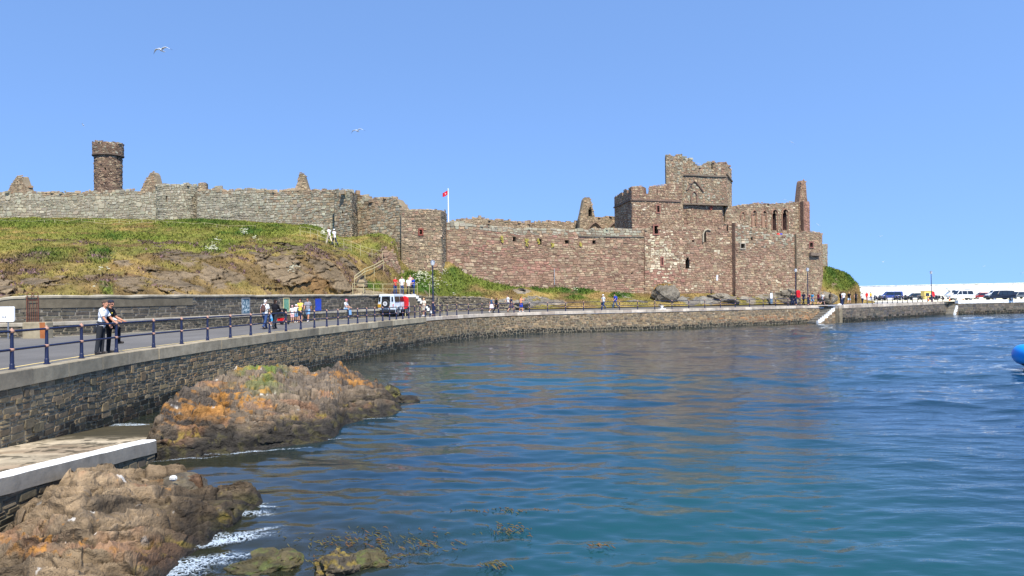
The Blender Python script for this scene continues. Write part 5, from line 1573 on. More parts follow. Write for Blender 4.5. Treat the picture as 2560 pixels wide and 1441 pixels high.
p = atz(706, 1404, 0); lump('shore_rock', (p[0], p[1] + .1, -.06), (.30, .35, .20), 11, WEED, 'small dark weed-covered rock touching the low rock awash', n=50, m=30)
p = atz(845, 1420, 0); lump('shore_rock', (p[0], p[1], -.06), (.36, .45, .28), 8, (S(80, 72, 60), S(96, 86, 66), S(128, 110, 50)), 'small pale-crusted rock poking out of the water among floating weed', n=80, m=50, rough=.48, sharp=1.3)
p = atz(915, 1402, 0); lump('shore_rock', (p[0], p[1], -.08), (.34, .4, .18), 17, WEED, 'flat green weedy rock right of the pale-crusted one', n=60, m=40, rough=.5)
p = atz(970, 995, 0); lump('shore_rock', (p[0], p[1] + .3, .02), (.45, .6, .42), 21, (S(70, 66, 44), S(56, 50, 42), S(110, 104, 50)), 'dark block of rock at the far tip of the lichen-covered rock')
p = atz(1012, 1003, 0); lump('shore_rock', (p[0], p[1] + .3, -.05), (.55, .6, .22), 23, (S(58, 52, 44), S(48, 44, 38), S(70, 64, 44)), 'low wet rock just breaking the surface off the lichen rock')
# the light block with a white splash on it
p = at(452, 1200, 15.9); lump('shore_rock', (p[0], p[1], .18), (.52, .42, .34), 31, (S(92, 84, 70), S(80, 72, 60), S(104, 94, 74)), 'angular grey block with a white splash, on the back of the slate outcrop', n=50, m=34, rough=.2, rz=.3)
mb = MB(); p = at(433, 1190, 15.42); mb.ball((p[0], p[1], p[2] - .05), (.085, .07, .06), S(226, 224, 216), 8, 5)
tag(mb.build('shore_stone', M['rock']), 'white stone lying on the angular grey block', 'stone')
GREY = (S(116, 108, 94), S(136, 128, 112), S(92, 84, 70))
p = at(1666, 735, 101.4); lump('boulder', (p[0], p[1], p[2] - .1), (1.75, 1.4, 1.35), 13, GREY, 'big rounded grey boulder at the foot of the castle wall', 'boulder', 70, 44, .2)
p = at(1668, 712, 101.9)
mb = MB(); 
for k in range(260):
    a, b = rg.normal(0, .62), rg.normal(0, .35); c = S(176, 136, 78) if rg.random() < .6 else S(104, 116, 48)
    blades(mb, np.array([[p[0] - .25 + a, p[1] + b, p[2] - .12 - a * a * .22 + .0]]), np.array([.3]), np.array([.07]), np.array([c]), rg, 3)
tag(mb.build('grass', M['blade']), kind='stuff')
for px_, py, Y, r, sd, lb in ((1255, 760, 90.6, (2.9, 1.2, .85), 3, 'long low grey outcrop behind the walkers, where the rubble wall ends'), (1378, 761, 94.6, (2.6, 1.1, .8), 6, 'low grey outcrop by the road, beyond the man in blue shorts'), (1795, 748, 104.6, (2.3, 1.2, 1.0), 9, 'sloping grey rock under the castle, beside the dark corner line'),
                              (1962, 740, 110.0, (2.2, 1.3, 1.25), 12, 'grey rock face behind the red lifebuoy case'), (2052, 742, 114.6, (2.0, 1.2, 1.1), 15, 'rough grey rock at the foot of the end mound'), (1590, 752, 98.9, (1.7, .9, .5), 18, 'small grey outcrop in the grass just before the big boulder')):
    p = at(px_, py, Y); lump('rock_outcrop', (p[0], p[1] + .4, p[2] - .35), (r[0], r[1], r[2] * .9), sd, GREY, lb, 'rock', 80, 48, .42, 1.6)

# ------------------------------------------------------------------ foam and floating weed
def sheet(patches, name, mat, z=.035):
    """thin ragged sheets lying on the water; the colour attribute carries how dense each spot is"""
    mb = MB()
    for (cx, cy, rx, ry, rot, w) in patches:
        n = 26; g = np.linspace(-1.6, 1.6, n); A, B = np.meshgrid(g, g)
        x = A * rx; y = B * ry + .3 * ry * np.sin(A * 2.4)
        P0 = atz(cx, cy, 0); ca, sa = math.cos(rot), math.sin(rot)
        X = P0[0] + x * ca - y * sa; Y = P0[1] + x * sa + y * ca
        d = np.exp(-(A ** 2 + B ** 2) * 1.1) * w
        d[[0, -1]] = 0; d[:, [0, -1]] = 0
        mb.grid(np.stack([X, Y, z + (vnoise(X * 3, Y * 3, 5) - .5) * .05 + 0 * X], -1), np.stack([d, d, d], -1))
    o = mb.build(name, mat, smooth=True); tag(o, kind='stuff'); return o
def sheet_mat(name, col, col2, sc, lace, rough):
    t = NT(name); v = t.coord('Object'); a = t.n('ShaderNodeVertexColor'); a.layer_name = 'Col'
    vo = t.n('ShaderNodeTexVoronoi'); vo.feature = 'DISTANCE_TO_EDGE'; vo.inputs['Scale'].default_value = sc
    nd = t.n('ShaderNodeTexNoise'); nd.inputs['Scale'].default_value = sc * .5; nd.inputs['Detail'].default_value = 5
    t.l(v, nd.inputs['Vector']); wv = t.mix(.35, v, nd.outputs['Color']); t.l(wv, vo.inputs['Vector'])
    edge = t.math('SUBTRACT', 1.0, t.math('MULTIPLY', vo.outputs['Distance'], 6.0))
    n2 = t.noise(v, sc * .35, 6, .7)
    k = t.math('ADD', t.math('MULTIPLY', edge, lace), t.math('MULTIPLY', n2, 1.25))
    s_ = t.n('ShaderNodeSeparateColor'); t.l(a.outputs[0], s_.inputs[0])
    al = t.math('MULTIPLY', t.math('SUBTRACT', t.math('ADD', k, t.math('MULTIPLY', s_.outputs[0], 1.3)), 1.75), 2.6)
    al = t.math('MULTIPLY', t.math('MINIMUM', t.math('MAXIMUM', al, 0.0), 1.0), t.math('MINIMUM', t.math('MULTIPLY', s_.outputs[0], 4.0), 1.0))
    al = t.math('MULTIPLY', al, .8)
    t.l(al, t.b.inputs['Alpha'])
    return t.done(t.mix(t.noise(v, sc * 1.3, 4), col, col2), rough, 0, .4)
M['foam'] = sheet_mat('sea_foam', S(214, 222, 226), S(150, 170, 182), 13.0, 1.1, .7)
M['weed'] = sheet_mat('floating_weed', S(84, 78, 40), S(60, 66, 34), 7.0, .15, .7)
sheet([(555, 1356, .75, .22, .35, 1.1), (500, 1350, .5, .2, .2, .8), (630, 1334, .55, .12, .55, .85), (470, 1418, .55, .32, .15, 1.15), (530, 1405, .5, .25, .3, .9), (420, 1438, .5, .25, 0, 1.1), (610, 1392, .5, .1, .3, .6), (625, 1288, .45, .2, -.3, .75), (655, 1268, .5, .08, -.6, .7), (600, 1252, .5, .05, -.15, .8), (640, 1262, .3, .06, .0, .6),
       (322, 1068, .55, .30, .0, 1.25), (300, 1064, .4, .3, 0, 1.0), (450, 1152, 1.2, .08, .25, .6), (640, 1132, 1.4, .08, .3, .6), (800, 1102, .9, .07, .35, .55), (930, 1050, 1.0, .08, .25, .6), (1000, 1034, .6, .08, .2, .5), (2515, 919, .9, .5, 0, 1.0), (2545, 925, .8, .5, 0, 1.25), (2556, 936, .6, .5, 0, .9), (2548, 1003, .3, .35, 0, .8), (2545, 960, .4, .3, 0, .7), (2052, 811, .9, .35, 0, .9), (1045, 874, .8, .12, .15, .7), (2500, 915, .5, .3, 0, .7)], 'foam', M['foam'])
sheet([(960, 1352, 1.3, .6, .1, .85), (860, 1362, .9, .45, .2, .75), (1060, 1372, .7, .45, 0, .75), (1270, 1281, 1.0, .16, .12, .9), (1265, 1330, .4, .35, 0, .85), (1130, 1330, .7, .2, .1, .6), (1220, 1418, .28, .1, .2, .9), (1110, 1432, .4, .1, .1, .8), (1490, 1368, .22, .07, -.3, .9), (1545, 1378, .12, .05, .1, .8), (760, 1300, 1.1, .4, .2, .55), (1130, 1265, .5, .08, .1, .6), (700, 1422, .8, .3, 0, .85), (880, 1408, .8, .3, 0, .9), (1000, 1400, .6, .2, 0, .7), (1040, 1240, 1.0, .06, .2, .55), (790, 1210, .9, .05, .2, .5)], 'seaweed', M['weed'], .028)
rgw = np.random.default_rng(9); mb = MB()
for (cx, cy, rx, ry, w) in ((960, 1350, 1.3, .6, 1.0), (860, 1360, .9, .4, .6), (1060, 1370, .7, .4, .5), (1270, 1280, .9, .12, .4), (1265, 1330, .4, .35, .6), (1220, 1418, .25, .1, .3), (1490, 1368, .2, .06, .25), (880, 1405, .8, .25, .7)):
    P0 = atz(cx, cy, 0)
    for j in range(int(90 * w)):
        x, y = P0[0] + rgw.normal(0, .5) * rx, P0[1] + rgw.normal(0, .5) * ry
        a = rgw.normal(.1, .7); L = rgw.uniform(.04, .16); k = 5; tt_ = np.linspace(0, 1, k); b_ = rgw.normal(0, .8)
        cx_ = x + np.cumsum(np.cos(a + b_ * tt_)) * L / k; cy_ = y + np.cumsum(np.sin(a + b_ * tt_)) * L / k; cz_ = .03 + .02 * np.sin(tt_ * 3 + rgw.uniform(0, 3))
        mb.tube(np.c_[cx_, cy_, cz_], [.004, .007, .008, .006, .002], (S(92, 84, 40) if rgw.random() < .7 else S(104, 72, 40)) * rgw.uniform(.7, 1.1), 4)
tag(mb.build('kelp_fronds', M['plain']), kind='stuff')
# ------------------------------------------------------------------ railings
def px_to_u(path, off, z):
    us = np.linspace(0, path.len, 3000); P = path.at(us, off)
    q = np.c_[P, np.full(len(us), z)] - CAM; q = q @ RM
    return us, 1280 + F * q[:, 0] / -q[:, 2]
ROFF = -0.27
def railing(path, pxs, label, u_ext=None, h=1.0):
    us, px_ = px_to_u(path, ROFF, KZ)
    k = np.argmax(us > (0 if path is not QL else u_near(-12.6, 15)))
    ul = [float(np.interp(a, px_[k:], us[k:])) for a in pxs]
    if u_ext: ul = [ul[0] - 2.6, *ul] if u_ext < 0 else [*ul, ul[-1] + u_ext]
    p0 = path.at(ul[0], ROFF)
    root = empty('quay_railing', (p0[0], p0[1], KZ)); tag(root, label, 'railing')
    # one post, copied along the kerb
    b = MB()
    b.tube([(0, 0, 0), (0, 0, .025), (0, 0, .03), (0, 0, .14), (0, 0, .16), (0, 0, h - .04)], [.09, .09, .066, .060, .052, .040], n=10)
    b.build_ = None
    proto = None
    for i, u in enumerate(ul):
        q = path.at(u, ROFF); d = path.dirat(np.array([u]))[0]; ang = math.atan2(d[1], d[0])
        if proto is None:
            proto = b.build('post', M['navy'], root)
            for z in (h, h * .52):
                j = MB(); j.ball((0, 0, z), .062, n=8, m=6); j.tube([(-.09, 0, z), (.09, 0, z)], .040, n=8)
                if z == h: j.ball((0, 0, h + .06), .03, n=6, m=4)
                j.build('joint', M['joint'], proto, smooth=True)
            o = proto; proto_j = list(proto.children)
        else:
            o = proto.copy(); COL.objects.link(o)
            for c0 in proto_j:
                c = c0.copy(); COL.objects.link(c); c.parent = o
        o.parent = root; o.location = (q[0] - p0[0], q[1] - p0[1], 0); o.rotation_euler = (0, 0, ang)
    for z in (h, h * .52):
        uu = np.arange(ul[0], ul[-1], .5).tolist() + [ul[-1]]
        P = path.at(np.array(uu), ROFF)
        o = MB().tube(np.c_[P[:, 0] - p0[0], P[:, 1] - p0[1], np.full(len(uu), z)], .032, n=7).build('rail', M['navy'], root, smooth=True)
    return root
railing(QL, [30, 117, 204, 291, 384, 454, 519, 576, 627, 674, 715, 752, 786, 817, 845, 871, 894, 917, 937, 957, 974, 991, 1007, 1022, 1037, 1050, 1063, 1075, 1087, 1100, 1118, 1142, 1171, 1205, 1246, 1285, 1324, 1369, 1414, 1459, 1504, 1549, 1594, 1637, 1680, 1722, 1762, 1801, 1838, 1874, 1908, 1939, 1970, 2000, 2031, 2060],
        'long navy blue pipe railing with rusty ball joints along the curved quay edge', -1)
railing(QM, list(np.arange(2168, 2360, 12.6)), 'navy blue railing on the outer quay, between the two flights of quay stairs', None, .95)

def thin_rail(pts, name, label, cat, hs, post_r, rail_r, mat, sub=1, pnames=('post', 'rail'), drop=.3):
    """posts at the given ground points (x, y, z) and rails at heights hs"""
    P = np.array(pts); root = empty(name, tuple(P[0])); tag(root, label, cat)
    L = P - P[0]
    for i, p in enumerate(L):
        if i % sub == 0:
            MB().tube([(p[0], p[1], p[2] - drop), (p[0], p[1], p[2] + hs[0])], post_r, n=6).build(pnames[0], mat, root)
    for h in hs:
        MB().tube([(p[0], p[1], p[2] + h) for p in L], rail_r, n=5).build(pnames[1], mat, root)
    return root
def ground(px_, py_lo, py_hi):
    """first hill point seen along the line through a photo pixel"""
    q = (np.abs(PX - px_) < 3.2)
    sel = np.where(q, np.abs(PY - py_lo), 1e9); i = np.unravel_index(np.argmin(sel), sel.shape)
    return HP[i]
rope = []
for i, px_ in enumerate(np.arange(-14, 640, 31)):
    py = np.interp(px_, [0, 400, 500, 560, 640], [559, 562, 566, 569, 574]); rope.append(ground(px_ if px_ > 0 else px_, py, 0))
thin_rail(rope, 'rope_fence', 'low fence of pale posts and rope below the hill-top wall', 'fence', (.42, .12), .028, .014, M['cream'], pnames=('post', 'rope'))
pr_ = [ground(a, b, 0) for a, b in ((752, 590), (776, 598), (796, 607), (815, 617), (835, 625), (858, 628), (880, 630), (905, 636), (930, 643), (955, 652))]
thin_rail(pr_, 'path_railing', 'cream railing beside the hillside path where two people in white walk', 'railing', (1.0, .55), .022, .018, M['cream'])
pf = [REP.at(REP.len - t, -.9) for t in (6.4, 4.6, 2.8, 1.1)] + [LP.at(t, -.15) for t in (.6, 2.0, 3.2)]
thin_rail([(q[0], q[1], 4.42) for q in pf], 'platform_railing', 'cream railing round the small stone platform above the parked four-wheel drive', 'railing', (.98, .52), .026, .02, M['cream'])
pf = [(-8.0 + .0, 74.4, 4.40), (-7.75, 75.6, 3.8), (-7.35, 76.9, 3.1), (-6.95, 78.1, 2.5)]
thin_rail(pf, 'handrail', 'cream handrail sloping down beside the white steps', 'handrail', (.95,), .03, .03, M['cream'])
hr = [ground(a, b, 0) for a, b in ((888, 716), (912, 702), (936, 688), (958, 674))]
thin_rail(hr, 'handrail', 'wooden double handrail climbing the stone stairs on the slope', 'handrail', (1.0, .72), .03, .035, M['cream'])
root = empty('hill_stairs', tuple(ground(893, 736, 0))); tag(root, 'rough stone stairs climbing from the platform up the grassy slope', 'stairs')
sb = MB(); b0 = np.array(root.location)
for i in range(11):
    g = ground(893 + i * .6, 737 - i * 3.3, 0) - b0
    sb.box((g[0], g[1], g[2] + .02), (1.1, .8, .13), S(168, 152, 122) * random.uniform(.85, 1.12), rz=random.uniform(-.06, .06))
sb.build('step', M['quaystone'], root)
# ------------------------------------------------------------------ people
SKIN = paint('skin', S(206, 156, 128), 0.6, 0, 0.08, 12)
SKIN2 = paint('skin_tanned', S(186, 130, 100), 0.6, 0, 0.08, 12)
def cloth(name, r, g, b): return paint('cloth_' + name, S(r, g, b), 0.9, 0, 0.14, 9, 0.2, 0.003)

def rx(a):
    c, s_ = math.cos(a), math.sin(a)
    return np.array([[1, 0, 0], [0, c, -s_], [0, s_, c]])
def rzm(a):
    c, s_ = math.cos(a), math.sin(a)
    return np.array([[c, -s_, 0], [s_, c, 0], [0, 0, 1]])

POSES = {
 # legs: (thigh angle, knee bend, spread); arms: (forward, spread, elbow bend)
 'walk':   dict(lean=.05, L=(.38, .08, .01), R=(-.30, .35, .01), aL=(-.35, .10, .25), aR=(.40, .10, .35)),
 'stride': dict(lean=.06, L=(-.34, .30, .01), R=(.40, .10, .01), aL=(.42, .12, .5), aR=(-.30, .12, .2)),
 'stand':  dict(lean=.0, L=(.03, .04, .03), R=(-.03, .02, .03), aL=(.05, .16, .15), aR=(.02, .16, .2)),
 'push':   dict(lean=.10, L=(.36, .10, .01), R=(-.30, .30, .01), aL=(.75, .05, .5), aR=(.75, .05, .5)),
 'hold':   dict(lean=.03, L=(.05, .06, .04), R=(-.04, .02, .04), aL=(.5, .10, 1.25), aR=(.55, .10, 1.3)),
 'shade':  dict(lean=.02, L=(.16, .05, .02), R=(-.12, .15, .02), aL=(1.0, .2, 1.9), aR=(.1, .14, .25)),
 'photo':  dict(lean=.03, L=(.04, .04, .03), R=(-.03, .02, .03), aL=(1.0, .15, 1.4), aR=(1.0, .15, 1.4)),
 'sit':    dict(lean=.12, L=(1.45, 1.35, .04), R=(1.40, 1.2, .04), aL=(.55, .10, .7), aR=(.6, .10, .7)),
 'railA':  dict(lean=.16, L=(-.03, .05, .05), R=(-.10, .03, .05), aL=(.62, .22, .30), aR=(.55, .10, .25), turn=-.5),
 'railB':  dict(lean=.13, L=(-.04, .05, .05), R=(1.30, 1.32, .06), aL=(.62, .12, .62), aR=(.62, .10, .66), turn=-.35),
}
def skeleton(ps):
    P = POSES[ps]; J = {}
    Rl = rx(-P['lean'])
    hip = np.array([0, 0, .93])
    for s_, sx in (('L', -1), ('R', 1)):
        a, b, sp = P[s_]
        h = hip + np.array([sx * .095, 0, -.02]); d1 = np.array([sx * sp, math.sin(a), -math.cos(a)]); d2 = np.array([sx * sp * .5, math.sin(a - b), -math.cos(a - b)])
        k = h + .43 * d1; n = k + .42 * d2
        t = np.array([sx * .12, .97, -.0]) if abs(a - b) < .9 else np.array([sx * .05, .9, -.25])
        fa = (a - b) if (a - b) < -.25 else 0
        t = rx(min(0, fa) * .6) @ t
        J['hip' + s_], J['knee' + s_], J['ank' + s_], J['toe' + s_] = h, k, n, n + .17 * t + np.array([0, 0, -.055])
        J['heel' + s_] = n + np.array([0, -.05, -.055])
        c, ab, e = P['a' + s_]
        sh = hip + Rl @ np.array([sx * .185, -.01, .49])
        d1 = Rl @ np.array([sx * math.sin(ab), math.sin(c), -math.cos(c)]); d1 /= np.linalg.norm(d1)
        d2 = Rl @ np.array([-sx * .10, math.sin(c + e), -math.cos(c + e)]); d2 /= np.linalg.norm(d2)
        el = sh + .29 * d1; wr = el + .25 * d2
        J['sh' + s_], J['el' + s_], J['wr' + s_], J['hd' + s_] = sh, el, wr, d2
    J['Rl'] = Rl; J['hip'] = hip; J['neck'] = hip + Rl @ np.array([0, .0, .54]); J['head'] = hip + Rl @ np.array([0, .025, .70])
    J['turn'] = P.get('turn', 0.0)
    lo = min(J['heelL'][2], J['heelR'][2], J['toeL'][2], J['toeR'][2]) - .03
    if ps == 'sit': lo = hip[2] - .11
    for k in J:
        if isinstance(J[k], np.ndarray) and J[k].shape == (3,) and k[:2] != 'hd': J[k] = J[k] - np.array([0, 0, lo])
    return J

def remeshed(mb, vox, smooth=3):
    o = mb.build('tmp', [], None)
    o.data.materials.clear()
    m = o.modifiers.new('r', 'REMESH'); m.mode = 'VOXEL'; m.voxel_size = vox; m.use_smooth_shade = True
    s_ = o.modifiers.new('s', 'SMOOTH'); s_.factor = .5; s_.iterations = smooth
    dg = bpy.context.evaluated_depsgraph_get(); dg.update()
    me = bpy.data.meshes.new_from_object(o.evaluated_get(dg))
    me.materials.append(None)
    old = o.data; bpy.data.objects.remove(o); bpy.data.meshes.remove(old)
    me.polygons.foreach_set('use_smooth', np.ones(len(me.polygons), bool))
    return me

def torso(mb, J, g, bottom=True, fem=0.0):
    R_ = J['Rl']; h = J['hip']
    T = lambda x, y, z: h + R_ @ np.array([x, y, z])
    if bottom: mb.ball(T(0, -.01, .0), (.165 + g, .125 + g, .13 + g), n=14, m=10, M=R_)
    mb.ball(T(0, .005, .16), (.150 - .015 * fem + g, .108 + g, .16 + g), n=14, m=10, M=R_)
    mb.ball(T(0, -.005, .36), (.172 - .015 * fem + g, .118 + g + .02 * fem, .19 + g), n=14, m=10, M=R_)
    mb.tube([T(-.165, -.01, .475), T(-.09, -.01, .50), T(.09, -.01, .50), T(.165, -.01, .475)], [.058 + g, .07 + g, .07 + g, .058 + g], n=10)

_body = {}
def body_mesh(ps, part, near=False, fem=0.0, arg=None):
    key = (ps, part, near, fem, arg)
    if key in _body: return _body[key]
    J = skeleton(ps); mb = MB(); vox = .0085 if near else .017
    if part == 'body':
        torso(mb, J, 0, fem=fem)
        for s_, sx in (('L', -1), ('R', 1)):
            mb.tube([J['hip' + s_], J['hip' + s_] * .5 + J['knee' + s_] * .5, J['knee' + s_], J['knee' + s_] * .6 + J['ank' + s_] * .4, J['ank' + s_]], [.088, .078, .056, .056, .038], n=10)
            mb.ball(J['knee' + s_], .055); mb.tube([J['heel' + s_], J['ank' + s_] * .3 + J['toe' + s_] * .7, J['toe' + s_]], [.04, .038, .03], n=8); mb.ball(J['ank' + s_], .042)
            sh, el, wr, hd = J['sh' + s_], J['el' + s_], J['wr' + s_], J['hd' + s_]
            mb.tube([sh, sh * .5 + el * .5, el, el * .5 + wr * .5, wr], [.052, .047, .040, .038, .026], n=10); mb.ball(sh, .055); mb.ball(el, .040)
            # hand: palm, four fingers of unequal length curled in, thumb from the side of the palm
            side = np.cross(hd, np.array([sx * 1.0, 0, 0.02])); side /= np.linalg.norm(side)      # across the palm
            pn = np.cross(side, hd) * sx; pn /= np.linalg.norm(pn)                                    # towards the body
            pc = wr + hd * .05
            mb.ball(pc, (.020, .036, .050), n=8, m=6, M=np.stack([pn, side, hd], 1))
            for fi, ln in enumerate((.062, .072, .068, .052)):
                b0 = wr + hd * .085 + side * (-.030 + .020 * fi)
                b1 = b0 + hd * ln * .5 - pn * (-.008 * sx) ; b2 = b1 + hd * ln * .35 + pn * .018
                mb.tube([b0, b1, b2], [.0105, .010, .0085] if near else [.013, .012, .011], n=6)
            t0 = wr + hd * .03 - side * .030; mb.tube([t0, t0 - side * .025 + hd * .03, t0 - side * .028 + hd * .058], [.012, .011, .0095], n=6)
        hR = J['Rl'] @ rzm(J['turn']); hc = J['head']
        mb.tube([J['neck'] - np.array([0, 0, .03]), hc - np.array([0, .0, .05])], [.058, .052], n=10)
        T = lambda x, y, z: hc + hR @ np.array([x, y, z])
        mb.ball(T(0, -.012, .03), (.076, .095, .092), n=14, m=10, M=hR)
        mb.ball(T(0, .022, -.035), (.058, .066, .075), n=12, m=8, M=hR)
        mb.tube([T(0, .088, .015), T(0, .106, -.015), T(0, .09, -.022)], [.010, .017, .012], n=6)        # nose
        mb.tube([T(-.03, .083, -.058), T(0, .092, -.056), T(.03, .083, -.058)], .009, n=6)               # lips
        mb.tube([T(-.045, .078, .028), T(0, .09, .030), T(.045, .078, .028)], .011, n=6)                 # brow
        for sx in (-1, 1): mb.ball(T(sx * .078, -.01, -.005), (.012, .022, .034), n=8, m=6, M=hR)
        me = remeshed(mb, vox)
    elif part in ('shirt', 'jacket', 'vest'):
        g = .014 if part != 'jacket' else .026
        torso(mb, J, g, fem=fem)
        fr = {'shirt': .75, 'jacket': 2.0, 'vest': .12}[part]
        for s_ in 'LR':
            sh, el, wr = J['sh' + s_], J['el' + s_], J['wr' + s_]
            if fr <= 1: mb.tube([sh, sh + (el - sh) * fr], [.064 + g * .3, .066], n=10)
            else: mb.tube([sh, el, el + (wr - el) * .9], [.066, .058, .046], n=10); mb.ball(el, .058)
            mb.ball(sh, .062 + g * .3)
        me = remeshed(mb, vox, 4)
    elif part in ('trousers', 'shorts', 'leggings'):
        R_ = J['Rl']; mb.ball(J['hip'] + np.array([0, -.01, -.01]), (.174, .134, .13), n=14, m=10)
        for s_ in 'LR':
            h, k, a = J['hip' + s_], J['knee' + s_], J['ank' + s_]
            if part == 'shorts': mb.tube([h, h * .45 + k * .55, h * .12 + k * .88], [.102, .098, .094], n=12)
            else: mb.tube([h, h * .5 + k * .5, k, k * .5 + a * .5, a + (a - k) * .06], [.102, .09, .072, .068, .064], n=12); mb.ball(k, .070)
        me = remeshed(mb, vox, 4)
    elif part == 'skirt':
        h = J['hip']; mb.tube([h + np.array([0, 0, .12]), h, h - np.array([0, 0, .2]), h - np.array([0, 0, .42])], [.14, .18, .23, .27], n=16)
        me = remeshed(mb, vox, 4)
    elif part == 'shoe':
        for s_ in arg:
            mb.tube([J['heel' + s_], J['ank' + s_] * .25 + J['toe' + s_] * .75, J['toe' + s_] + (J['toe' + s_] - J['heel' + s_]) * .06], [.048, .046, .036], n=10); mb.ball(J['ank' + s_] - np.array([0, 0, .02]), .048)
        me = remeshed(mb, vox, 2)
    elif part == 'hair':
        hR = J['Rl'] @ rzm(J['turn']); hc = J['head']; T = lambda x, y, z: hc + hR @ np.array([x, y, z])
        mb.ball(T(0, -.024, .052), (.086, .100, .086), n=14, m=10, M=hR); mb.ball(T(0, -.062, .0), (.078, .056, .085), n=12, m=8, M=hR)
        if arg == 'long': mb.ball(T(0, -.075, -.10), (.085, .05, .13), n=12, m=8, M=hR)
        if arg == 'curly':
            rg_ = np.random.default_rng(4)
            for _ in range(26):
                d = rg_.normal(0, 1, 3); d /= np.linalg.norm(d); d[2] = abs(d[2]) * .9; d[1] = min(d[1], .45)
                mb.ball(T(d[0] * .085, -.02 + d[1] * .095, .045 + d[2] * .08), .026, n=6, m=5)
        me = remeshed(mb, vox, 2)
    elif part in ('hat', 'cap', 'backcap'):
        hR = J['Rl'] @ rzm(J['turn']); hc = J['head']; T = lambda x, y, z: hc + hR @ np.array([x, y, z])
        mb.ball(T(0, -.02, .068), (.092, .108, .078), n=14, m=10, M=hR)
        if part == 'hat': mb.ball(T(0, -.01, .05), (.15, .165, .016), n=16, m=6, M=hR)
        if part == 'cap': mb.ball(T(0, .10, .048), (.07, .075, .014), n=12, m=6, M=hR)
        if part == 'backcap': mb.ball(T(0, -.105, .035), (.065, .06, .014), n=12, m=6, M=hR); mb.ball(T(0, -.05, .02), (.086, .07, .07), n=12, m=8, M=hR)
        me = remeshed(mb, vox, 2)
    elif part == 'sunglasses':
        hR = J['Rl'] @ rzm(J['turn']); hc = J['head']; T = lambda x, y, z: hc + hR @ np.array([x, y, z])
        for sx in (-1, 1): mb.ball(T(sx * .036, .082, .008), (.034, .014, .022), n=8, m=6, M=hR); mb.tube([T(sx * .06, .075, .012), T(sx * .085, -.01, .012)], .007, n=5)
        mb.tube([T(-.03, .092, .012), T(.03, .092, .012)], .007, n=5)
        me = remeshed(mb, .0075, 1)
    _body[key] = me
    return me

def put_mat(o, m):
    o.material_slots[0].link = 'OBJECT'; o.material_slots[0].material = m
def person(loc, rz, H, pose, wear, label, skin=None, near=False, fem=0.0, group=None):
    """wear: list of (part, material[, style])"""
    o = bpy.data.objects.new('person', body_mesh(pose, 'body', near, fem)); COL.objects.link(o)
    put_mat(o, skin or SKIN)
    o.location = loc; o.rotation_euler = (0, 0, rz); s_ = H / 1.755; o.scale = (s_, s_, s_)
    tag(o, label, 'person', group)
    names = {'backcap': 'cap', 'vest': 'top', 'leggings': 'leggings'}
    wear = [x for w in wear for x in ([w] if w[0] != 'shoe' else [('shoe', w[1], 'L'), ('shoe', w[1], 'R')])]
    for w in wear:
        part, m = w[0], w[1]; arg = w[2] if len(w) > 2 else None
        c = bpy.data.objects.new(names.get(part, part), body_mesh(pose, part, near, fem, arg)); COL.objects.link(c)
        put_mat(c, m); c.parent = o
    return o
def heading(dx, dy): return math.atan2(-dx, dy)          # local +y points along (dx, dy)

WHITE = cloth('white', 226, 226, 224); BLACK = cloth('black', 26, 26, 30); NAVY = cloth('navy', 34, 42, 66); JEANS = cloth('jeans', 52, 72, 112); LBLUE = cloth('light_blue', 118, 158, 196)
GREYC = cloth('grey', 140, 140, 146); CHAR = cloth('charcoal', 46, 48, 52); REDC = cloth('red', 206, 48, 44); MAROON = cloth('maroon', 104, 30, 46); YEL = cloth('yellow', 228, 206, 84); ORNG = cloth('orange', 226, 122, 66)
TEAL = cloth('teal', 52, 140, 182); BLUE = cloth('blue', 36, 70, 176); PINKC = cloth('pink', 220, 176, 178); CREAMC = cloth('cream', 220, 206, 184); TAN = cloth('khaki', 112, 98, 76); PURP = cloth('purple', 70, 58, 96)
HDK = cloth('hair_dark', 44, 32, 26); HBR = cloth('hair_brown', 92, 62, 42); HGR = cloth('hair_grey', 150, 144, 138); HBL = cloth('hair_blond', 196, 160, 106); HWH = cloth('hair_white', 220, 214, 206)
LEATH = paint('shoe_leather', S(38, 32, 30), .5, 0, .2); TRAIN = paint('trainer_white', S(220, 218, 214), .6, 0, .1); SHB = paint('shoe_brown', S(104, 70, 52), .6, 0, .2)

# --- the pair at the near railing: standing inside the rail, looking out over the harbour
uA = float(np.interp(252, *[a[np.argmax(px_to_u(QL, -.72, KZ)[0] > u_near(-12.6, 15)):] for a in px_to_u(QL, -.72, KZ)[::-1]]))
pA = QL.at(uA, -.70); pB = QL.at(uA + 0.62, -.80)
m1 = person((pA[0], pA[1], KZ - .03), heading(1, .10), 1.80, 'railA', [('shirt', WHITE), ('trousers', CHAR), ('shoe', LEATH), ('hair', paint('hair_brown_grey', S(84, 66, 54), .9, 0, .3, 40), 'curly')],
            'man in white T-shirt and dark overalls leaning with a hand on the near railing', SKIN2, True)
J = skeleton('railA'); b = MB()
T_ = lambda x, y, z: J['hip'] + J['Rl'] @ np.array([x, y, z])
b.ball(T_(0, -.0, .07), (.186, .144, .10), n=14, m=8, M=J['Rl']); b.tube([T_(-.05, -.12, .08), T_(-.02, -.16, -.1), T_(.0, -.17, -.28)], [.05, .07, .05], n=8)
w_ = bpy.data.objects.new('waist_wrap', remeshed(b, .012, 3)); COL.objects.link(w_); put_mat(w_, CHAR); w_.parent = m1
m2 = person((pB[0], pB[1], KZ - .03), heading(1, .05), 1.80, 'railB', [('shirt', BLACK), ('trousers', BLACK), ('shoe', LEATH), ('backcap', paint('cap_navy', S(26, 28, 44), .8)), ('sunglasses', M['glass'])],
            'man in black T-shirt, backward cap and sunglasses, one foot up on the near railing', SKIN2, True)
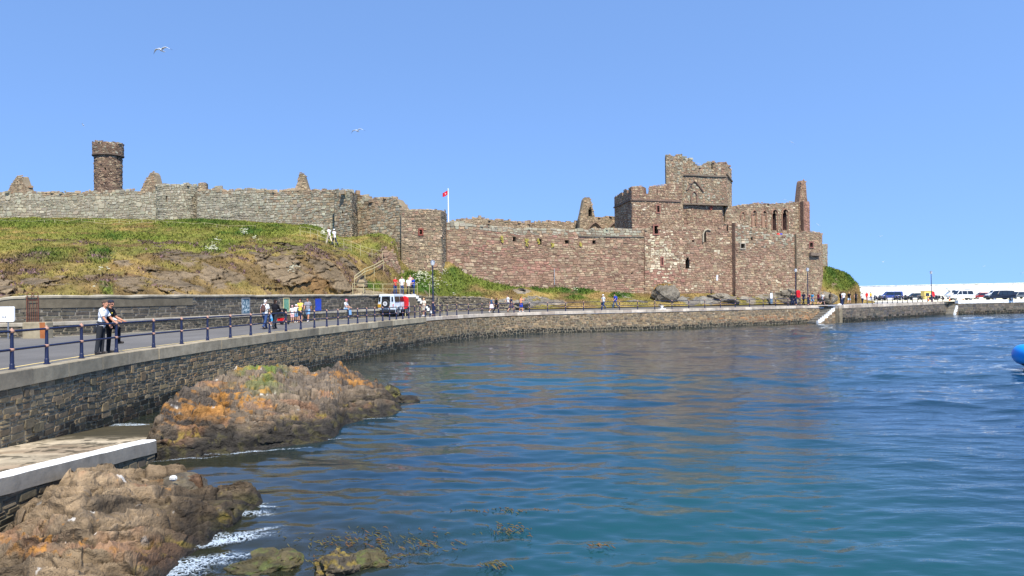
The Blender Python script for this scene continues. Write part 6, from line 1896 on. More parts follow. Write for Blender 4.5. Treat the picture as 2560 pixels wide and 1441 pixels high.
J = skeleton('railB'); b = MB(); e = J['hip'] + J['Rl'] @ np.array([.085, .132, .40])
b.ball(e, (.036, .014, .036), n=10, m=6, M=J['Rl'])
w_ = bpy.data.objects.new('emblem', remeshed(b, .008, 0)); COL.objects.link(w_); put_mat(w_, YEL); w_.parent = m2
tat = MB(); ww = J['elR'] * .45 + J['wrR'] * .55; tat.tube([J['elR'] * .7 + J['wrR'] * .3, J['elR'] * .15 + J['wrR'] * .85], [.043, .035], n=10)
w_ = bpy.data.objects.new('sleeve', remeshed(tat, .008, 1)); COL.objects.link(w_); put_mat(w_, paint('pale_sleeve', S(190, 204, 206), .8, 0, .35, 60)); w_.parent = m2

def backpack(p, col, label, kind='backpack', s_=1.0):
    """worn on the back of person p"""
    root = empty(kind, p.location, p.rotation_euler[2]); tag(root, label, kind)
    k = p.scale[0] * s_
    b = MB(); b.ball((0, -.20 * k, 1.22 * k), (.155 * k, .10 * k, .23 * k), n=12, m=9); b.ball((0, -.27 * k, 1.12 * k), (.12 * k, .06 * k, .11 * k), n=10, m=7)
    b.build('bag', col, root, smooth=True)
    for sx in (-1, 1):
        b = MB(); b.tube([(sx * .09 * k, -.17 * k, 1.42 * k), (sx * .10 * k, -.05 * k, 1.475 * k), (sx * .11 * k, .10 * k, 1.42 * k), (sx * .13 * k, .10 * k, 1.25 * k), (sx * .14 * k, -.12 * k, 1.08 * k)], .022 * k, n=6)
        b.build('strap', col, root, smooth=True)
    return root

RD = lambda px_, py: road_hit(px_, py)
AW = lambda y: heading(*(QL.dirat(np.array([u_near(*y)]))[0]))       # walking along the quay, away from us
def walker(px_, py, hd, H, pose, wear, label, **k):
    p = RD(px_, py); return person(tuple(p), hd, H, pose, wear, label, **k)
back = heading(.25, 1)      # away along the road
toward = heading(-.1, -1)
w1 = walker(663, 823, back, 1.76, 'walk', [('shirt', WHITE), ('trousers', JEANS), ('shoe', LEATH), ('hair', HWH)], 'white-haired man in white shirt and jeans with a brown backpack, walking away')
backpack(w1, paint('bag_brown', S(84, 56, 50), .9, 0, .25), 'brown backpack worn by the white-haired man')
walker(687, 823, back, 1.76, 'push', [('jacket', BLACK), ('trousers', CHAR), ('shoe', LEATH), ('hair', HDK, 'long')], 'person all in black with long dark hair, pushing a pushchair')
walker(679, 816, back, 1.0, 'walk', [('shirt', LBLUE), ('shorts', TEAL), ('shoe', TRAIN), ('hair', HBL)], 'small child in blue between the white-haired man and the person in black')
walker(731, 807.5, toward, 1.24, 'stand', [('shirt', WHITE), ('shorts', PINKC), ('shoe', SHB), ('cap', PINKC)], 'small girl in white top and pink cap, in front of the family by the wall', fem=.5)
walker(741, 806.5, toward, 1.30, 'stand', [('shirt', WHITE), ('shorts', LBLUE), ('shoe', TRAIN), ('hat', WHITE)], 'small child in white sun hat, half behind the girl in the pink cap', fem=.5)
walker(751, 807, toward, 1.66, 'hold', [('vest', YEL), ('shorts', CHAR), ('shoe', SHB), ('hair', cloth('hair_auburn', 120, 56, 36)), ('sunglasses', M['glass'])], 'woman in bright yellow top and black shorts walking towards us', fem=1.0)
walker(770, 805, toward, 1.78, 'walk', [('shirt', GREYC), ('shorts', LBLUE), ('shoe', TRAIN), ('hair', HBR), ('sunglasses', M['glass'])], 'man in grey printed T-shirt and light blue shorts beside the woman in yellow', skin=SKIN2)
# seated on the ledge
us_ = REP.hit(868, 780)[0]; q = REP.at(us_, -.18); d = REP.dirat(np.array([us_]))[0]
person((q[0], q[1], LT), heading(d[1], -d[0]), 1.74, 'sit', [('shirt', cloth('pale_grey', 196, 198, 200)), ('trousers', LBLUE), ('shoe', LEATH), ('cap', cloth('pink_cap', 206, 120, 140))], 'man in pale T-shirt, light jeans and pink cap sitting on the wall ledge')
walker(1060, 790, heading(-.6, -.8), 1.66, 'stand', [('shirt', CREAMC), ('shorts', CREAMC), ('shoe', TRAIN), ('hair', HBL)], 'woman dressed in white with blond hair at the foot of the white steps', fem=1.0)
# on the platform
for px_, Y, dz, H, hd, pose, wear, lb in (
    (988, 73.2, 0, 1.70, heading(.8, -.6), 'hold', [('shirt', REDC), ('trousers', JEANS), ('shoe', LEATH), ('hair', HBR)], 'person in bright red top and jeans on the railed platform'),
    (1005, 74.0, 0, 1.76, toward, 'stand', [('shirt', WHITE), ('trousers', JEANS), ('shoe', LEATH), ('hair', HDK)], 'man in white T-shirt and jeans on the platform, next to the person in red'),
    (1026, 76.3, 0.25, 1.70, toward, 'stand', [('vest', PINKC), ('trousers', CHAR), ('shoe', LEATH), ('hair', HBR)], 'person in pale pink top standing behind the two at the head of the white steps'),
    (1022, 74.5, 0, 1.66, heading(.3, -.9), 'stand', [('shirt', WHITE), ('trousers', CHAR), ('shoe', LEATH), ('hair', HBL)], 'person in white top and dark trousers at the head of the white steps'),
    (1034, 75.2, 0, 1.70, heading(-.7, -.5), 'hold', [('shirt', BLUE), ('trousers', JEANS), ('shoe', TRAIN), ('hair', HDK)], 'person all in blue at the head of the white steps')):
    p = at(px_, 735, Y); person((p[0], p[1], 4.38 + dz), hd, H, pose, wear, lb)
for px_, py, wear, lb in ((822, 606, [('shirt', WHITE), ('trousers', CREAMC), ('shoe', TRAIN), ('hair', HBR)], 'person dressed all in white walking up the hillside path'),
                          (838, 611, [('shirt', WHITE), ('trousers', NAVY), ('shoe', LEATH), ('hat', WHITE)], 'person in white top and navy trousers on the hillside path')):
    g = ground(px_, py + 8, 0); person(tuple(g - np.array([0, 0, .05])), heading(-.8, .5), 1.70, 'walk', wear, lb)
# along the far quay
E_ = heading(.8, .5); W_ = heading(-.85, -.5)
for px_, py, H, hd, pose, wear, lb, kw in (
    (1229, 782, 1.66, E_, 'walk', [('vest', cloth('denim', 70, 96, 128)), ('skirt', cloth('white_pink', 232, 214, 218)), ('shoe', TRAIN), ('hair', HBL, 'long')], 'woman in denim top and full white skirt on the far quay', dict(fem=1.0)),
    (1241, 783, 1.66, E_, 'stride', [('jacket', BLACK), ('leggings', BLACK), ('shoe', LEATH), ('hair', HBR, 'long')], 'woman all in black beside the white skirt on the far quay', dict(fem=1.0)),
    (1270, 775.5, 1.78, W_, 'walk', [('shirt', WHITE), ('shorts', PURP), ('shoe', TRAIN), ('hair', HDK)], 'man in white T-shirt and dark shorts walking behind the person in navy', {}),
    (1278, 781, 1.72, E_, 'stride', [('shirt', NAVY), ('shorts', PURP), ('shoe', SHB), ('hair', HDK)], 'person in navy T-shirt and shorts walking beside the man in white T-shirt', {}),
    (1303, 781, 1.74, heading(.6, -.5), 'shade', [('shorts', BLUE), ('shoe', TRAIN), ('hair', HBR)], 'bare-chested man in bright blue shorts shading his eyes', dict(skin=paint('skin_burnt', S(212, 142, 102), .6))),
    (1509, 773, 1.78, W_, 'walk', [('shirt', WHITE), ('trousers', JEANS), ('shoe', LEATH), ('hat', WHITE)], 'man in white T-shirt and white hat carrying a dark bag by the far railing', {}),
    (1538, 771, 1.80, W_, 'stride', [('shirt', BLUE), ('trousers', cloth('grey_jeans', 76, 96, 120)), ('shoe', LEATH), ('hair', HDK)], 'man with blue backpack walking alone on the far quay', {}),
    (1670, 759, 1.66, heading(.9, -.4), 'photo', [('shirt', CHAR), ('shorts', WHITE), ('shoe', TRAIN), ('hair', HDK, 'long')], 'woman in dark top and white shorts taking a photo before the big boulder', dict(fem=1.0)),
    (1980, 764, 1.70, W_, 'walk', [('jacket', CHAR), ('trousers', NAVY), ('shoe', LEATH), ('hair', HBR)], 'person in charcoal jacket walking under the lifebuoy case', {}),
    (1988, 763.5, 1.66, W_, 'stride', [('shirt', NAVY), ('trousers', JEANS), ('shoe', LEATH), ('hair', HDK)], 'person in navy top just right of the charcoal jacket', {}),
    (2009, 763.5, 1.82, E_, 'walk', [('shirt', NAVY), ('trousers', BLACK), ('shoe', LEATH), ('hair', HBR)], 'tall person in navy shirt and black trousers before the second lamp post', {}),
    (2022, 763.5, 1.68, W_, 'stand', [('shirt', MAROON), ('trousers', NAVY), ('shoe', LEATH), ('hair', HDK)], 'person in maroon red shirt standing against the second lamp post', {}),
    (2031, 763, 1.74, E_, 'stride', [('shirt', TEAL), ('shorts', LBLUE), ('shoe', SHB), ('hair', HBR)], 'person in turquoise T-shirt and pale blue shorts', {}),
    (2046, 762.5, 1.74, E_, 'walk', [('vest', MAROON), ('shorts', BLACK), ('shoe', LEATH), ('hair', HBR)], 'person in maroon vest and black shorts following the turquoise T-shirt', {}),
    (2057, 762.5, 1.68, E_, 'stride', [('shirt', WHITE), ('shorts', CHAR), ('shoe', SHB), ('hair', HBL)], 'person in white T-shirt and charcoal shorts close to the dark backpack', {}),
    (2077, 761.5, 1.80, E_, 'walk', [('jacket', TAN), ('trousers', TAN), ('shoe', LEATH), ('hair', HDK)], 'man in khaki clothes with a black backpack by the quay stairs', {}),
    (2103, 761, 1.72, heading(.6, .8), 'stand', [('jacket', BLACK), ('trousers', BLACK), ('shoe', LEATH), ('hair', HDK)], 'dark-clothed person half hidden beside the broad white T-shirt', {}),
    (2109, 761, 1.86, heading(.6, .8), 'walk', [('shirt', WHITE), ('trousers', CHAR), ('shoe', LEATH), ('hair', HBR)], 'broad man in white T-shirt and dark trousers right of the quay stairs', {}),
    (2123, 760, 1.80, heading(.6, .8), 'stride', [('shirt', BLACK), ('shorts', cloth('pale_short', 166, 190, 206)), ('shoe', LEATH), ('hair', HBL)], 'person in black T-shirt and pale shorts walking away along the outer quay', {}),
    (2140, 760, 1.76, heading(.6, .8), 'walk', [('vest', CHAR), ('trousers', BLACK), ('shoe', LEATH), ('hair', HDK, 'long')], 'woman in dark vest and black trousers walking away along the outer quay', dict(fem=1.0)),
    (2148, 757, 1.80, heading(.6, .8), 'stride', [('shirt', cloth('lilac', 170, 168, 190)), ('trousers', CHAR), ('shoe', LEATH), ('hair', HGR)], 'grey-haired person in lilac shirt beyond the woman in the dark vest', {}),
    (2156, 759.5, 1.66, heading(.6, .8), 'walk', [('shirt', WHITE), ('trousers', NAVY), ('shoe', LEATH), ('hair', HDK)], 'stooping person in white T-shirt and navy trousers, last of the group by the mound', {}),
    (2167, 752, 1.74, heading(.3, .9), 'stand', [('jacket', REDC), ('trousers', cloth('red_trousers', 176, 60, 50)), ('shoe', LEATH), ('hair', HBR)], 'person dressed all in red at the edge of the car park', {}),
    (2177, 751.5, 1.74, heading(.3, .9), 'walk', [('shirt', cloth('amber', 220, 168, 60)), ('trousers', JEANS), ('shoe', LEATH), ('hair', HDK)], 'person in amber yellow top next to the one dressed in red', {})):
    p = walker(px_, py, hd, H, pose, wear, lb, **kw)
    if px_ == 1538: backpack(p, paint('bag_blue', S(30, 62, 170), .8, 0, .15), 'bright blue backpack on the man walking alone')
    if px_ == 2077: backpack(p, paint('bag_black', S(28, 28, 30), .8, 0, .15), 'black backpack on the man in khaki clothes')
    if px_ == 1509:
        b = MB(); b.ball((.26, .0, .62), (.09, .2, .17), n=10, m=8); b.tube([(.26, -.1, .76), (.26, 0, .86), (.26, .1, .76)], .015, n=5)
        bg_ = b.build('bag', M['black'], smooth=True); bg_.location = p.location; bg_.rotation_euler = p.rotation_euler; tag(bg_, 'dark shoulder bag carried by the man in the white hat', 'bag')
for px_, col, lb in ((1946, REDC, 'person in red looking over the sea wall of the castle, seen from the chest up'), (1952, BLUE, 'person in blue looking over the sea wall of the castle, beside the one in red')):
    p = at(px_, 588, 112.2); person((p[0], p[1], p[2] - 1.25), toward, 1.72, 'stand', [('shirt', col), ('trousers', NAVY), ('shoe', LEATH), ('hair', HDK)], lb)
# ------------------------------------------------------------------ pushchair
def pushchair():
    p = RD(705, 812); root = empty('pushchair', tuple(p), back); tag(root, 'black hooded pushchair with a red basket', 'pushchair')
    b = MB(); a = np.linspace(0, PI * .62, 9)
    for i in range(8):
        y0, z0 = -.05 + .34 * math.cos(a[i] + .5), .80 + .30 * math.sin(a[i] + .5); y1, z1 = -.05 + .34 * math.cos(a[i + 1] + .5), .80 + .30 * math.sin(a[i + 1] + .5)
        b.add([(-.24, y0, z0), (.24, y0, z0), (.24, y1, z1), (-.24, y1, z1)], [(0, 1, 2, 3)])
    b.box((-.245, -.02, .84), (.01, .5, .42)); b.box((.245, -.02, .84), (.01, .5, .42))
    b.build('hood', M['black'], root)
    MB().box((0, .05, .62), (.44, .62, .10)).box((0, -.28, .72), (.44, .06, .34)).build('seat', M['black'], root)
    MB().box((0, .02, .36), (.42, .52, .2)).build('basket', M['red'], root)
    b = MB()
    for sx in (-.25, .25): b.tube([(sx, -.62, 1.02), (sx, -.30, .72), (sx, .34, .16)], .016, n=6); b.tube([(sx, -.36, .14), (sx, .08, .56)], .016, n=6)
    b.tube([(-.25, -.62, 1.02), (.25, -.62, 1.02)], .018, n=6); b.build('frame', M['metal'], root)
    for sx in (-.27, .27):
        for y in (-.38, .36):
            MB().tube([(sx - .025, y, .12), (sx + .025, y, .12)], .12, n=12).build('wheel', M['black'], root)
pushchair()

# ------------------------------------------------------------------ vehicles
def wheel(root, x, y, r, w, rim=None):
    o = MB().tube([(x, y - w / 2, r), (x, y - w / 2 + .03, r), (x, y + w / 2 - .03, r), (x, y + w / 2, r)], [r * .92, r, r, r * .92], n=20).build('wheel', M['black'], root)
    s_ = 1 if y > 0 else -1
    MB().tube([(x, y + s_ * w * .42, r), (x, y + s_ * (w / 2 + .008), r)], r * .58, n=14).build('rim', rim or M['metal'], o)
    return o
def hull(b, outline, hw, top_in=0.0, z_in=1e9, col=(.5, .5, .5)):
    """side outline (x, z) given width; points above z_in lean inward by top_in"""
    n = len(outline); V = []
    for s_ in (-1, 1):
        for x, z in outline:
            V.append((x, s_ * (hw - max(0, (z - z_in)) * top_in), z))
    f = [tuple(range(n))[::-1], tuple(range(n, 2 * n))] + [(i, (i + 1) % n, n + (i + 1) % n, n + i) for i in range(n)]
    b.add(V, f, col); return b
def bevel(o, w=.03, seg=2):
    m = o.modifiers.new('b', 'BEVEL'); m.width = w; m.segments = seg; m.limit_method = 'ANGLE'; return o
def sidewin(root, quads, hw, zi, ti, name='window'):
    for q in quads:
        for s_ in (-1, 1):
            V = [(x, s_ * (hw - max(0, z - zi) * ti + .006), z) for x, z in q]
            V2 = [(x, s_ * (hw - max(0, z - zi) * ti - .02), z) for x, z in q]
            n = len(q); f = [tuple(range(n)) if s_ < 0 else tuple(range(n))[::-1]] + [((i + 1) % n, i, n + i, n + (i + 1) % n) if s_ < 0 else (i, (i + 1) % n, n + (i + 1) % n, n + i) for i in range(n)]
            MB().add(V + V2, f).build(name, M['glass'], root)
def cross(root, x, pts, name='window', mat='glass', t=.012, slope=0):
    """flat panel facing along x at the front or rear; pts (y, z); slope = dx per dz"""
    z0 = pts[0][1]
    V = [(x + slope * (z - z0), y, z) for y, z in pts] + [(x + slope * (z - z0) - t, y, z) for y, z in pts]
    n = len(pts); f = [tuple(range(n)), tuple(range(n, 2 * n))[::-1]] + [(i, (i + 1) % n, n + (i + 1) % n, n + i) for i in range(n)]
    return MB().add(V, f).build(name, M[mat] if isinstance(mat, str) else mat, root)

def four_by_four():
    p = RD(986, 791); root = empty('off_road_car', tuple(p), math.radians(90 - 13)); tag(root, 'boxy silver-blue off-road car with a spare wheel on its back door, driving away', 'car')
    silver = paint('silver_blue_paint', S(206, 216, 222), .35, .1, .05)
    dk = paint('dark_body', S(44, 46, 50), .6, 0, .1)
    hw = .80
    b = MB(); hull(b, [(-1.95, .62), (-1.95, 1.22), (-1.90, 1.98), (-1.82, 2.03), (.42, 2.03), (.52, 1.98), (.80, 1.32), (1.86, 1.26), (1.92, .62)], hw, .16, 1.25)
    body = bevel(b.build('body', silver, root), .045, 3)
    MB().box((0, 0, .58), (3.75, 1.5, .16)).build('chassis', dk, root)
    for x in (-1.98, 1.98): MB().box((x, 0, .56), (.12, 1.6, .18)).build('bumper', dk, root)
    for x in (-1.22, 1.20):
        for s_ in (-1, 1):
            b = MB(); a = np.linspace(0, PI, 9)
            for i in range(8):
                x0, z0 = x + .50 * math.cos(a[i]), .42 + .50 * math.sin(a[i]); x1, z1 = x + .50 * math.cos(a[i + 1]), .42 + .50 * math.sin(a[i + 1])
                b.add([(x0, s_ * .78, z0), (x1, s_ * .78, z1), (x1, s_ * .90, z1), (x0, s_ * .90, z0), (x0, s_ * .78, z0 - .05), (x1, s_ * .78, z1 - .05), (x1, s_ * .90, z1 - .05), (x0, s_ * .90, z0 - .05)], [(0, 1, 2, 3), (4, 7, 6, 5), (2, 6, 7, 3), (0, 4, 5, 1)])
            b.build('wheel_arch', silver, root)
    for x in (-1.22, 1.20):
        for y in (-.72, .72):
            wheel(root, x, y, .39, .24)
            MB().tube([(x, y * .98, .40), (x, y * 1.09, .40)], .47, n=18).build('arch_lining', M['black'], root) if False else None
    # rear door: window, spare wheel, corner windows, plate, lamps
    sl = -.05 / .76
    cross(root, -1.965, [(-.40, 1.36), (.40, 1.36), (.38, 1.84), (-.38, 1.84)], 'window', 'glass', .05, .066)
    for s_ in (-1, 1):
        pts = [(s_ * .54, 1.40), (s_ * .70, 1.40), (s_ * .66, 1.80), (s_ * .53, 1.80)]
        cross(root, -1.963, pts if s_ > 0 else pts, 'window', 'glass', .05, .066)
        for z, m_ in ((.98, 'red'), (.86, 'joint'), (1.10, 'red')): MB().tube([(-1.95, s_ * .68, z), (-1.985, s_ * .68, z)], .045, n=10).build('tail_lamp', M[m_], root)
    o = MB().tube([(-1.97, 0, 1.18), (-2.0, 0, 1.18), (-2.16, 0, 1.18), (-2.19, 0, 1.18)], [.34, .38, .38, .33], n=24).build('spare_wheel', M['black'], root)
    MB().tube([(-2.15, 0, 1.18), (-2.205, 0, 1.18)], .20, n=16).build('rim', paint('pale_rim', S(206, 208, 208), .4), o)
    b = MB()
    for k in range(6):
        a = k * PI / 3; b.ball((-2.207, .10 * math.cos(a), 1.18 + .10 * math.sin(a)), (.008, .028, .028), n=6, m=4)
    b.ball((-2.21, 0, 1.18), (.02, .05, .05), n=8, m=5); b.build('hub', M['black'], o)
    pl = MB().box((-1.985, .62, 1.06 - .06), (.02, .30, .28)).build('number_plate', paint('plate_yellow', S(226, 172, 32), .4), root)
    b = MB()
    for z in (1.06, .95):
        for k in range(3): b.box((-1.997, .62 - .085 + .085 * k, z), (.006, .05, .075))
    b.build('plate_characters', M['black'], pl)
    sidewin(root, [[(-1.72, 1.34), (-.62, 1.34), (-.62, 1.82), (-1.70, 1.82)], [(-.50, 1.34), (.58, 1.34), (.36, 1.82), (-.50, 1.82)]], hw, 1.25, .16)
    cross(root, .80, [(-.66, 1.36), (.66, 1.36), (.60, 1.92), (-.60, 1.92)], 'windscreen', 'glass', .02, -.43)
    for s_ in (-1, 1):
        MB().box((.70, s_ * .94, 1.42), (.08, .16, .24)).build('mirror', M['black'], root)
        b = MB(); b.tube([(-.56, s_ * (hw + .004), .75), (-.56, s_ * (hw + .004), 1.3)], .012, n=4); b.tube([(.42, s_ * (hw + .004), .75), (.42, s_ * (hw + .004), 1.3)], .012, n=4); b.build('door_gap', M['black'], root)
    MB().box((-2.02, 0, .45), (.08, .3, .1)).build('tow_bar', M['black'], root)
four_by_four()

def car(px_, py, Y, rz, kind, col, label, group=None, L=4.5, H=1.75, rack=False):
    p = at(px_, py, Y); root = empty({'suv': 'suv', 'car': 'parked_car', 'van': 'parked_van', 'motorhome': 'motorhome'}[kind], (p[0], p[1], 2.30), rz); tag(root, label, {'suv': 'car', 'car': 'car', 'van': 'van', 'motorhome': 'motorhome'}[kind], group)
    h = L / 2; hw = .88; zb = H * .56
    if kind == 'suv': o_ = [(-h, .42), (-h - .02, .85), (-h + .04, zb), (-h + .22, H - .06), (-h + .5, H), (.35, H), (.60, H - .06), (1.12, zb + .02), (h - .15, zb - .08), (h, .82), (h, .42)]
    elif kind == 'car': o_ = [(-h, .35), (-h, .75), (-h + .25, zb), (-h + .75, H - .04), (-h + 1.1, H), (.25, H), (.5, H - .06), (1.15, zb), (h - .2, zb - .14), (h, .62), (h, .35)]
    elif kind == 'van': o_ = [(-h, .4), (-h, 1.0), (-h + .05, H - .05), (-h + .2, H), (h - 1.5, H), (h - 1.25, H - .06), (h - .7, zb + .1), (h - .15, zb - .1), (h, .8), (h, .4)]
    else: o_ = [(-h, .5), (-h, H - .15), (-h + .15, H), (h - .5, H), (h - .15, H - .35), (h - .9, H - .8), (h - .35, 1.25), (h, 1.05), (h, .5)]
    m_ = col
    bevel(hull(MB(), o_, hw, .22, zb).build('body', m_, root), .05, 2)
    if kind == 'motorhome': q = [[(-h + .6, 1.5), (-h + 1.6, 1.5), (-h + 1.6, 2.1), (-h + .6, 2.1)], [(h - 1.8, 1.45), (h - 1.0, 1.45), (h - 1.1, 2.0), (h - 1.8, 2.0)]]
    else:
        x0 = -h + (.30 if kind != 'car' else .62); q = [[(x0, zb + .05), (-.45, zb + .05), (-.45, H - .14), (x0 + .22, H - .14)], [(-.35, zb + .05), (.98 if kind != 'van' else h - .85, zb + .05), (.50 if kind != 'van' else h - 1.3, H - .14), (-.35, H - .14)]]
        if kind == 'suv': q = [[(x0, zb + .05), (-.95, zb + .05), (-.95, H - .14), (x0 + .14, H - .14)], [(-.85, zb + .05), (.02, zb + .05), (.02, H - .14), (-.85, H - .14)], [(.12, zb + .05), (.98, zb + .05), (.50, H - .14), (.12, H - .14)]]
    sidewin(root, q, hw, zb, .22)
    if kind != 'motorhome':
        xf = {'suv': (.60, 1.12), 'car': (.5, 1.15), 'van': (h - 1.25, h - .7)}[kind]
        cross(root, xf[1] + .012, [(-.72, zb + .05), (.72, zb + .05), (.62, H - .1), (-.62, H - .1)], 'windscreen', 'glass', .02, (xf[0] - xf[1]) / (H - .06 - zb))
    for x in (-h + .85, h - .85):
        for y in (-.76, .76): wheel(root, x, y, .34 if kind != 'car' else .31, .22)
    for s_ in (-1, 1):
        MB().box((h - .02, s_ * .66, .74), (.08, .26, .14)).build('headlight', M['metal'], root); MB().box((-h + .01, s_ * .72, .90), (.08, .16, .22)).build('tail_lamp', M['red'], root)
        MB().box(({'suv': 1.0, 'car': .9, 'van': h - .9, 'motorhome': h - .5}[kind], s_ * (hw + .08), zb + .12), (.1, .16, .12)).build('mirror', M['black'], root)
    if rack:
        b = MB()
        for s_ in (-1, 1): b.tube([(-h + .6, s_ * .62, H + .05), (.3, s_ * .62, H + .05)], .025, n=5)
        for x in (-1.2, -.3): b.tube([(x, -.62, H + .07), (x, .62, H + .07)], .025, n=5)
        b.build('roof_rack', M['black'], root)
    return root
PS = lambda n, *c: paint(n, S(*c), .3, .1, .05)
car(2402, 748, 150, math.radians(175), 'suv', PS('car_white', 214, 216, 214), 'white four-wheel drive with a roof rack, parked by the end of the railing', L=4.6, H=1.95, rack=True)
car(2499, 748, 138, math.radians(186), 'suv', PS('car_black', 26, 30, 42), 'dark navy four-wheel drive parked on the pale outer quay', L=5.0, H=1.75, rack=True)
car(2228, 744, 176, math.radians(170), 'van', PS('van_blue', 40, 62, 128), 'blue van parked against the white breakwater', L=4.6, H=1.9)
car(2288, 744, 176, math.radians(175), 'car', PS('car_dark_green', 40, 50, 50), 'dark low car parked between the blue van and the yellow kiosk', L=4.3, H=1.45)
car(2396, 739, 172, math.radians(172), 'motorhome', PS('van_white', 226, 228, 228), 'white motorhome behind the white four-wheel drive', L=5.4, H=2.6)
car(2456, 739, 168, math.radians(170), 'car', PS('car_red', 136, 34, 34), 'dark red car parked beyond the dark four-wheel drive', L=4.2, H=1.45)
car(2494, 737, 166, math.radians(172), 'van', PS('van_white', 226, 228, 228), 'white van half hidden behind the dark four-wheel drive', L=4.6, H=1.9)
car(2546, 739, 162, math.radians(188), 'car', PS('car_grey', 86, 92, 98), 'grey car nearest the frame edge in front of the breakwater', L=4.4, H=1.5)

def motorbike(proto, px_, Y, rz, label):
    p = at(px_, 744, Y)
    if proto is None:
        root = empty('motorcycle', (p[0], p[1], 2.30), rz)
        b = MB(); b.ball((.1, 0, .78), (.32, .17, .17), n=10, m=8); b.ball((-.45, 0, .74), (.42, .14, .09), n=10, m=6); b.ball((.05, 0, .45), (.30, .18, .22), n=10, m=6); b.tube([(-.2, .14, .35), (-.8, .16, .42)], .05, n=6)
        b.build('body', paint('bike_black', S(30, 30, 34), .35, .2), root, smooth=True)
        b = MB(); b.ball((.62, 0, .95), (.10, .16, .22), n=8, m=6); b.build('windscreen', M['glass'], root, smooth=True)
        b = MB(); b.tube([(.45, 0, .95), (.78, 0, .32)], .04, n=6); b.tube([(.42, -.34, 1.0), (.48, 0, 1.0), (.42, .34, 1.0)], .022, n=6); b.build('fork', M['metal'], root)
        for x in (-.68, .78):
            w = MB(); w.tube([(x, -.07, .32), (x, -.05, .32), (x, .05, .32), (x, .07, .32)], [.27, .32, .32, .27], n=16); w.build('wheel', M['black'], root)
    else:
        root = dup(proto); root.location = (p[0], p[1], 2.30); root.rotation_euler = (0, 0, rz)
    tag(root, label, 'motorcycle', 'motorcycles parked in a row before the breakwater'); return root
mbk = None
for i, px_ in enumerate((2186, 2192, 2198, 2206, 2213, 2243, 2250, 2257, 2264, 2271, 2300, 2334, 2341, 2349)):
    m_ = motorbike(mbk, px_, 158 + (i % 3) * 1.5, math.radians(60 + (i * 37) % 70), 'dark motorcycle in the row parked before the white breakwater')
    mbk = mbk or m_
def kiosk():
    p = at(2317, 745, 170); root = empty('kiosk', (p[0], p[1], 2.3), math.radians(5)); tag(root, 'small yellow kiosk with a serving hatch, in front of the breakwater', 'kiosk')
    ye = paint('kiosk_yellow', S(224, 196, 110), .6); bevel(MB().box((0, 0, .95), (1.9, 1.4, 1.7)).build('wall', ye, root), .03)
    MB().box((0, 0, 1.86), (2.05, 1.6, .12)).build('roof', paint('kiosk_roof', S(206, 180, 96), .6), root)
    MB().box((-.3, -.71, 1.1), (.8, .04, .7)).build('hatch', M['glass'], root); MB().tube([(.45, -.70, 1.05), (.45, -.73, 1.05)], .26, n=16).build('roundel', M['white'], root)
kiosk()

# ------------------------------------------------------------------ breakwater
bw = MB(); bp = Path([xy(2120, 190, 720), xy(2260, 188, 720), xy(2420, 184, 720), xy(2600, 178, 720), xy(2900, 165, 720)], True, 4)
zt = np.array([bp.hit(a, b) for a, b in ((2148, 716.5), (2300, 713.5), (2430, 710.5), (2558, 708))])
bt = lambda u: np.interp(u, zt[:, 0], zt[:, 1])
core(bw, bp, 0, bp.len, 1.0, bt, 3.0, S(236, 234, 226), step=4)
wb = bw.build('breakwater', M['concrete']); tag(wb, 'long white breakwater wall closing off the car park', 'breakwater')
b = MB()
for u in np.arange(4, bp.len, 2.6):
    q = bp.at(u, .015); z = bt(u) - .95; b.box((q[0], q[1], z), (.14, .08, .2), S(176, 170, 150))
b.build('drain_hole', M['concrete'], wb)['kind'] = 'stuff'
o = band(bp, 0, bp.len, lambda u: bt(u) - .05, .14, .12, S(226, 222, 212), 3.1).build('coping', M['concrete'], wb)

# ------------------------------------------------------------------ lamp posts
def lamp(px_, py, off, path, H, label, proto=None):
    us, pz = px_to_u(path, off, KZ); k = np.argmax(us > (u_near(-12.6, 15) if path is QL else -1)); u = float(np.interp(px_, pz[k:], us[k:])); q = path.at(u, off)
    z = KZ - .02
    if proto is None:
        root = empty('lamp_post', (q[0], q[1], z)); s_ = H
        MB().tube([(0, 0, 0), (0, 0, .05), (0, 0, .06), (0, 0, 1.25), (0, 0, 1.3), (0, 0, H - .45)], [.15, .15, .12, .105, .07, .05], n=12).build('post', M['navy'], root)
        MB().tube([(0, 0, .10), (0, 0, .22)], .128, n=12).tube([(0, 0, 1.24), (0, 0, 1.36)], .118, n=12).build('collar', M['joint'], root)
        b = MB(); b.tube([(0, 0, H - .45), (0, 0, H - .40), (0, 0, H - .12), (0, 0, H - .08)], [.06, .15, .22, .20], n=10); b.build('lantern', paint('lamp_glass', S(214, 216, 214), .3), root)
        MB().tube([(0, 0, H - .08), (0, 0, H - .03), (0, 0, H + .10)], [.24, .22, .03], n=10).build('cap', M['metal'], root)
    else:
        root = dup(proto); root.location = (q[0], q[1], z); root.rotation_euler = (0, 0, 0)
    tag(root, label, 'lamp post', 'lamp posts along the quay'); return root
l0 = lamp(1083, 788, -.75, QL, 5.15, 'navy lamp post before the green bank, where the quay bends')
lamp(1990, 765, -3.5, QL, 5.15, 'lamp post standing left of the red lifebuoy case under the castle', l0)
lamp(2020, 764, -.8, QL, 5.15, 'lamp post with a maroon shirt at its foot, right of the red lifebuoy case', l0)
l3 = lamp(2329, 752, -.75, QM, 5.15, 'lone lamp post against the sky over the car park', l0)

